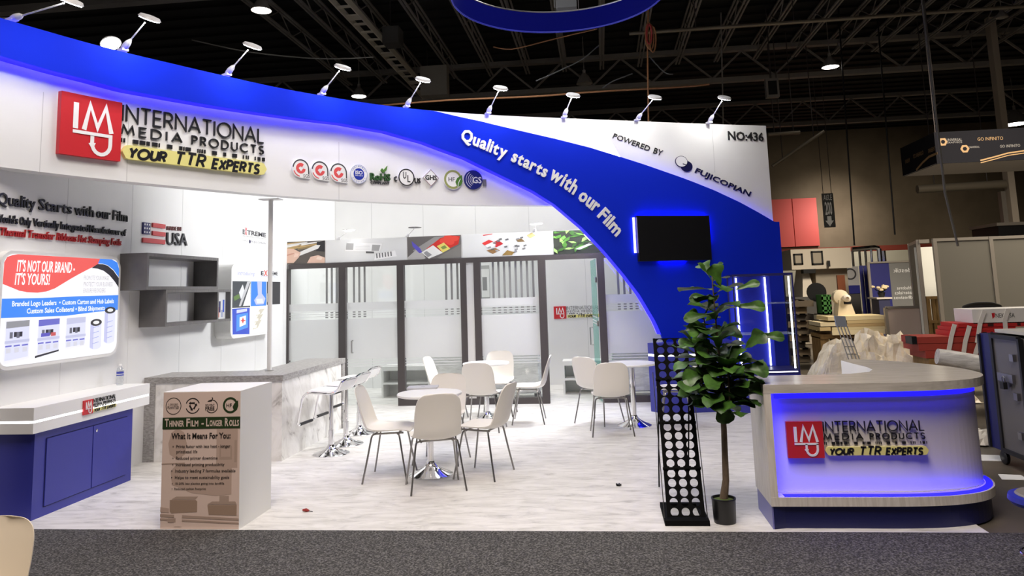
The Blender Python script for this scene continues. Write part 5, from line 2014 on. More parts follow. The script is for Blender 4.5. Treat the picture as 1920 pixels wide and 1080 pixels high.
plan = [(b1.x, b1.y), (b2.x, b2.y), (b3.x, b3.y - 0.05), (b3.x, wall_y(b3.x)), (1.2, wall_y(1.2)), (0.9, wall_y(0.9)), (b0.x, min(b0.y + 0.02, wall_y(b0.x)))]
zs0, zs1 = bz - 0.175, bz - 0.145
inner = [(x * 0.985 + 0.015 * 1.2, y * 0.985 + 0.015 * 10.7) for x, y in plan]
mb = MB().use(NAVY)
mb.slabz(plan, 0, zs0)
mb.slabz(inner, zs0, zs1)
mb.slabz(plan, zs1, bz)
mb.build('body', base)
mb = MB().use(LEDW)
for a, b in zip(inner[:3], inner[1:3] + [inner[3]]):
    d = (Vector(b) - Vector(a)).normalized()
    n = Vector((d.y, -d.x))
    mb.hexa([(a[0], a[1], zs0 + .001), (b[0], b[1], zs0 + .001), (b[0] + n.x * .006, b[1] + n.y * .006, zs0 + .001), (a[0] + n.x * .006, a[1] + n.y * .006, zs0 + .001)],
            [(a[0], a[1], zs1 - .001), (b[0], b[1], zs1 - .001), (b[0] + n.x * .006, b[1] + n.y * .006, zs1 - .001), (a[0] + n.x * .006, a[1] + n.y * .006, zs1 - .001)])
a, b = inner[-1], inner[0]
mb.hexa([(a[0] - .006, a[1], zs0 + .001), (b[0] - .006, b[1], zs0 + .001), (b[0], b[1], zs0 + .001), (a[0], a[1], zs0 + .001)], [(a[0] - .006, a[1], zs1 - .001), (b[0] - .006, b[1], zs1 - .001), (b[0], b[1], zs1 - .001), (a[0], a[1], zs1 - .001)])
mb.build('led_strip', base, 'white glowing line around the counter')

SY = 10.38
SFm = Frame((0, SY, 0), (1, 0, 0), (0, -1, 0))
(sx1, sz1), (sx1b, sz0) = SFm.hit(1486, 511), SFm.hit(1499, 692)
sx0 = SFm.hit(1368, 512)[0]
sx1 = (sx1 + sx1b) / 2
SYB = 10.84
sx0 = max(sx0, b3.x + 0.01)
case = thing('glass_showcase', 'tall glass showcase with white light tubes and blue back beside the tower', 'showcase', ((sx0 + sx1) / 2, SY, 0))
MB().use(NAVY).box((sx0, SY - 0.02, 0), (sx1, SYB, sz0 - 0.06)).build('plinth', case)
FRM = mat('showcase_frame', (0.02, 0.02, 0.12), 0.35)
for z0, z1, nm in ((sz0 - 0.06, sz0, 'bottom_frame'), (sz1 - 0.03, sz1, 'top_frame')):
    MB().use(FRM).box((sx0, SY - 0.02, z0), (sx1, SYB, z1)).build(nm, case)
t = 0.018
for a, b in ((sx0, SY - 0.02), (sx1 - t, SY - 0.02), (sx0, SYB - t), (sx1 - t, SYB - t)):
    MB().use(FRM).box((a, b, sz0), (a + t, b + t, sz1 - 0.03)).build('corner_post', case)
MB().use(mat('showcase_back_blue', (0.02, 0.035, 0.6), 0.35)).box((sx0 + t, SYB - 0.012, sz0), (sx1 - 0.20, SYB - 0.002, sz1 - 0.03)).build('back_panel', case)
g = MB().use(GLASS)
g.box((sx0 + t, SY - 0.012, sz0), (sx1 - t, SY - 0.006, sz1 - 0.03))
g.build('glass_pane', case)
MB().use(GLASS).box((sx1 - 0.012, SY, sz0), (sx1 - 0.006, SYB - t, sz1 - 0.03)).build('glass_pane', case)
for f in (0.36, 0.68):
    z = sz0 + (sz1 - sz0) * f
    MB().use(thin('shelf_glass', (0.85, 0.9, 1.0), 0.15, 0.75, (0.8, 0.85, 0.95))).box((sx0 + 0.02, SY + 0.01, z), (sx1 - 0.02, SYB - 0.02, z + 0.01)).build('glass_shelf', case)
for a, b in ((sx1 - 0.05, SY + 0.015), (SFm.hit(1443, 600)[0] + 0.06, SYB - 0.05), (sx0 + 0.12, SYB - 0.05)):
    MB().use(LEDW).tube([(a, b, sz0 + 0.012), (a, b, sz1 - 0.045)], 0.011, 10).build('light_tube', case)
MB().use(LEDW).box((sx0 + 0.02, SY - 0.024, sz0 - 0.034), (sx1 - 0.03, SY - 0.0205, sz0 - 0.022)).build('led_strip', case, 'white glowing line under the showcase')

# ------------------------------------------------------------------ perforated literature rack
r0 = fl(1253, 984)
r1 = fl(1324, 984)
RXC, RY, RWD = (r0.x + r1.x) / 2, r0.y, 0.285
rt_ = at_y(1253, 624, RY)
LEAN = math.radians(24)
RLEN = 1.62
rack = thing('literature_rack', 'tall black perforated rack leaning back beside the potted tree', 'rack', (RXC, RY, 0))
ux = Vector((1, 0.03, 0)).normalized()
up_ = Vector((0, math.sin(LEAN), math.cos(LEAN)))
# find the panel length that reaches the picture height of the rack's top edge
best = None
for k in range(100, 240):
    q = Vector((RXC, RY + 0.03, 0.04)) + up_ * (k / 100)
    e = q - CAM
    yy = CY - FPX * e.dot(UP) / e.dot(FW)
    if best is None or abs(yy - 626) < best[0]:
        best = (abs(yy - 626), k / 100)
RLEN = best[1]
nrm = ux.cross(up_).normalized()
if nrm.y > 0:
    nrm = -nrm
RKM = mat('rack_black', (0.004, 0.004, 0.004), 0.8, spec=0.08)
rows_per, cell_h = 5, (RLEN - 0.06) / 20
for sec in range(4):
    base_p = Vector((RXC, RY + 0.03, 0.04)) + up_ * (0.005 + sec * 5 * cell_h + 0.005 * sec) + nrm * (0.006 * (sec % 2))
    RF_ = Frame(base_p, ux, nrm, up_)
    mb = MB().use(RKM)
    pw = 0.234
    marg = 0.016
    cw = pw / 3
    hr = 0.0288
    for w in (0.0, -0.006):
        for i in range(3):
            for j in range(5):
                c = (-pw / 2 + cw * (i + .5), cell_h * (j + .5))
                n = 24
                ringi = [(c[0] + hr * math.cos(2 * PI * (k + .5) / n), c[1] + hr * math.sin(2 * PI * (k + .5) / n)) for k in range(n)]
                sq = []
                for k in range(n):
                    t_ = 2 * PI * (k + .5) / n
                    cx_, cy_ = math.cos(t_), math.sin(t_)
                    m_ = max(abs(cx_) / (cw / 2), abs(cy_) / (cell_h / 2))
                    sq.append((c[0] + cx_ / m_, c[1] + cy_ / m_))
                # snap the four samples next to the corners onto them
                for k in (2, 3, 8, 9, 14, 15, 20, 21):
                    sq[k] = (c[0] + (cw / 2 if sq[k][0] > c[0] else -cw / 2), c[1] + (cell_h / 2 if sq[k][1] > c[1] else -cell_h / 2))
                a = mb.add([RF_.P(u, v, w) for u, v in ringi])
                b = mb.add([RF_.P(u, v, w) for u, v in sq])
                for k in range(n):
                    l = (k + 1) % n
                    mb.face((a + k, a + l, b + l, b + k) if w < 0 else (b + k, b + l, a + l, a + k))
                if w == 0.0:
                    a2 = mb.add([RF_.P(u, v, -0.006) for u, v in ringi])
                    for k in range(n):
                        l = (k + 1) % n
                        mb.face((a + k, a + l, a2 + l, a2 + k))
    for s in (-1, 1):
        mb.rect(RF_, s * pw / 2 - (marg if s < 0 else 0), 0, s * pw / 2 + (marg if s > 0 else 0), cell_h * 5, -0.006, 0.004)
    mb.build('perforated_panel', rack)
    if sec:
        mb = MB().use(RKM)
        mb.tube([RF_.P(-pw / 2 - 0.02, -0.005, 0.0), RF_.P(pw / 2 + 0.02, -0.005, 0.0)], 0.011, 8)
        for i in range(3):
            for k in (-1, 1):
                mb.rect(RF_, -pw / 2 + cw * (i + .5) + k * 0.02 - 0.008, -0.014, -pw / 2 + cw * (i + .5) + k * 0.02 + 0.008, 0.01, 0, 0.012)
        mb.build('hinge_bar', rack)
# side rods, back stay and foot
topq = Vector((RXC, RY + 0.03, 0.04)) + up_ * RLEN
for s in (-1, 1):
    a = Vector((RXC, RY + 0.03, 0.04)) + ux * s * (RWD / 2 + 0.008) - nrm * 0.02
    MB().use(STEEL).tube([a, a + up_ * RLEN * 0.78 - nrm * 0.02], 0.0035, 6).build('side_rod', rack)
    a = Vector((RXC, RY + 0.03, 0.04)) + up_ * (RLEN * 0.72) + ux * s * 0.12 - nrm * 0.012
    MB().use(RKM).tube([a, Vector((a.x, RY + 1.0, 0.008))], 0.006, 6).build('back_stay', rack)
mb = MB().use(RKM)
mb.box((RXC - RWD / 2 - 0.012, RY - 0.03, 0.0), (RXC + RWD / 2 + 0.012, RY + 0.10, 0.035))
mb.box((RXC - RWD / 2 - 0.012, RY + 0.10, 0.0), (RXC - RWD / 2 + 0.03, RY + 0.42, 0.03))
mb.box((RXC + RWD / 2 - 0.03, RY + 0.10, 0.0), (RXC + RWD / 2 + 0.012, RY + 0.42, 0.03))
mb.box((RXC - RWD / 2 - 0.012, RY + 0.42, 0.0), (RXC + RWD / 2 + 0.012, RY + 0.46, 0.03))
mb.build('foot_frame', rack)

# ------------------------------------------------------------------ potted fiddle-leaf tree
tp = fl(1362, 984)
tp = Vector((tp.x, tp.y + 0.06, 0))
tree = thing('potted_tree', 'artificial fiddle-leaf tree in a small black pot beside the white counter', 'plant', (tp.x, tp.y, 0))
MB().use(mat('pot_black', (0.01, 0.01, 0.011), 0.35)).lathe([(0.074, 0.0), (0.078, 0.02), (0.083, 0.155), (0.086, 0.16), (0.086, 0.168), (0.078, 0.168), (0.076, 0.145)], (tp.x, tp.y, 0), 32, cap=True).build('pot', tree)
MB().use(noisy('moss', [(0.3, sr(46, 60, 26)), (0.7, sr(86, 104, 44))], (1, 1, 1), 40, 3, 0.9)).lathe([(0.078, 0.150), (0.05, 0.160), (0.0, 0.166)], (tp.x, tp.y, 0), 24).build('moss', tree)
BARK = noisy('bark', [(0.3, sr(84, 70, 56)), (0.7, sr(124, 106, 86))], (1, 1, 0.3), 30, 5, 0.85, 0, 0.5)


def tpt(px_, py_, dy=0.0):
    return at_y(px_, py_, tp.y + dy)


trunk = [Vector((tp.x, tp.y, 0.15)), tpt(1361, 900), tpt(1359, 850, 0.01), tpt(1357.5, 808, 0.0), tpt(1356, 785)]
mb = MB().use(BARK)
mb.tube(trunk, [0.030, 0.024, 0.022, 0.021, 0.020], 10)
ends = [(-0.14, 0.03, 1.25), (0.02, -0.05, 1.30), (0.13, 0.05, 1.15), (0.015, 0.02, 1.76), (-0.05, 0.10, 1.45), (0.07, -0.10, 1.10)]
fork = trunk[-1]
branches = []
for k, (ex, ey, ez) in enumerate(ends):
    e = Vector((tp.x + ex + (ez - 0.9) * 0.01, tp.y + ey, ez))
    st_ = fork.lerp(trunk[-2], 0.3 if k % 2 else 0.0)
    m1 = st_.lerp(e, 0.4) + Vector((ex * 0.35, ey * 0.35, -0.02))
    pts = cat_([tuple(st_), tuple(m1), tuple(e)], 5)
    branches.append([Vector(p) for p in pts])
    n_ = len(pts)
    mb.tube(pts, [0.012 - 0.008 * i / (n_ - 1) for i in range(n_)], 7)
mb.build('trunk', tree)
LEAF = noisy('leaf_green', [(0.35, sr(40, 66, 24)), (0.65, sr(74, 116, 42))], (1, 1, 1), 9, 4, 0.42)
LEAFB = mat('leaf_back', sr(98, 122, 62), 0.6)
rnd = random.Random(21)


def leaf(mb, base, d, length, width, up, droop):
    """obovate leaf with raised midrib and a drooping tip"""
    d = d.normalized()
    side = d.cross(up)
    if side.length < 0.05:
        side = d.cross(Vector((1, 0, 0)))
    side.normalize()
    nn = side.cross(d).normalized()
    shape = [(0.0, 0.03), (0.10, 0.08), (0.25, 0.34), (0.40, 0.42), (0.52, 0.50), (0.68, 0.86), (0.82, 1.0), (0.92, 0.82), (1.0, 0.28)]
    wav = rnd.uniform(-0.25, 0.25)
    rows = []
    for t, w in shape:
        c = base + d * (length * t) - Vector((0, 0, 1)) * droop * length * t * t
        r = []
        for q in (-1, -0.5, 0, 0.5, 1):
            lift = 0.16 * width * abs(q) * w + 0.05 * width * math.sin(t * 9 + q * 2) * abs(q) + wav * width * q * t * 0.4
            r.append(c + side * (q * w * width / 2) + nn * lift)
        rows.append(r)
    k = mb.add([p for r in rows for p in r])
    for i in range(len(rows) - 1):
        for j in range(4):
            mb.face((k + i * 5 + j, k + i * 5 + j + 1, k + i * 5 + j + 6, k + i * 5 + j + 5), True)


mb = MB().use(LEAF)
count = 0
for b, br in enumerate(branches):
    n_leaf = (18, 16, 17, 32, 20, 15)[b]
    for i in range(n_leaf):
        t = 0.30 + 0.70 * (i + rnd.random() * 0.6) / n_leaf
        t = min(t, 0.999)
        f = t * (len(br) - 1)
        p = br[int(f)].lerp(br[min(len(br) - 1, int(f) + 1)], f - int(f))
        az = i * 2.4 + b
        el = rnd.uniform(-0.15, 0.55) + (0.55 if t > 0.93 else 0)
        d = Vector((math.cos(az) * math.cos(el), math.sin(az) * math.cos(el) * 0.8, math.sin(el)))
        L = rnd.uniform(0.18, 0.27) * (1.0 if t < 0.9 else 0.8)
        leaf(mb, p, d, L, L * rnd.uniform(0.58, 0.76), Vector((rnd.uniform(-.4, .4), rnd.uniform(-.6, .1), 1)).normalized(), rnd.uniform(0.0, 0.35))
        count += 1
# a few leaves the photo shows clearly
for px_, py_, dx, dz, L, wd in ((1352, 540, -0.3, 1, 0.20, 0.15), (1410, 630, 1, 0.03, 0.22, 0.08), (1395, 655, 0.55, 0.5, 0.20, 0.14), (1335, 622, -0.9, 0.15, 0.19, 0.13), (1345, 560, -0.9, 0.1, 0.21, 0.08), (1375, 545, 0.9, 0.35, 0.2, 0.07),
                                (1385, 730, 0.9, 0.1, 0.2, 0.13), (1378, 690, 0.9, 0.0, 0.23, 0.14), (1330, 700, -0.8, -0.1, 0.2, 0.13), (1350, 735, 0.1, -1, 0.2, 0.14), (1375, 575, 0.9, 0.05, 0.22, 0.09), (1340, 590, -0.95, -0.02, 0.23, 0.09)):
    p = tpt(px_, py_, -0.06)
    leaf(mb, p, Vector((dx, -0.15, dz)), L, wd, Vector((0.1, -0.9, 0.5)), 0.1)
mb.build('foliage', tree)

# ------------------------------------------------------------------ curved white counter at the right
CZT, CZU, CZL0, CZL1 = 0.965, 0.905, 0.15, 0.21
FY = fl(1450, 993).y
LXc = fl(1450, 993).x


def cfront(inset=0.0, z=None):
    """plan of the sweeping front edge, left to right and round the back; inset moves it inwards"""
    pts = [(LXc, FY), (1.6, FY), (2.0, FY + 0.002), (2.25, FY + 0.035), (2.45, FY + 0.12), (2.58, FY + 0.25), (2.655, FY + 0.42), (2.68, FY + 0.62), (2.66, FY + 0.85), (2.58, FY + 1.12), (2.45, FY + 1.38), (2.2, FY + 1.66)]
    pts = [(x + 0.075 * max(0.0, x - 2.0) / 0.68, y) for x, y in pts]
    out = cat_(pts, 4)
    if inset:
        res = []
        for i, p in enumerate(out):
            a, b = out[max(0, i - 1)], out[min(len(out) - 1, i + 1)]
            t = Vector((b[0] - a[0], b[1] - a[1])).normalized()
            k = inset - max(0.0, inset - 0.05) * min(1.0, max(0.0, (p[1] - FY - 0.04) / 0.3)) * 0.8      # the recess grows shallower round the sweep
            res.append((p[0] - t.y * k, p[1] + t.x * k))
        out = res
    return out


back = [(2.09, FY + 1.58), (2.10, FY + 1.30), (2.12, FY + 1.0), (2.10, FY + 0.82), (2.02, FY + 0.66), (1.85, FY + 0.56), (1.6, FY + 0.54), (LXc, FY + 0.54)]
ctr = thing('reception_counter', 'curved pale oak counter with blue lit recess and navy base', 'counter', (1.8, FY + 0.3, 0))
mb = MB().use(OAKTOP)
mb.slabz(cfront() + back, CZU, CZT)
mb.build('worktop', ctr)
mb = MB().use(OAK)
mb.slabz([p for p in cfront() if True] + back, CZL0, CZL1)
mb.build('bottom_board', ctr)
mb = MB().use(OAK)
mb.box((LXc, FY + 0.001, CZL1), (LXc + 0.05, FY + 0.539, CZU))
mb.build('end_panel', ctr)
IN = 0.13
mb = MB().use(mat('counter_recess_white', sr(222, 216, 212), 0.45))
inn = [p for p in cfront(IN) if p[0] > LXc + 0.051 or p[1] > FY + 0.3]
inn = [(LXc + 0.051, FY + IN)] + inn
rings = [[(x, y, z) for x, y in inn + [(2.10, FY + 1.5), (2.12, FY + 1.0), (2.02, FY + 0.66), (1.85, FY + 0.55), (LXc + 0.051, FY + 0.53)]] for z in (CZL1 + 0.001, CZU - 0.001)]
# the recessed face flares outwards at its foot on the right-hand sweep
mid = []
full = cfront(IN)
mb.loft(rings, True, False)
mb.build('recessed_front', ctr)
mb = MB().use(mat('counter_inner_white', sr(240, 240, 238), 0.4))
pts_in = [(2.088, FY + 1.575), (2.098, FY + 1.30), (2.118, FY + 1.0), (2.098, FY + 0.82)]
for a, b in zip(pts_in, pts_in[1:]):
    mb.hexa([(a[0] - .004, a[1], CZL1 + .002), (b[0] - .004, b[1], CZL1 + .002), (b[0], b[1], CZL1 + .002), (a[0], a[1], CZL1 + .002)], [(a[0] - .004, a[1], CZT - .002), (b[0] - .004, b[1], CZT - .002), (b[0], b[1], CZT - .002), (a[0], a[1], CZT - .002)])
mb.build('inner_panel', ctr)
BASEN = mat('counter_base_navy', (0.008, 0.010, 0.075), 0.4)
mb = MB().use(BASEN)
ped = [(LXc + 0.012, FY + 0.004)] + [p for p in cfront(0.03) if p[0] > LXc + 0.05 or p[1] > FY + 0.3] + [(2.10, FY + 1.5), (2.13, FY + 1.0), (2.02, FY + 0.70), (1.6, FY + 0.50), (LXc + 0.012, FY + 0.50)]
mb.slabz(ped, 0.0, CZL0)
mb.build('base', ctr)
mb = MB().use(mat('base_end_violet', (0.16, 0.16, 0.42), 0.4))
mb.box((LXc + 0.002, FY + 0.006, 0.0), (LXc + 0.0115, FY + 0.5, CZL0 - 0.001))
mb.build('base_end_panel', ctr)
led = MB().use(LEDC)
fr_ = cfront(IN - 0.03)
fr2 = cfront(IN - 0.055)
for zz, up2 in ((CZU - 0.004, -1), (CZL1 + 0.004, 1)):
    for i in range(len(fr_) - 1):
        if fr_[i][0] > LXc + 0.06 and fr_[i + 1][1] < FY + 0.75:
            n = led.add([(*fr_[i], zz), (*fr_[i + 1], zz), (*fr2[i + 1], zz), (*fr2[i], zz)])
            led.face((n, n + 1, n + 2, n + 3))
n = led.add([(LXc + 0.053, FY + IN - 0.03, CZL1 + .01), (LXc + 0.053, FY + IN - 0.055, CZL1 + .01), (LXc + 0.053, FY + IN - 0.055, CZU - .01), (LXc + 0.053, FY + IN - 0.03, CZU - .01)])
led.face((n, n + 1, n + 2, n + 3))
led.build('led_strip', ctr, 'blue strip lights inside the recess')
CD = mat('counter_painted_glow', (0.01, 0.01, 0.3), 0.6, emit=(0.018, 0.012, 1.0), es=1.25)  # added emissive strips stand for LED light falling on the recess edges
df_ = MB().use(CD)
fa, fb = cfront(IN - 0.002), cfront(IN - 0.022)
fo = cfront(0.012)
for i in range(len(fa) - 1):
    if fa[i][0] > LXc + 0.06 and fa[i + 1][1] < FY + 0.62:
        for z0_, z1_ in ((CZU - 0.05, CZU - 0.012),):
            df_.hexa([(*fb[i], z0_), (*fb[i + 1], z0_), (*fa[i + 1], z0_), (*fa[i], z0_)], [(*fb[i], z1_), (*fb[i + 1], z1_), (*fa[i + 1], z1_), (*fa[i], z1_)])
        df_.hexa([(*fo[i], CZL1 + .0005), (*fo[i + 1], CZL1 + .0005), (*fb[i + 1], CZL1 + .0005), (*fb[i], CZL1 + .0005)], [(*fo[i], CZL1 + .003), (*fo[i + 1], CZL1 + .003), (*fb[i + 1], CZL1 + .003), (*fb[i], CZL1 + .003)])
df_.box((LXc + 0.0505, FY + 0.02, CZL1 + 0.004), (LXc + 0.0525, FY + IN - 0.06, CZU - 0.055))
df_.build('painted_led_glow', ctr, 'painted blue glow along the edges of the recess')
NF = Frame((0, FY + IN, 0), (1, 0, 0), (0, -1, 0))
(ua, va), (ub, vb), (ue, _) = NF.hit(1476, 857), NF.hit(1544, 855), NF.hit(1738, 845)
logo(NF, ua, va, ub - ua, ue - ua, 'red tile company sign on the blue lit counter front', thick=0.03, w_base=0.006)

# ------------------------------------------------------------------ small litter on the floor
p = fl(574, 960)
mb = MB().use(mat('litter_red', sr(150, 40, 32), 0.5))
mb.tube([(p.x - 0.03, p.y + 0.01, 0.012), (p.x, p.y, 0.015), (p.x + 0.025, p.y, 0.010)], [0.008, 0.014, 0.006], 8)
mb.use(DGREY).tube([(p.x + 0.025, p.y, 0.008), (p.x + 0.055, p.y - 0.004, 0.004)], 0.003, 6)
tag(mb.build('wire_nut'), 'tiny red scrap lying on the marble floor right of the podium', 'litter')
p = fl(1160, 911)
mb = MB().use(BLACK)
for k in range(5):
    a = k * 1.25
    mb.obox((p.x + 0.012 * math.cos(a), p.y + 0.012 * math.sin(a), 0.008), ((math.cos(a), math.sin(a), 0.3), (-math.sin(a), math.cos(a), 0), (0, 0, 1)), (0.012, 0.006, 0.006))
tag(mb.build('floor_scrap'), 'tiny black scrap on the marble floor left of the rack', 'litter')

# ------------------------------------------------------------------ blue seated stool cut by the right edge
q = at_y(1962, 955, 4.35)
root = thing('round_stool', 'blue padded stool with thin chrome legs at the lower right edge', 'stool', (q.x + 0.06, 4.45, 0))
cx_, cy_, cz_ = q.x + 0.09, 4.50, q.z
MB().use(mat('stool_blue', (0.02, 0.03, 0.35), 0.35)).lathe([(0.10, -0.03), (0.17, -0.02), (0.185, 0.0), (0.18, 0.025), (0.15, 0.03), (0.0, 0.03)], (cx_, cy_, cz_), 36).build('seat', root)
MB().use(mat('stool_top_grey', sr(120, 116, 110), 0.5)).lathe([(0.15, 0.031), (0.14, 0.04), (0.0, 0.044)], (cx_, cy_, cz_), 36).build('seat_pad', root)
for k in range(4):
    a = math.radians(200 + 90 * k)
    MB().use(CHROME).tube([(cx_ + 0.13 * math.cos(a), cy_ + 0.13 * math.sin(a), cz_ - 0.02), (cx_ + 0.165 * math.cos(a), cy_ + 0.165 * math.sin(a), 0.004)], 0.008, 8).build('leg', root)
MB().use(CHROME).tube([(cx_ + 0.15 * math.cos(k * PI / 12), cy_ + 0.15 * math.sin(k * PI / 12), cz_ * 0.42) for k in range(25)], 0.006, 6, cap=False).build('foot_ring', root)

# ================================================================== THE HALL AROUND THE BOOTH
HALLW = noisy('hall_wall_olive', [(0.3, sr(120, 106, 86)), (0.7, sr(140, 126, 104))], (1, 1, 1), 0.6, 3, 0.8)
YW = 41.0
WF = Frame((0, YW, 0), (1, 0, 0), (0, -1, 0))
vz = lambda y, x=1600: WF.hit(x, y)[1]
mb = MB().use(HALLW)
mb.box((-16, YW, vz(462)), (32, YW + 0.2, 9.6))
mb.use(mat('wall_stripe_red', sr(150, 62, 44), 0.7)).box((-16, YW, vz(472)), (32, YW + 0.2, vz(462)))
mb.use(mat('wall_cream', sr(222, 218, 196), 0.7)).box((-16, YW, 0), (32, YW + 0.2, vz(472)))
struct(mb, 'wall_far')
mb = MB().use(HALLW).box((31.8, -4, 0), (32, 46, 9.6))
struct(mb, 'wall_right')
(ua, va), (ub, vb) = WF.hit(1450, 375), WF.hit(1535, 461)
mb = MB().use(mat('hall_panel_red', sr(232, 92, 84), 0.55))
um = WF.hit(1486, 420)[0]
mb.rect(WF, ua - 3, vb, um - 0.02, va, 0.0, 0.25)
mb.rect(WF, um + 0.02, vb, ub, va, 0.0, 0.25)
tag(mb.build('wall_panel'), 'big red panel high on the far hall wall beside the tower', 'panel')

# black aisle banner
YB_ = 26.0
BF = Frame((0, YB_, 0), (1, 0, 0), (0, -1, 0))
a, b, c, d = px_rect(BF, (1545, 363), (1560, 362), (1563, 426), (1547, 427))
root = thing('aisle_banner', 'narrow black hanging banner with white AISLE 200 and a down arrow', 'banner', ((a + c) / 2, YB_, b))
MB().use(BLACK).rect(BF, a - .05, b, c + .05, d, -0.02, 0.0).build('cloth', root)
mb = MB().use(LETW)
write(mb, BF, 'AISLE', (a, b + .80 * (d - b)), (c, b + .80 * (d - b)), .16 * (d - b), 0.0, 0.004)
write(mb, BF, '200', (a + .02, b + .38 * (d - b)), (c - .02, b + .38 * (d - b)), .36 * (d - b), 0.0, 0.004, bold=.02)
m_ = (a + c) / 2
w_ = (c - a) / 2
mb.prism(BF, [(m_ - w_ * .5, b + .33 * (d - b)), (m_ - w_ * .5, b + .2 * (d - b)), (m_ - w_, b + .2 * (d - b)), (m_, b + .03 * (d - b)), (m_ + w_, b + .2 * (d - b)), (m_ + w_ * .5, b + .2 * (d - b)), (m_ + w_ * .5, b + .33 * (d - b))], 0, .004)
mb.build('printing', root)
mb = MB().use(DGREY)
for x in (a, c):
    mb.tube([(x, YB_, d), (x, YB_, 9.55)], 0.01, 6)
mb.build('hanging_wire', root)

# ------------------------------------------------------------------ roof steel
STL = mat('roof_steel_dark', (0.30, 0.28, 0.26), 0.6)
STL2 = mat('roof_steel_grey', (0.30, 0.28, 0.26), 0.55)


def make_joist(x, z, y0, y1, label, m, group):
    mb = MB().use(m)
    for s in (-1, 1):
        mb.box((x + s * 0.05 - 0.025, y0, z), (x + s * 0.05 + 0.025, y1, z + 0.05))
        mb.box((x + s * 0.05 - 0.025, y0, z + 0.50), (x + s * 0.05 + 0.025, y1, z + 0.55))
    y = y0
    k = 0
    while y < y1 - 0.8:
        mb.bar((x, y, z + (0.04 if k % 2 else 0.5)), (x, y + 0.8, z + (0.5 if k % 2 else 0.04)), 0.025)
        y += 0.8
        k += 1
    o = mb.build('roof_joist')
    return tag(o, label, 'joist', group)


for k in range(20):
    x = -8.4 + k * 1.25
    make_joist(x, 8.95, 3.0, 24.9, 'dark steel roof joist running back under the black ceiling', STL, 'roof joists')
for y, lb in ((15.0, 'dark cross girder above the middle of the booth'), (25.0, 'dark cross girder beyond the booth, halfway to the far wall'), (33.0, 'dark cross girder nearest the far wall')):
    mb = MB().use(STL)
    mb.box((-14, y, 8.3), (30, y + 0.25, 8.45))
    mb.box((-14, y, 9.35), (30, y + 0.25, 9.5))
    x = -14.0
    while x < 29:
        mb.bar((x, y + .12, 8.45), (x + 1.0, y + .12, 9.35), 0.06)
        mb.bar((x + 1.0, y + .12, 9.35), (x + 2.0, y + .12, 8.45), 0.06)
        x += 2.0
    tag(mb.build('roof_girder'), lb, 'girder')

# tan ladder tray running away over the left part
ta, tb_ = fl(622, 0, 8.2), fl(818, 196, 8.2)
X_ = (ta.x + tb_.x) / 2
TRAY = mat('tray_galvanised', (0.72, 0.66, 0.54), 0.6)
root = thing('cable_tray', 'tan galvanised cable tray running back under the ceiling', 'cable tray', (X_, 8, 8.2))
mb = MB().use(TRAY)
for s in (-1, 1):
    mb.box((X_ + s * 0.17 - 0.015, 4.0, 8.2), (X_ + s * 0.17 + 0.015, 24.5, 8.36))
mb.build('side_rail', root)
for k in range(34):
    y = 5.0 + k * 0.58
    MB().use(TRAY).box((X_ - 0.155, y, 8.22), (X_ + 0.155, y + (0.30 if k % 5 == 0 else 0.08), 8.26)).build('rung', root)
for k in range(5):
    y = 6 + k * 4.4
    MB().use(DGREY).tube([(X_ + 0.2, y, 8.3), (X_ + 0.2, y, 9.6)], 0.012, 6).build('hanger', root)
p = fl(715, 70, 8.4)
mb = MB().use(mat('junction_box_grey', (0.09, 0.085, 0.08), 0.5)).box((X_ + 0.186, p.y - 0.25, 8.15), (X_ + 0.62, p.y + 0.25, 8.6))
mb.build('junction_box', root)
p = fl(780, 160, 8.2)
mb = MB().use(mat('unit_beige', (0.40, 0.37, 0.32), 0.6)).box((X_ + 0.20, p.y - 0.2, 7.8), (X_ + 1.05, p.y + 0.2, 8.75))
mb.build('beige_unit', root)

# pipes
PIPE = mat('pipe_tan', (0.30, 0.26, 0.20), 0.4, 0.3)


def pipe(a, b, z, r, label, m=None, z2=None):
    p, q = fl(*a, z), fl(*b, z2 or z)
    mb = MB().use(m or PIPE).tube([p, q], r, 10)
    return tag(mb.build('ceiling_pipe'), label, 'pipe')


p, q = fl(1180, 64, 8.0), fl(1990, 6, 8.0)
mb = MB().use(PIPE).tube([(p.x, (p.y + q.y) / 2, 8.0), (q.x, (p.y + q.y) / 2, 8.0)], 0.045, 10)
py_ = (p.y + q.y) / 2
root = tag(mb.build('ceiling_pipe'), 'long tan pipe crossing the ceiling at the upper right', 'pipe')
for x_ in (1310, 1490, 1676, 1860):
    u = fl(x_, 40, 8.0).x
    MB().use(DGREY).tube([(u, py_, 8.0), (u, py_, 9.6)], 0.012, 6).build('hanger', root)
for a, b, z, lb in (((1440, 252), (1500, 248), 7.6, 'short lit pipe just right of the tower top'), ((1448, 312), (1545, 246), 7.6, 'slanted tan strut right of the tower top'), ((1720, 355), (1885, 345), 5.6, 'thick tan pipe in front of the far wall at the right')):
    pa = at_y(*a, 24.0)
    pb = at_y(*b, 24.0)
    mb = MB().use(PIPE).tube([pa, pb], 0.055 if 'thick' not in lb else 0.13, 10)
    o = tag(mb.build('ceiling_pipe'), lb, 'pipe')
    for t in (0.2, 0.8):
        c = pa.lerp(pb, t)
        MB().use(DGREY).tube([c, (c.x, c.y, 9.6 if c.y < 41 else 9.5)], 0.015, 6).build('hanger', o)
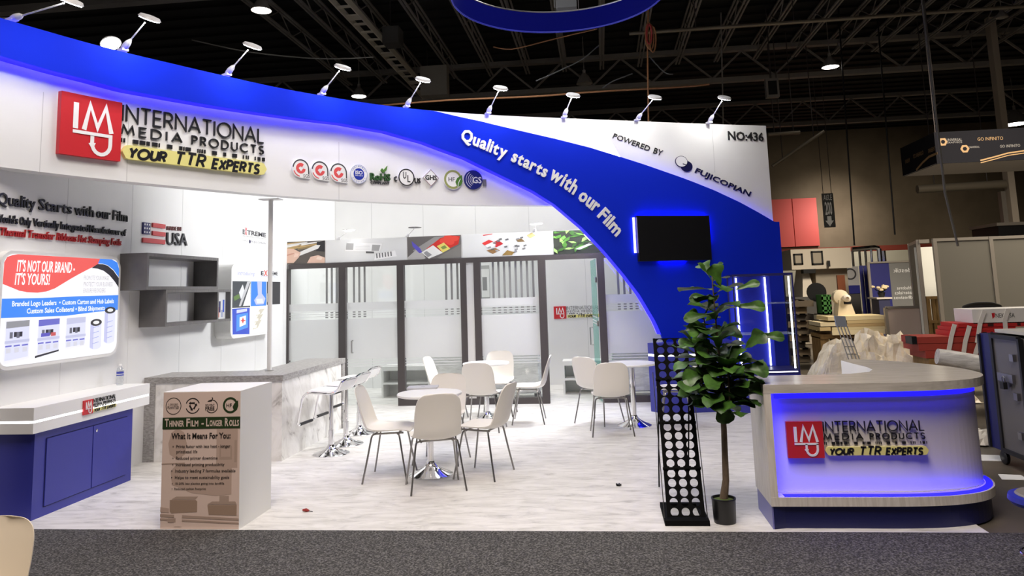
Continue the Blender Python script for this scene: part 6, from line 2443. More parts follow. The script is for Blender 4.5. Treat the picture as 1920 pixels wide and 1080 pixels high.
# thin drop pole at the right and two ropes
pa, pb = fl(1728, 0, 8.6), None
pa = at_y(1729, 0, 11.5)
pb = at_y(1772, 362, 11.5)
mb = MB().use(mat('drop_pole_grey', (0.10, 0.095, 0.085), 0.5)).tube([(pa.x, 11.5, pa.z + 0.2), (pb.x, 11.5, pb.z), (pb.x + 0.12, 11.55, 2.1)], 0.018, 8)
tag(mb.build('drop_pole'), 'thin grey drop line hanging down past the dark overhead banner', 'cable')
for a, b, lb, m in (((1350, 0), (1356, 232), 'dark vertical conduit behind the rightmost arm lamp', STL2), ((1675, 330), (1678, 440), 'thin black hanger before the olive wall', BLACK), ((1598, 300), (1602, 460), 'thin black hanger right of the aisle banner', BLACK)):
    pa, pb = at_y(*a, 22.0), at_y(*b, 22.0)
    mb = MB().use(m).tube([(pa.x, 22.0, 9.6), (pb.x, 22.0, pb.z)], 0.022, 6)
    tag(mb.build('hanging_conduit'), lb, 'conduit')

# cables
ORC = mat('cable_orange', (0.30, 0.13, 0.05), 0.6)
GYC = mat('cable_grey', (0.10, 0.10, 0.10), 0.6)


def cable(pts, Y, r, label, m):
    P = [tuple(at_y(x, y, Y)) for x, y in pts]
    mb = MB().use(m).tube(cat_(P, 4), r, 6)
    return tag(mb.build('ceiling_cable'), label, 'cable')


cable([(690, 200), (840, 188), (1000, 181), (1120, 172), (1280, 163), (1330, 158)], 14.9, 0.018, 'orange cable sagging along behind the arm lamps', ORC)
cable([(925, 88), (960, 92), (1020, 78), (1060, 68), (1120, 54)], 14.9, 0.014, 'brown cable under the blue hanging ring', ORC)
cable([(360, 75), (470, 98), (600, 110), (700, 107)], 14.9, 0.014, 'pale cable crossing behind the second visible stretch of arm lamps', mat('cable_pale', (0.30, 0.29, 0.27), 0.5))
cable([(1005, 152), (1050, 132), (1090, 112), (1124, 84)], 14.9, 0.013, 'grey cable loop right of the ring, sagging to the left', GYC)
cable([(1216, 104), (1245, 135), (1262, 139)], 14.9, 0.013, 'short grey cable hanging beside the red coil', GYC)
cable([(1130, 165), (1150, 152), (1186, 138)], 14.9, 0.013, 'grey cable above the third arm lamp from the right', GYC)
# red and orange coil on a rope
root = thing('cable_coil', 'coil of red and orange cable hanging from the roof', 'cable coil', tuple(at_y(1218, 60, 14.5)))
mb = MB().use(ORC)
mb.tube([(at_y(1216, 5, 14.5).x, 14.5, 9.6), tuple(at_y(1216, 5, 14.5)), tuple(at_y(1214, 80, 14.5)), tuple(at_y(1216, 235, 14.5))], 0.018, 6)
mb.build('drop_rope', root)
mb = MB().use(ORC)
for k in range(3):
    c = [(1216 + k * 4 + 6 * math.cos(t), 66 + k * 4 + 24 * math.sin(t)) for t in [i * PI / 8 for i in range(17)]]
    mb.tube([tuple(at_y(x, y, 14.48 - k * .02)) for x, y in c], 0.016, 6, cap=False)
mb.use(mat('cable_red', (0.35, 0.03, 0.03), 0.6))
c = [(1217 + 5 * math.cos(t), 64 + 18 * math.sin(t)) for t in [i * PI / 8 for i in range(17)]]
mb.tube([tuple(at_y(x, y, 14.42)) for x, y in c], 0.018, 6, cap=False)
mb.build('coil', root)

# high-bay lamps
HB = mat('high_bay_glow', (1, 1, 1), 0.5, emit=(1.0, 0.93, 0.84), es=9.0)
HBO = mat('high_bay_unlit', (0.45, 0.43, 0.40), 0.3, 0.5)


def high_bay(px_, z, r, lit, label):
    c = fl(*px_, z)
    root = thing('high_bay_lamp', label, 'lamp', tuple(c), 0, 'high-bay lamps')
    MB().use(STL2).lathe([(r, 0.0), (r * .95, 0.04), (r * .55, r * .9), (r * .25, r * 1.25), (0.05, r * 1.3), (0.05, r * 1.7)], c, 24, cap=False).build('shade', root)
    MB().use(HB if lit else HBO).lathe([(0.0, -0.005), (r * .6, -0.02), (r * .96, 0.005)], c, 24, cap=False).build('lens', root)
    MB().use(STL2).tube([c + Vector((0, 0, r * 1.6)), (c.x, c.y, 9.6)], 0.012, 6).build('hanger', root)


high_bay((490, 20), 8.0, 0.22, True, 'lit high-bay lamp at the top between two arm lamps')
high_bay((673, 181), 8.0, 0.24, True, 'lit high-bay lamp low over the blue header')
high_bay((1096, 157), 8.0, 0.26, False, 'unlit high-bay lamp above the white corner')
high_bay((1557, 126), 8.0, 0.25, True, 'lit high-bay lamp right of the booth under the dark roof')
high_bay((1905, 233), 7.6, 0.45, True, 'lit high-bay lamp over the dark banner at the right edge')
high_bay((1879, 33), 8.0, 0.14, False, 'small unlit lamp at the upper right corner')
p = at_y(1446, 169, 22)
mb = MB().use(STL2).box((p.x - 0.18, 21.8, p.z - 0.25), (p.x + 0.18, 22.0, p.z + 0.3))
mb.use(BLACK).box((p.x - 0.12, 21.79, p.z - 0.18), (p.x + 0.12, 21.8, p.z + 0.22))
mb.use(DGREY).tube([(p.x, 21.9, p.z + 0.3), (p.x, 21.9, 9.6)], 0.015, 6)
tag(mb.build('hall_loudspeaker'), 'small dark loudspeaker box hanging between the tower and the lit lamp', 'loudspeaker')

# hanging blue ring
RZ0 = 5.5
pa, pb, pc_ = fl(1088, 55, RZ0), fl(1203, 22, RZ0), fl(848, 0, RZ0)


def circum(a, b, c):
    ax, ay, bx_, by_, cx_, cy_ = a.x, a.y, b.x, b.y, c.x, c.y
    d = 2 * (ax * (by_ - cy_) + bx_ * (cy_ - ay) + cx_ * (ay - by_))
    ux_ = ((ax ** 2 + ay ** 2) * (by_ - cy_) + (bx_ ** 2 + by_ ** 2) * (cy_ - ay) + (cx_ ** 2 + cy_ ** 2) * (ay - by_)) / d
    uy_ = ((ax ** 2 + ay ** 2) * (cx_ - bx_) + (bx_ ** 2 + by_ ** 2) * (ax - cx_) + (cx_ ** 2 + cy_ ** 2) * (bx_ - ax)) / d
    return ux_, uy_


cx_, cy_ = circum(pa, pb, pc_)
rr = math.hypot(pa.x - cx_, pa.y - cy_)
rh = at_y(1088, 19, pa.y).z - RZ0
root = thing('hanging_ring', 'blue ring banner hanging from the ceiling at the top of the picture', 'banner', (cx_, cy_, RZ0))
RINGB = mat('ring_fabric_blue', (0.002, 0.003, 0.10), 0.8, spec=0.03)
mb = MB().use(RINGB)
n = 96
k0 = mb.add([(cx_ + (rr + o) * math.cos(2 * PI * i / n), cy_ + (rr + o) * math.sin(2 * PI * i / n), z) for o, z in ((0, RZ0), (0.012, RZ0), (0.012, RZ0 + rh), (0, RZ0 + rh)) for i in range(n)])
for q in range(4):
    for i in range(n):
        j, q2 = (i + 1) % n, (q + 1) % 4
        mb.face((k0 + q * n + i, k0 + q * n + j, k0 + q2 * n + j, k0 + q2 * n + i), True)
mb.build('fabric_band', root)
for z, m in ((RZ0 - 0.008, mat('ring_edge_blue', (0.02, 0.025, 0.35), 0.4)), (RZ0 + rh + 0.008, STEEL)):
    MB().use(m).tube([(cx_ + (rr + .006) * math.cos(2 * PI * i / n), cy_ + (rr + .006) * math.sin(2 * PI * i / n), z) for i in range(n + 1)], 0.012, 6, cap=False).build('edge_tube', root)
for a in (80, 200, 320):
    x, y = cx_ + rr * math.cos(math.radians(a)), cy_ + rr * math.sin(math.radians(a))
    MB().use(DGREY).tube([(x, y, RZ0 + rh), (x, y, 9.6)], 0.006, 6).build('hanging_wire', root)
p = at_y(1062, 6, pa.y + 0.5)
mb = MB().use(mat('hoist_grey', (0.08, 0.08, 0.085), 0.5)).box((p.x - 0.16, p.y - 0.15, p.z - 0.12), (p.x + 0.16, p.y + 0.15, p.z + 0.35))
mb.use(STEEL).tube([(p.x - 0.18, p.y - 0.1, p.z - 0.1), (p.x - 0.18, p.y - 0.1, 9.6)], 0.012, 6)
tag(mb.build('chain_hoist'), 'grey chain hoist box above the rim of the blue ring', 'hoist')

# dark overhead banner at the right
OY = 17.0 
OF = Frame((0, OY, 0), (1, 0, 0), (0, -1, 0))
(ua, zb_), (_, zt_) = OF.hit(1757, 307), OF.hit(1756, 248)
ub = ua + 6.5
farL = fl(1693, 331, zb_)
root = thing('overhead_banner', 'dark four sided overhead banner with gold lettering and swoosh at the right', 'banner', (ua, OY, zb_))
BANK = mat('banner_black', (0.010, 0.010, 0.013), 0.8, spec=0.08)
MB().use(BANK).rect(OF, ua, zb_, ub, zt_, -0.03, 0.0).build('front_panel', root)
d_ = Vector((farL.x - ua, farL.y - OY, 0))
LFm = Frame((ua, OY, 0), d_, (-abs(d_.y), d_.x if d_.x < 0 else -d_.x, 0))
LFm = Frame((ua, OY, 0), d_, Vector((-d_.y, d_.x, 0)))
if LFm.n.dot(CAM - LFm.o) < 0:
    LFm = Frame((ua, OY, 0), d_, Vector((d_.y, -d_.x, 0)))
SL = d_.length
MB().use(BANK).rect(LFm, 0.001, zb_, SL, zt_, -0.03, 0.0).build('side_panel', root)
MB().use(mat('banner_underside', (0.42, 0.40, 0.38), 0.7)).slabz([(ua, OY + 0.03), (ub, OY + 0.03), (ub + d_.x, OY + d_.y), (ua + d_.x, OY + d_.y)], zb_ + 0.001, zb_ + 0.012).build('underside', root)
GOLD = mat('banner_gold', (0.32, 0.20, 0.09), 0.5)
GRY = mat('banner_grey_print', (0.22, 0.21, 0.20), 0.5)
mb = MB().use(GRY)
for t, a, b, cpx, m in (('UNIVERSAL', (1774, 265), (1804, 264), (1774, 260), GRY), ('GRAPHICS', (1774, 269), (1804, 268), (1774, 266), GRY), ('GO INFINITO', (1833, 264), (1881, 262), (1833, 258), GOLD), ('UNIVERSAL', (1816, 278), (1837, 277), (1816, 274.5), GRY), ('GO INFINITO', (1875, 277), (1913, 275), (1875, 272), GRY)):
    mb.use(m)
    write_px(mb, OF, t, a, b, cpx, 0.002, None)
mb.use(GOLD)
for x, y in ((1768, 266), (1809, 279)):
    u, v = OF.hit(x, y)
    mb.stroke(OF, circ(u, v, 0.07, 6) + [circ(u, v, 0.07, 6)[0]], 0.04, 0.002, 0.004)
sw = [OF.hit(*p) for p in ((1838, 301), (1865, 294), (1890, 287), (1925, 282), (1960, 284))]
mb.stroke(OF, sw, 0.03, 0.002, 0.004)
mb.stroke(OF, [(u, v - 0.05) for u, v in sw], 0.02, 0.002, 0.004)
mb.build('printing', root)
mb = MB().use(GOLD)
sw = [LFm.hit(*p) for p in ((1758, 287), (1742, 294), (1730, 305), (1718, 319))]
mb.stroke(LFm, sw, 0.05, 0.002, 0.004)
for (xa, ya, xb, yb, cy2), t in (((1697, 300, 1706, 296, 294), 'UNIVERSAL'), ((1712, 289, 1731, 283, 283), 'GO INFINITO'), ((1740, 279, 1753, 275, 274), 'UNIVERSAL')):
    (u0, v0), (u1, v1) = LFm.hit(xa, ya), LFm.hit(xb, yb)
    write(mb, LFm, t, (max(u0, u1), (v0 + v1) / 2), (min(u0, u1), (v0 + v1) / 2), 0.09, 0.002, None, mirror=False)
mb.build('printing', root)
for x in (ua + 0.05, ua + d_.x + 0.1):
    MB().use(DGREY).tube([(x, OY + (0.05 if x > ua else d_.y - 0.1), zt_), (x, OY + (0.05 if x > ua else d_.y - 0.1), 9.6)], 0.01, 6).build('hanging_wire', root)

# ------------------------------------------------------------------ grey partition stand at the right
GP = mat('partition_grey', sr(104, 101, 93), 0.5)
AL = mat('partition_aluminium', (0.42, 0.38, 0.33), 0.4, 0.6)
GY0 = 13.6
GFm = Frame((0, GY0, 0), (1, 0, 0), (0, -1, 0))
gT = GFm.hit(1756, 447)[1]
xs = [GFm.hit(1757, 500)[0], GFm.hit(1863, 500)[0]]
xs.append(xs[1] + (xs[1] - xs[0]))
root = thing('partition_stand', 'grey modular partition wall with aluminium posts at the right', 'partition', (xs[0], GY0, 0))
for a, b in zip(xs, xs[1:]):
    MB().use(GP).box((a + 0.03, GY0, 0.05), (b - 0.03, GY0 + 0.02, gT - 0.05)).build('panel', root)
    MB().use(AL).box((a + 0.03, GY0 - 0.01, gT - 0.05), (b - 0.03, GY0 + 0.03, gT)).build('rail', root)
for x in xs:
    MB().use(AL).box((x - 0.03, GY0 - 0.02, 0), (x + 0.03, GY0 + 0.04, gT)).build('post', root)
# wing turned away at its left end
wl = at_y(1704, 452, 15.4)
wa, wb = Vector((GFm.hit(1737, 500)[0], GY0 + 0.25, 0)), Vector((wl.x, 15.4, 0))
WFm = Frame(wa, wb - wa, Vector((-(wb - wa).y, (wb - wa).x, 0)))
WL = (wb - wa).length
MB().use(GP).rect(WFm, 0.03, 0.05, WL - 0.03, gT - 0.05, -0.01, 0.01).build('panel', root)
for u in (0, WL):
    MB().use(AL).rect(WFm, u - 0.035, 0, u + 0.035, gT, -0.03, 0.03).build('post', root)
MB().use(AL).rect(WFm, 0.035, gT - 0.05, WL - 0.035, gT, -0.015, 0.015).build('rail', root)
MB().use(AL).box((wa.x, GY0 + 0.2, gT - 0.06), (xs[0], GY0 + 0.26, gT)).build('rail', root)
# bright infill beyond the gap and the timber inside it
a, b = GFm.hit(1741, 480)[0], GFm.hit(1757, 480)[0]
zlo = GFm.hit(1750, 556)[1]
mb = MB().use(mat('gap_white_board', sr(236, 236, 228), 0.6)).box((a - 0.02, GY0 + 0.5, 0.0), (b + 0.15, GY0 + 0.52, gT - 0.12))
tag(mb.build('white_board'), 'white board standing in the gap of the grey partition', 'board')
TIM = noisy('timber_brown', [(0.3, sr(120, 92, 50)), (0.7, sr(160, 128, 78))], (3, 3, 1), 5, 4, 0.7)
tz = GFm.hit(1750, 556)[1]
root = thing('timber_crate', 'brown timber crate with a glazed upper part standing in the partition gap', 'crate', ((a + b) / 2, GY0 + 0.3, 0))
mb = MB().use(TIM)
ca, cb = a - 0.02, b + 0.05
for x in (ca, cb - 0.06, ca + (cb - ca) * .45):
    mb.box((x, GY0 + 0.22, 0), (x + 0.06, GY0 + 0.28, tz))
for z in (tz - 0.05, tz * 0.66):
    mb.box((ca, GY0 + 0.21, z), (cb, GY0 + 0.29, z + 0.05))
mb.build('frame', root)
MB().use(mat('crate_board', sr(112, 88, 52), 0.8)).box((ca + 0.06, GY0 + 0.30, 0), (cb, GY0 + 0.32, tz * 0.66)).build('board', root)
# low grey panel leaning in front of it
LY = 14.6
lf = Frame((0, LY, 0), (1, 0, 0), (0, -1, 0))
q = [lf.hit(*p) for p in ((1661, 577), (1722, 578), (1726, 668), (1667, 640))]
mb = MB().use(AL)
root = thing('low_partition', 'low grey panel standing left of the tall partition', 'partition', (q[0][0], LY, 0))
MB().use(mat('panel_warm_grey', sr(206, 188, 176), 0.45)).box((q[0][0] + .02, LY, 0), (q[1][0] + 0.1, LY + 0.03, q[0][1] - .02)).build('panel', root)
mb.box((q[0][0] - .03, LY - 0.02, 0), (q[0][0] + .02, LY + 0.05, q[0][1]))
mb.box((q[0][0], LY - 0.02, q[0][1] - .02), (q[1][0] + 0.1, LY + 0.05, q[0][1] + .02))
mb.build('frame', root)
# far truss tower and dark canopy behind the partition
TY = 24.0
a, b = at_y(1893, 358, TY), at_y(1909, 418, TY)
mb = MB().use(mat('tower_beige', sr(196, 184, 168), 0.6)).box((a.x, TY, b.z), (b.x + .05, TY + 0.3, 9.6))
mb.use(AL).box((a.x - 0.25, TY, b.z), (a.x - 0.12, TY + 0.2, a.z))
tag(mb.build('beige_column'), 'beige square column coming down from the roof at the right', 'column')
c, d = at_y(1858, 423, TY), at_y(1990, 440, TY)
root = thing('dark_canopy', 'dark canopy box with a pale rim above the grey partition', 'canopy', (c.x, TY - 0.4, d.z))
MB().use(BLACK).box((c.x, TY - 0.4, 0.1 + d.z - 0.2), (d.x, TY + 1.2, c.z - 0.02)).build('body', root)
MB().use(AL).box((c.x - 0.05, TY - 0.45, c.z - 0.04), (d.x, TY + 1.25, c.z + 0.05)).build('rim', root)

# ------------------------------------------------------------------ packing machine and things around it, far left of the aisle
MY = 21.0
MFm = Frame((0, MY, 0), (1, 0, 0), (0, -1, 0))


def mrect(x0, y0, x1, y1):
    (a, v1), (b, v0) = MFm.hit(x0, y0), MFm.hit(x1, y1)
    return a, v0, b, v1


BEI = mat('machine_beige', sr(232, 220, 200), 0.5)
BEI2 = mat('machine_beige_dark', sr(184, 172, 152), 0.55)
root = thing('packing_machine', 'large beige machine with two square openings beyond the tower', 'machine', (MFm.hit(1540, 600)[0], MY, 0))
a, b, c, d = mrect(1482, 468, 1598, 502)
MB().use(BEI).box((a, MY, b), (c, MY + 1.6, d)).build('head', root)
for r in ((1487, 476, 1506, 496), (1520, 471, 1544, 496)):
    a, b, c, d = mrect(*r)
    mb = MB().use(BLACK)
    for q in ((a, b, a + .04, d), (c - .04, b, c, d), (a, b, c, b + .04), (a, d - .04, c, d)):
        mb.rect(MFm, *q, 0.0, 0.03)
    mb.use(BEI2).rect(MFm, a + .04, b + .04, c - .04, d - .04, 0.0, 0.012)
    mb.build('window', root)
a, b, c, d = mrect(1534, 503, 1600, 560)
MB().use(BEI2).box((a, MY + 0.3, 0), (c, MY + 1.4, d)).build('body', root)
a, b, c, d = mrect(1503, 505, 1532, 556)
mb = MB().use(BEI)
mb.hexa([(a, MY + .1, b), (c, MY + .1, b), (c, MY + 1.2, b), (a, MY + 1.2, b)], [(a + .1, MY + .3, d), (c - .1, MY + .3, d), (c - .1, MY + 1.0, d), (a + .1, MY + 1.0, d)])
mb.build('hopper', root)
a2, b2, c2, d2 = mrect(1506, 505, 1529, 512)
MB().use(BLACK).rect(MFm, a2, b2, c2, d2, -0.25, 0.02).build('hopper_mouth', root)
MB().use(STEEL).box((a - .2, MY + .1, b - .5), (c + .2, MY + 1.2, b)).build('table_base', root)
MB().use(BEI2).box((a, MY + .2, 0), (c, MY + 1.1, b - .5)).build('pedestal', root)
a, b, c, d = mrect(1550, 489, 1555, 500)
MB().use(BLACK).rect(MFm, a, b, c, d, 0.0, 0.1).build('switch_box', root)
# tape machine
TMY = 15.4
tf = Frame((0, TMY, 0), (1, 0, 0), (0, -1, 0))
q = [tf.hit(*p) for p in ((1568, 594), (1602, 592), (1591, 562), (1571, 562))]
root = thing('tape_machine', 'cream tape machine with a round head on the timber stack', 'machine', (q[0][0], TMY, q[0][1]))
CRM = mat('machine_cream', sr(222, 208, 178), 0.5)
MB().use(CRM).prism(tf, [q[0], q[1], q[2], q[3]], -0.2, 0.1).build('body', root)
cu, cv = tf.hit(1576, 557)
MB().use(CRM).lathe([(0.001, -.12), (0.14, -.12), (0.14, .04), (0.06, .06), (0.001, .06)], tf.P(cu, cv, 0), 20, (0, -1, 0)).build('wheel', root)
cu2, cv2 = tf.hit(1583, 559)
MB().use(BEI).lathe([(0.001, 0), (0.07, 0), (0.07, .12), (0.03, .14), (0.03, .1), (0.001, .1)], tf.P(cu2, cv2, 0.06), 16, (0, -1, 0)).build('roller', root)
mb = MB().use(BLACK)
cu, cv = tf.hit(1586, 568)
mb.rect(tf, cu - .07, cv - .02, cu + .07, cv + .03, 0.1, 0.105)
mb.build('handle_slot', root)
# stacks of boards
BRD = [sr(92, 80, 64), sr(120, 104, 82), sr(76, 68, 60), sr(140, 120, 92)]


def stack(x0, x1, yt, yb, Y, n, label, cols, depth=0.9, ragged=0.1, seed=1):
    fr = Frame((0, Y, 0), (1, 0, 0), (0, -1, 0))
    a, c = fr.hit(x0, yb)[0], fr.hit(x1, yb)[0]
    zt_, zb_ = fr.hit((x0 + x1) / 2, yt)[1], max(0, fr.hit((x0 + x1) / 2, yb)[1])
    rnd = random.Random(seed)
    h = (zt_ - zb_) / n
    for k in range(n):
        o = rnd.uniform(-ragged, ragged)
        m = mat('board_%s_%d' % (label[:5].replace(' ', '_'), k % len(cols)), cols[k % len(cols)], 0.75)
        mb = MB().use(m).box((a + o, Y + rnd.uniform(0, ragged), zb_ + k * h + 0.001), (c + o + rnd.uniform(-ragged, ragged), Y + depth, zb_ + (k + 0.86) * h))
        for q in (0.0, 0.45, 0.9):
            x = a + 0.1 + (c - a - 0.3) * q
            mb.box((x, Y + 0.02, zb_ + (k + 0.86) * h), (x + 0.12, Y + depth - 0.05, zb_ + (k + 1) * h))
        tag(mb.build('stacked_board'), label, 'board', label + 's')


stack(1494, 1532, 562, 693, 16.5, 9, 'dark wooden pallet in the tall stack right of the showcase', BRD, 0.9, 0.12, 3)
stack(1540, 1566, 590, 640, 16.2, 5, 'pale board in the short stack before the green crate', [sr(186, 172, 140), sr(206, 194, 166), sr(150, 130, 96)], 0.7, 0.08, 5)
PY_ = 15.0
pfr = Frame((0, PY_, 0), (1, 0, 0), (0, -1, 0))
TANS = [sr(214, 196, 152), sr(196, 172, 124), sr(224, 208, 168), sr(178, 150, 104)]
for k, (x0, y0, x1, y1) in enumerate(((1552, 593, 1662, 599.5), (1588, 600, 1662, 606), (1538, 604, 1584, 612), (1588, 606.5, 1662, 612.5), (1560, 613, 1662, 617.5), (1537, 613, 1558, 621), (1560, 618, 1660, 627))):
    (a, v1), (b, v0) = pfr.hit(x0, y0), pfr.hit(x1, y1)
    mb = MB().use(mat('plank_tan_%d' % (k % 4), TANS[k % 4], 0.7)).box((a, PY_, v0 + 0.009), (b, PY_ + 0.8, v1 - 0.009))
    tag(mb.build('timber_plank'), 'pale timber plank in the pile below the cream tape machine', 'plank', 'timber planks')
(a, v1), (b, v0) = pfr.hit(1540, 627.8), pfr.hit(1660, 640)
mb = MB().use(TIM)
for q in range(4):
    x = a + (b - a) * q / 3.3
    mb.box((x, PY_ + 0.1, 0), (x + 0.15, PY_ + 0.7, v1 - 0.06))
mb.box((a, PY_ + 0.08, v1 - 0.08), (b, PY_ + 0.75, v1))
tag(mb.build('timber_pallet'), 'brown pallet under the timber planks', 'pallet')
# green crate
gf = Frame((0, 16.25, 0), (1, 0, 0), (0, -1, 0))
(a, v1), (b, v0) = gf.hit(1540, 553), gf.hit(1561, 590)
GRC = mat('crate_green', sr(62, 116, 54), 0.5)
root = thing('green_crate', 'green open plastic crate before the beige machine', 'crate', ((a + b) / 2, 16.45, v0))
mb = MB().use(GRC)
for k in range(4):
    z = v0 + (v1 - v0) * k / 4
    mb.box((a, 16.25, z), (b, 16.27, z + (v1 - v0) * .16))
    mb.box((a, 16.65, z), (b, 16.67, z + (v1 - v0) * .16))
for x in (a, b - .03, (a + b) / 2):
    mb.box((x, 16.25, v0), (x + .03, 16.67, v1))
mb.box((a, 16.25, v0), (b, 16.67, v0 + .03))
mb.build('basket', root)
MB().use(BLACK).lathe([(0.001, -.02), (.2, -.02), (.2, .02), (.001, .02)], ((a + b) / 2 - .05, 16.75, v1 + .05), 20, (0, -1, 0)).build('wheel', root)
# glazed orange cabinet / posters
of = Frame((0, MY + 0.3, 0), (1, 0, 0), (0, -1, 0))
(a, v1), (b, v0) = of.hit(1568, 516), of.hit(1585, 546)
mb = MB().use(mat('poster_orange', sr(150, 82, 46), 0.6)).rect(of, a, v0, b, v1, 0, 0.06)
tag(mb.build('orange_sign'), 'orange brown sign on the beige machine', 'sign')
wf = Frame((0, 22.0, 0), (1, 0, 0), (0, -1, 0))
(a, v1), (b, v0) = wf.hit(1584, 500), wf.hit(1613, 550)
root = thing('roll_up_poster', 'white poster with a dark ring emblem and blue foot beside the blue panels', 'poster', ((a + b) / 2, 22.0, v0))
MB().use(mat('poster_white', sr(214, 212, 214), 0.6)).rect(wf, a, v0 + .3 * (v1 - v0), b, v1, 0, .02).build('sheet', root)
MB().use(NAVY).rect(wf, a + .05, v0, b, v0 + .3 * (v1 - v0), 0, .02).build('lower_sheet', root)
mb = MB().use(mat('dark_grey_print', (0, 0, 0)))
ring2(mb, wf, a + .35 * (b - a), v0 + .72 * (v1 - v0), .14, .04, .02, .024)
mb.build('emblem', root)
MB().use(STEEL).box((a, 22.0, 0), (b, 22.1, v0)).build('stand', root)
# chrome handrail with hoops
hf = Frame((0, 24.0, 0), (1, 0, 0), (0, -1, 0))
root = thing('chrome_rail', 'row of chrome hoops above the blue panels', 'rail', tuple(hf.P(*hf.hit(1620, 490))))
mb = MB().use(CHROME)
A = [hf.P(*hf.hit(x, y)) for x, y in ((1598, 468), (1620, 466), (1640, 464), (1648, 466))]
mb.tube(A, 0.07, 8)
mb.build('top_tube', root)
for x0, yt in ((1598, 470), (1611, 468), (1622, 468), (1633, 467), (1648, 466), (1656, 470)):
    p, q = hf.P(*hf.hit(x0, yt)), hf.P(*hf.hit(x0 + 1.5, 495))
    MB().use(CHROME).tube([p, (q.x, q.y, 0.0)], 0.035 if x0 < 1640 else 0.07, 8).build('upright', root)
# blue booth panels and grey mirrored-letter panel
bf = Frame((0, 20.0, 0), (1, 0, 0), (0, -1, 0))
(a, v1), (b, _), (c, _) = bf.hit(1630, 494), bf.hit(1666, 490), bf.hit(1712, 490)
BPN = mat('far_panel_blue', (0.02, 0.022, 0.17), 0.5)
root = thing('blue_backdrop', 'blue and grey backdrop with mirrored white words beyond the planks', 'backdrop', ((a + c) / 2, 20.0, 0))
MB().use(BPN).rect(bf, a, 0, b, v1, -.03, 0).build('blue_panel', root)
MB().use(mat('far_panel_grey', sr(120, 120, 118), 0.5)).rect(bf, b, 0, c + .6, v1, -.03, 0).build('grey_panel', root)
MB().use(AL).rect(bf, a - .06, 0, a, v1 + .03, -.04, .02).build('post', root)
MB().use(AL).rect(bf, a, v1, c + .6, v1 + .04, -.04, .02).build('rail', root)
mb = MB().use(LETW)
for t, x0, x1, y, yc in (('adestik', 1675, 1716, 511, 503), ('soldadores', 1682, 1716, 543, 537), ('materiales', 1678, 1716, 552, 546), ('adhesivos', 1676, 1716, 561, 555)):
    (u0, v0), (u1, _), (_, vc) = bf.hit(x0, y), bf.hit(x1, y), bf.hit(x0, yc)
    write(mb, bf, t, (u0, v0), (u1, v0), vc - v0, .002, None, mirror=True)
mb.build('mirrored_lettering', root)
for k, (x0, x1) in enumerate(((1611, 1618), (1619, 1626))):
    ff = Frame((0, 20.4, 0), (1, 0, 0), (0, -1, 0))
    (a, v1), (b, _) = ff.hit(x0, 498), ff.hit(x1, 498)
    mb = MB().use(BPN).rect(ff, a, 0, b, v1, -.03, 0)
    tag(mb.build('narrow_panel'), ('narrow blue panel nearest the white poster', 'narrow blue panel right beside the blue backdrop')[k], 'panel')
# counter with flowers
cf = Frame((0, 19.0, 0), (1, 0, 0), (0, -1, 0))
(a, v1), (b, _) = cf.hit(1643, 558), cf.hit(1668, 558)
root = thing('flower_stand', 'dark blue plinth with a pale top before the blue backdrop', 'plinth', ((a + b) / 2, 19.2, 0))
MB().use(mat('plinth_navy', (0.03, 0.032, 0.08), 0.5)).box((a + .05, 19.0, 0), (b, 19.5, v1 - .04)).build('body', root)
MB().use(mat('plinth_top', sr(206, 196, 186), 0.4)).box((a, 18.97, v1 - .04), (b + .05, 19.6, v1)).build('top', root)
fx, fz = cf.hit(1658, 548)
root = thing('flower_pot', 'small pot of cream flowers on the dark blue plinth', 'flowers', (fx, 19.2, v1))
MB().use(BLACK).lathe([(.06, v1), (.09, v1 + .12)], (fx, 19.2, 0), 14).build('pot', root)
mb = MB().use(mat('flower_cream', sr(230, 210, 170), 0.7))
rnd = random.Random(6)
for k in range(12):
    mb.lathe([(.001, -.03), (.05, -.01), (.05, .02), (.001, .04)], (fx + rnd.uniform(-.2, .2), 19.2 + rnd.uniform(-.1, .1), v1 + .17 + rnd.uniform(-.02, .1)), 8)
mb.build('blossom', root)
mb = MB().use(mat('flower_leaf', sr(40, 60, 36), 0.7))
for k in range(8):
    mb.tube([(fx, 19.2, v1 + .1), (fx + rnd.uniform(-.16, .16), 19.2 + rnd.uniform(-.1, .1), v1 + .2)], .012, 5)
mb.build('stem', root)

# ------------------------------------------------------------------ crumpled wrapping, carton, dolly
WRP = noisy('crumpled_wrap', [(0.3, sr(190, 178, 154)), (0.5, sr(228, 216, 192)), (0.7, sr(246, 240, 226))], (1, 1, 1), 3.5, 7, 0.4, 1.0, 0.8)


def crumple(x0, x1, y0, y1, h, label, seed, m=WRP, n=26):
    rnd = random.Random(seed)
    mb = MB().use(m)
    ph = [(rnd.uniform(2, 9), rnd.uniform(2, 9), rnd.uniform(0, 6)) for _ in range(7)]
    hh = [[0] * (n + 1) for _ in range(n + 1)]
    pts = []
    for i in range(n + 1):
        for j in range(n + 1):
            u, v = i / n, j / n
            e = max(0, 1 - (2 * u - 1) ** 4) * max(0, 1 - (2 * v - 1) ** 4)
            z = sum(abs(math.sin(a * u * 3 + b * v * 3 + c)) for a, b, c in ph) / 7
            z = h * e * (0.25 + 0.75 * z) + rnd.uniform(-.05, .06) * e * min(1, h * 2)
            pts.append((x0 + (x1 - x0) * u + rnd.uniform(-.02, .02), y0 + (y1 - y0) * v + rnd.uniform(-.02, .02), max(0.003, z)))
    k = mb.add(pts)
    for i in range(n):
        for j in range(n):
            a = k + i * (n + 1) + j
            mb.face((a, a + n + 1, a + n + 2, a + 1))
    o = mb.build('crumpled_wrapping')
    return tag(o, label, 'wrapping')


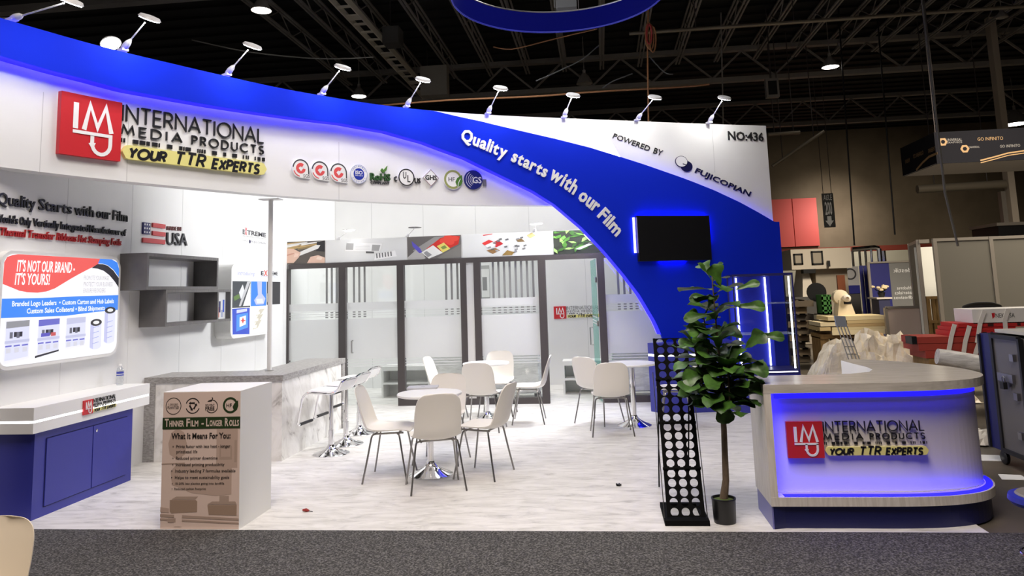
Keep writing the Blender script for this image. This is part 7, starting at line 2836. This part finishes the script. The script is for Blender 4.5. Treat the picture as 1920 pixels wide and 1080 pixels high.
pa, pb = fl(1505, 700), fl(1640, 690)
crumple(2.95, 4.95, 10.9, 12.55, 1.0, 'big heap of crumpled clear wrapping beside the glass showcase', 3, n=34)
crumple(5.5, 7.2, 10.9, 11.5, 0.35, 'crumpled wrapping on the floor between the dolly and the white rolls', 8)
crumple(4.6, 5.7, 8.6, 9.7, 0.42, 'pale crumpled sheet on the floor right of the counter', 12, mat('wrap_white', sr(226, 220, 206), 0.5))
p = fl(1845, 832)
crumple(p.x - 0.35, p.x + 0.2, p.y - 0.1, p.y + 0.3, 0.16, 'small white plastic bag on the concrete right of the counter', 15, mat('wrap_white', (0, 0, 0)), 12)
for px_, s, lb in (((1850, 857), 0.16, 'white paper scrap on the concrete, nearer the counter'), ((1897, 893), 0.11, 'white paper sheet on the concrete below the dark case')):
    p = fl(*px_)
    mb = MB().use(mat('paper_white', sr(236, 236, 232), 0.7))
    mb.slabz([(p.x - s, p.y - s * .6), (p.x + s * .8, p.y - s * .8), (p.x + s, p.y + s * .7), (p.x - s * .5, p.y + s)], -0.011, -0.008)
    tag(mb.build('paper_sheet'), lb, 'paper')
# open carton
cy0 = 12.6
cfm = Frame((0, cy0, 0), (1, 0, 0), (0, -1, 0))
(a, v1), (b, v0) = cfm.hit(1632, 632), cfm.hit(1680, 657)
KFT = noisy('cardboard', [(0.3, sr(118, 92, 56)), (0.7, sr(150, 120, 78))], (1, 1, 1), 4, 3, 0.8)
root = thing('open_carton', 'open brown cardboard box lying before the low grey panel', 'carton', ((a + b) / 2, cy0, v0))
zz0, zz1 = max(0.35, v0), v1
mb = MB().use(KFT)
mb.box((a, cy0, 0.0), (b, cy0 + .012, zz1 - .1))
mb.box((a, cy0 + .4, 0.0), (b, cy0 + .412, zz1 - .1))
mb.box((a, cy0, 0.0), (a + .012, cy0 + .4, zz1 - .1))
mb.box((b - .012, cy0, 0.0), (b, cy0 + .4, zz1 - .1))
mb.box((a, cy0, 0.0), (b, cy0 + .4, 0.012))
mb.build('body', root)
for dx, pts in ((0, [(b, cy0, zz1 - .1), (b, cy0 + .4, zz1 - .1), (b + .16, cy0 + .4, zz1), (b + .16, cy0, zz1)]), (1, [(a, cy0, zz1 - .1), (a, cy0 + .4, zz1 - .1), (a - .18, cy0 + .4, zz1 - .2), (a - .18, cy0, zz1 - .2)]), (2, [(a, cy0 + .4, zz1 - .1), (b, cy0 + .4, zz1 - .1), (b, cy0 + .5, zz1 + .02), (a, cy0 + .5, zz1 + .02)])):
    mb = MB().use(KFT)
    mb.hexa(pts, [(x, y, z + .01) for x, y, z in pts])
    mb.build('flap', root)
mb = MB().use(mat('bin_bag_black', (0.012, 0.012, 0.012), 0.3))
(xa, _), (xb, zc) = cfm.hit(1600, 640), cfm.hit(1632, 640)
rnd = random.Random(4)
mb.lathe([(.12, 0.0), (.24, .1), (.26, .25), (.2, max(.4, zc - .1)), (.08, max(.5, zc))], ((xa + xb) / 2 - .22, cy0 + .55, 0), 14)
tag(mb.build('bin_bag'), 'black bin bag lying left of the open carton', 'bag')
# wire stand with a grey tray
dy = 9.6
dfm = Frame((0, dy, 0), (1, 0, 0), (0, -1, 0))
root = thing('wire_stand', 'thin wire stand with a small grey tray leaning behind the counter', 'stand', tuple(dfm.P(*dfm.hit(1590, 670))))
mb = MB().use(mat('tray_grey', sr(150, 156, 166), 0.4, 0.3))
q = [dfm.hit(*p) for p in ((1564, 592), (1584, 593), (1588, 613), (1568, 612))]
mb.prism(dfm, q, -.02, .02)
mb.build('tray', root)
mb = MB().use(STEEL)
for (x0, y0), (x1, y1) in (((1570, 612), (1590, 671)), ((1576, 612), (1597, 671)), ((1582, 612), (1604, 671)), ((1588, 612), (1610, 671))):
    p, q = dfm.P(*dfm.hit(x0, y0)), dfm.P(*dfm.hit(x1, y1))
    d = (q - p).normalized()
    t = p.z / -d.z
    e = p + d * t
    mb.tube([p, q, e], .007, 6)
for y in (632, 650, 664):
    f = (y - 612) / 59
    mb.tube([dfm.P(*dfm.hit(1570 + 20 * f, y)), dfm.P(*dfm.hit(1588 + 22 * f, y))], .005, 6)
mb.build('wire_frame', root)

# ------------------------------------------------------------------ strapped red bundles, white box and rolls
ry = 10.2
rf = Frame((0, ry, 0), (1, 0, 0), (0, -1, 0))
REDB = mat('carton_red', sr(196, 44, 44), 0.5)
REDD = mat('carton_red_dull', sr(170, 62, 50), 0.6)
REDP = mat('red_box_print', sr(60, 20, 20), 0.6)


def rbox(x0, y0, x1, y1, dyy, m, name, label, cat, group=None, depth=0.5):
    fr = Frame((0, ry + dyy, 0), (1, 0, 0), (0, -1, 0))
    (a, v1), (b, v0) = fr.hit(x0, y0), fr.hit(x1, y1)
    mb = MB().use(m)
    v0, v1 = v0 + 0.009, v1 - 0.009
    mb.box((a, ry + dyy, v0), (b, ry + dyy + depth, v1))
    return fr, a, v0, b, v1, mb


rows = [(1722, 643, 1905, 655.5, 0.0, REDD, 'long dull red carton, second lowest of the strapped pile'), (1735, 656, 1905, 670, 0.0, REDD, 'long dull red carton at the bottom of the strapped pile'), (1718, 631, 1905, 642.5, 0.0, REDD, 'long dull red carton with a dark end cap jutting out left'),
        (1786, 620, 1905, 630.5, 0.0, REDB, 'red carton printed with black marks, fourth from the bottom'), (1790, 613, 1905, 619.5, 0.0, REDB, 'thin red carton near the top of the strapped pile'), (1796, 605, 1960, 612.5, 0.0, REDB, 'top red carton under the white box')]
for x0, y0, x1, y1, dyy, m, lb in rows:
    fr, a, v0, b, v1, mb = rbox(x0, y0, x1, y1, dyy, m, 'red_carton', lb, 'carton')
    if m is REDB and y1 - y0 > 7:
        mb.use(REDP)
        rnd = random.Random(int(x0))
        x = a + .35
        while x < b - .1:
            w = rnd.uniform(.03, .07)
            mb.rect(fr, x, v0 + .2 * (v1 - v0), x + w, v0 + .8 * (v1 - v0), .001)
            x += w + rnd.uniform(.03, .12)
    if 'end cap' in lb:
        mb.use(BLACK).rect(fr, a - .06, v0, a, v1 + .01, -.2, .01)
    tag(mb.build('red_carton'), lb, 'carton', 'strapped red cartons')
fr, a, v0, b, v1, mb = rbox(1822, 579, 1990, 604.5, 0.0, mat('box_white', sr(236, 234, 230), 0.5), '', '', '')
root = thing('white_box', 'long white box lettered in black on top of the red cartons', 'box', ((a + b) / 2, ry + .3, v0))
mb.build('body', root)
mb = MB().use(INK)
(u0, w0_), (u1, _), (_, vc) = fr.hit(1867, 596), fr.hit(1903, 596), fr.hit(1867, 588)
write(mb, fr, 'NEKO SA', (u0, w0_), (u1, w0_), vc - w0_, .002, None)
mb.build('lettering', root)
mb = MB().use(RED).flat(fr, [fr.hit(*p) for p in ((1859, 587), (1865, 586.5), (1865, 594), (1861, 598))], .002)
mb.build('emblem', root)
STRP = mat('strap_white', sr(232, 228, 220), 0.5)
for k, (pts, lb) in enumerate((([(1790, 608), (1784, 630), (1774, 686)], 'white strap hanging at the left end of the red pile'), ([(1818, 611), (1810, 640), (1803, 688)], 'white strap second from the left on the red pile'), ([(1846, 582), (1838, 605), (1832, 643)], 'white strap across the left end of the white box'), ([(1890, 580), (1884, 600), (1886, 622)], 'white strap across the lettered white box'), ([(1840, 630), (1830, 660), (1822, 690)], 'narrow white strap nearest the dark case'))):
    mb = MB().use(STRP)
    P = [at_y(x, y, ry - 0.04) for x, y in pts]
    for p, q in zip(P, P[1:]):
        mb.bar(p, q, .05, .008, (0, 1, 0))
    tag(mb.build('strap'), lb, 'strap')
WR = noisy('foil_roll_white', [(0.3, sr(176, 174, 170)), (0.6, sr(226, 224, 220))], (1, 6, 6), 4, 5, 0.4, 0.6, 0.5)
for (x0, y0, x1, y1, r, lb) in ((1757, 668, 1842, 684, .105, 'crinkled white roll lying at the foot of the red cartons'),):
    p, q = at_y(x0, y0, ry - .25), at_y(x1, y1, ry - .3)
    d = (q - p).normalized()
    mb = MB().use(WR).tube([p, p.lerp(q, .3), p.lerp(q, .7), q], [r * .9, r, r * 1.03, r], 18)
    root_ = tag(mb.build('wrapped_roll'), lb, 'roll', 'white wrapped rolls')
    MB().use(mat('roll_core_brown', sr(90, 70, 54), 0.7)).lathe([(r * .6, 0.002), (0.001, 0.003)], q, 16, d, cap=False).build('core', root_)
mb = MB().use(TIM)
p, q = at_y(1740, 690, ry - .2), at_y(1800, 700, ry - .2)
mb.box((p.x, ry - .4, 0.0), (q.x, ry + .55, 0.12))
mb.box((p.x + .1, ry - .38, 0.12), (q.x, ry - .1, at_y(1800, 676, ry - .27).z - .155))
mb.box((p.x + .1, ry + .0, 0.12), (q.x, ry + .5, max(.2, at_y(1800, 671, ry).z - .005)))
tag(mb.build('timber_pallet'), 'low pallet carrying the red cartons', 'pallet')
# black chair back behind the white box
p = at_y(1842, 572, 11.6)
root = thing('black_chair', 'black chair whose rounded back shows above the white box', 'chair', (p.x, 11.8, 0))
sh = cat_([(-.27, .45), (-.27, p.z - .12), (-.2, p.z + .0), (0, p.z + .03), (.2, p.z + .0), (.27, p.z - .12), (.27, .45)], 4)
MB().use(BLACK).tube([(p.x + x, 11.62, z) for x, z in sh], .018, 8).build('back_frame', root)
MB().use(mat('chair_mesh_dark', (0.02, 0.02, 0.022), 0.7)).prism(Frame((p.x, 11.62, 0), (1, 0, 0), (0, -1, 0)), sh, -.006, .006).build('backrest', root)
MB().use(BLACK).box((p.x - .26, 11.64, .42), (p.x + .26, 12.1, .47)).build('seat', root)
for a in (-.23, .21):
    for b in (11.66, 12.06):
        MB().use(BLACK).box((p.x + a, b, 0), (p.x + a + .025, b + .025, .42)).build('leg', root)

# ------------------------------------------------------------------ dark flight case on casters at the right edge
ky = 7.0
c0 = fl(1886, 868)
kf = Frame((0, c0.y, 0), (1, 0, 0), (0, -1, 0))
x_l = kf.hit(1868, 700)[0]
ztop = at_y(1888, 640, c0.y).z
KX0, KY0 = c0.x - 0.08, c0.y - 0.58
KX1, KY1 = KX0 + 1.3, c0.y + 0.12
ztop = at_y(1850, 628, KY1).z
zb2 = 0.14
CASE = mat('case_black', (0.010, 0.010, 0.012), 0.4)
CASB = mat('case_blue', (0.012, 0.014, 0.11), 0.4)
CASG = mat('case_side_grey', (0.16, 0.15, 0.15), 0.35, 0.3)
root = thing('flight_case', 'tall dark flight case on casters with hasp and padlock at the right edge', 'case', ((KX0 + KX1) / 2, (KY0 + KY1) / 2, 0))
MB().use(CASG).box((KX0 + 0.03, KY0 + .02, zb2), (KX1, KY1 - .24, ztop)).build('body', root)
MB().use(CASB).box((KX0 + .03, KY1 - .20, zb2 - .02), (KX1, KY1, ztop + .02)).build('lid', root)
MB().use(CASE).box((KX0 + .2, KY0, zb2), (KX1, KY0 + .019, ztop - .01)).build('front_panel', root)
MB().use(CASE).box((KX0 + .015, KY1 - .24, zb2 - .03), (KX1, KY1 - .20, ztop + .03)).build('lid_seam', root)
for y in (KY0, KY1 - .02):
    MB().use(CASE).box((KX0 + .01, y, zb2 - .02), (KX0 + .05, y + .03, ztop + .01)).build('corner_edge', root)
for z in (zb2 - .02, ztop - .01):
    MB().use(CASE).box((KX0 + .01, KY0 + .03, z), (KX0 + .05, KY1 - .24, z + .035)).build('edge_rail', root)
hz_ = zb2 + (ztop - zb2) * .62
MB().use(STEEL).box((KX0 + .004, KY1 - .55, hz_), (KX0 + .029, KY1 - .3, hz_ + .07)).build('hasp', root)
mb = MB().use(BLACK).box((KX0 - .03, KY1 - .46, hz_ - .06), (KX0 + .003, KY1 - .40, hz_))
mb.use(STEEL).tube([(KX0 - .012, KY1 - .45, hz_), (KX0 - .012, KY1 - .45, hz_ + .035), (KX0 - .012, KY1 - .43, hz_ + .05), (KX0 - .012, KY1 - .41, hz_ + .035), (KX0 - .012, KY1 - .41, hz_)], .005, 6)
mb.build('padlock', root)
for k in range(3):
    z = zb2 + (ztop - zb2) * (.15 + .33 * k)
    MB().use(STEEL).box((KX0 + .002, KY0 + .1, z), (KX0 + .029, KY0 + .16, z + .06)).build('catch', root)
for x in (KX0 + .08, KX1 - .1):
    for y in (KY0 + .1, KY1 - .12):
        mb = MB().use(BLACK).lathe([(.05, -.02), (.062, -.012), (.062, .012), (.05, .02)], (x, y, .050), 18, (1, 0, 0))
        mb.use(STEEL).box((x - .03, y - .03, .11), (x + .03, y + .03, zb2))
        mb.build('caster', root)
mb = MB().use(mat('case_top_papers', sr(206, 202, 192), 0.6)).box((KX0 + .12, KY0 + .1, ztop + .031), (KX1 - .1, KY1 - .1, ztop + .06))
tag(mb.build('board_sheet'), 'pale board lying on top of the dark flight case', 'board')
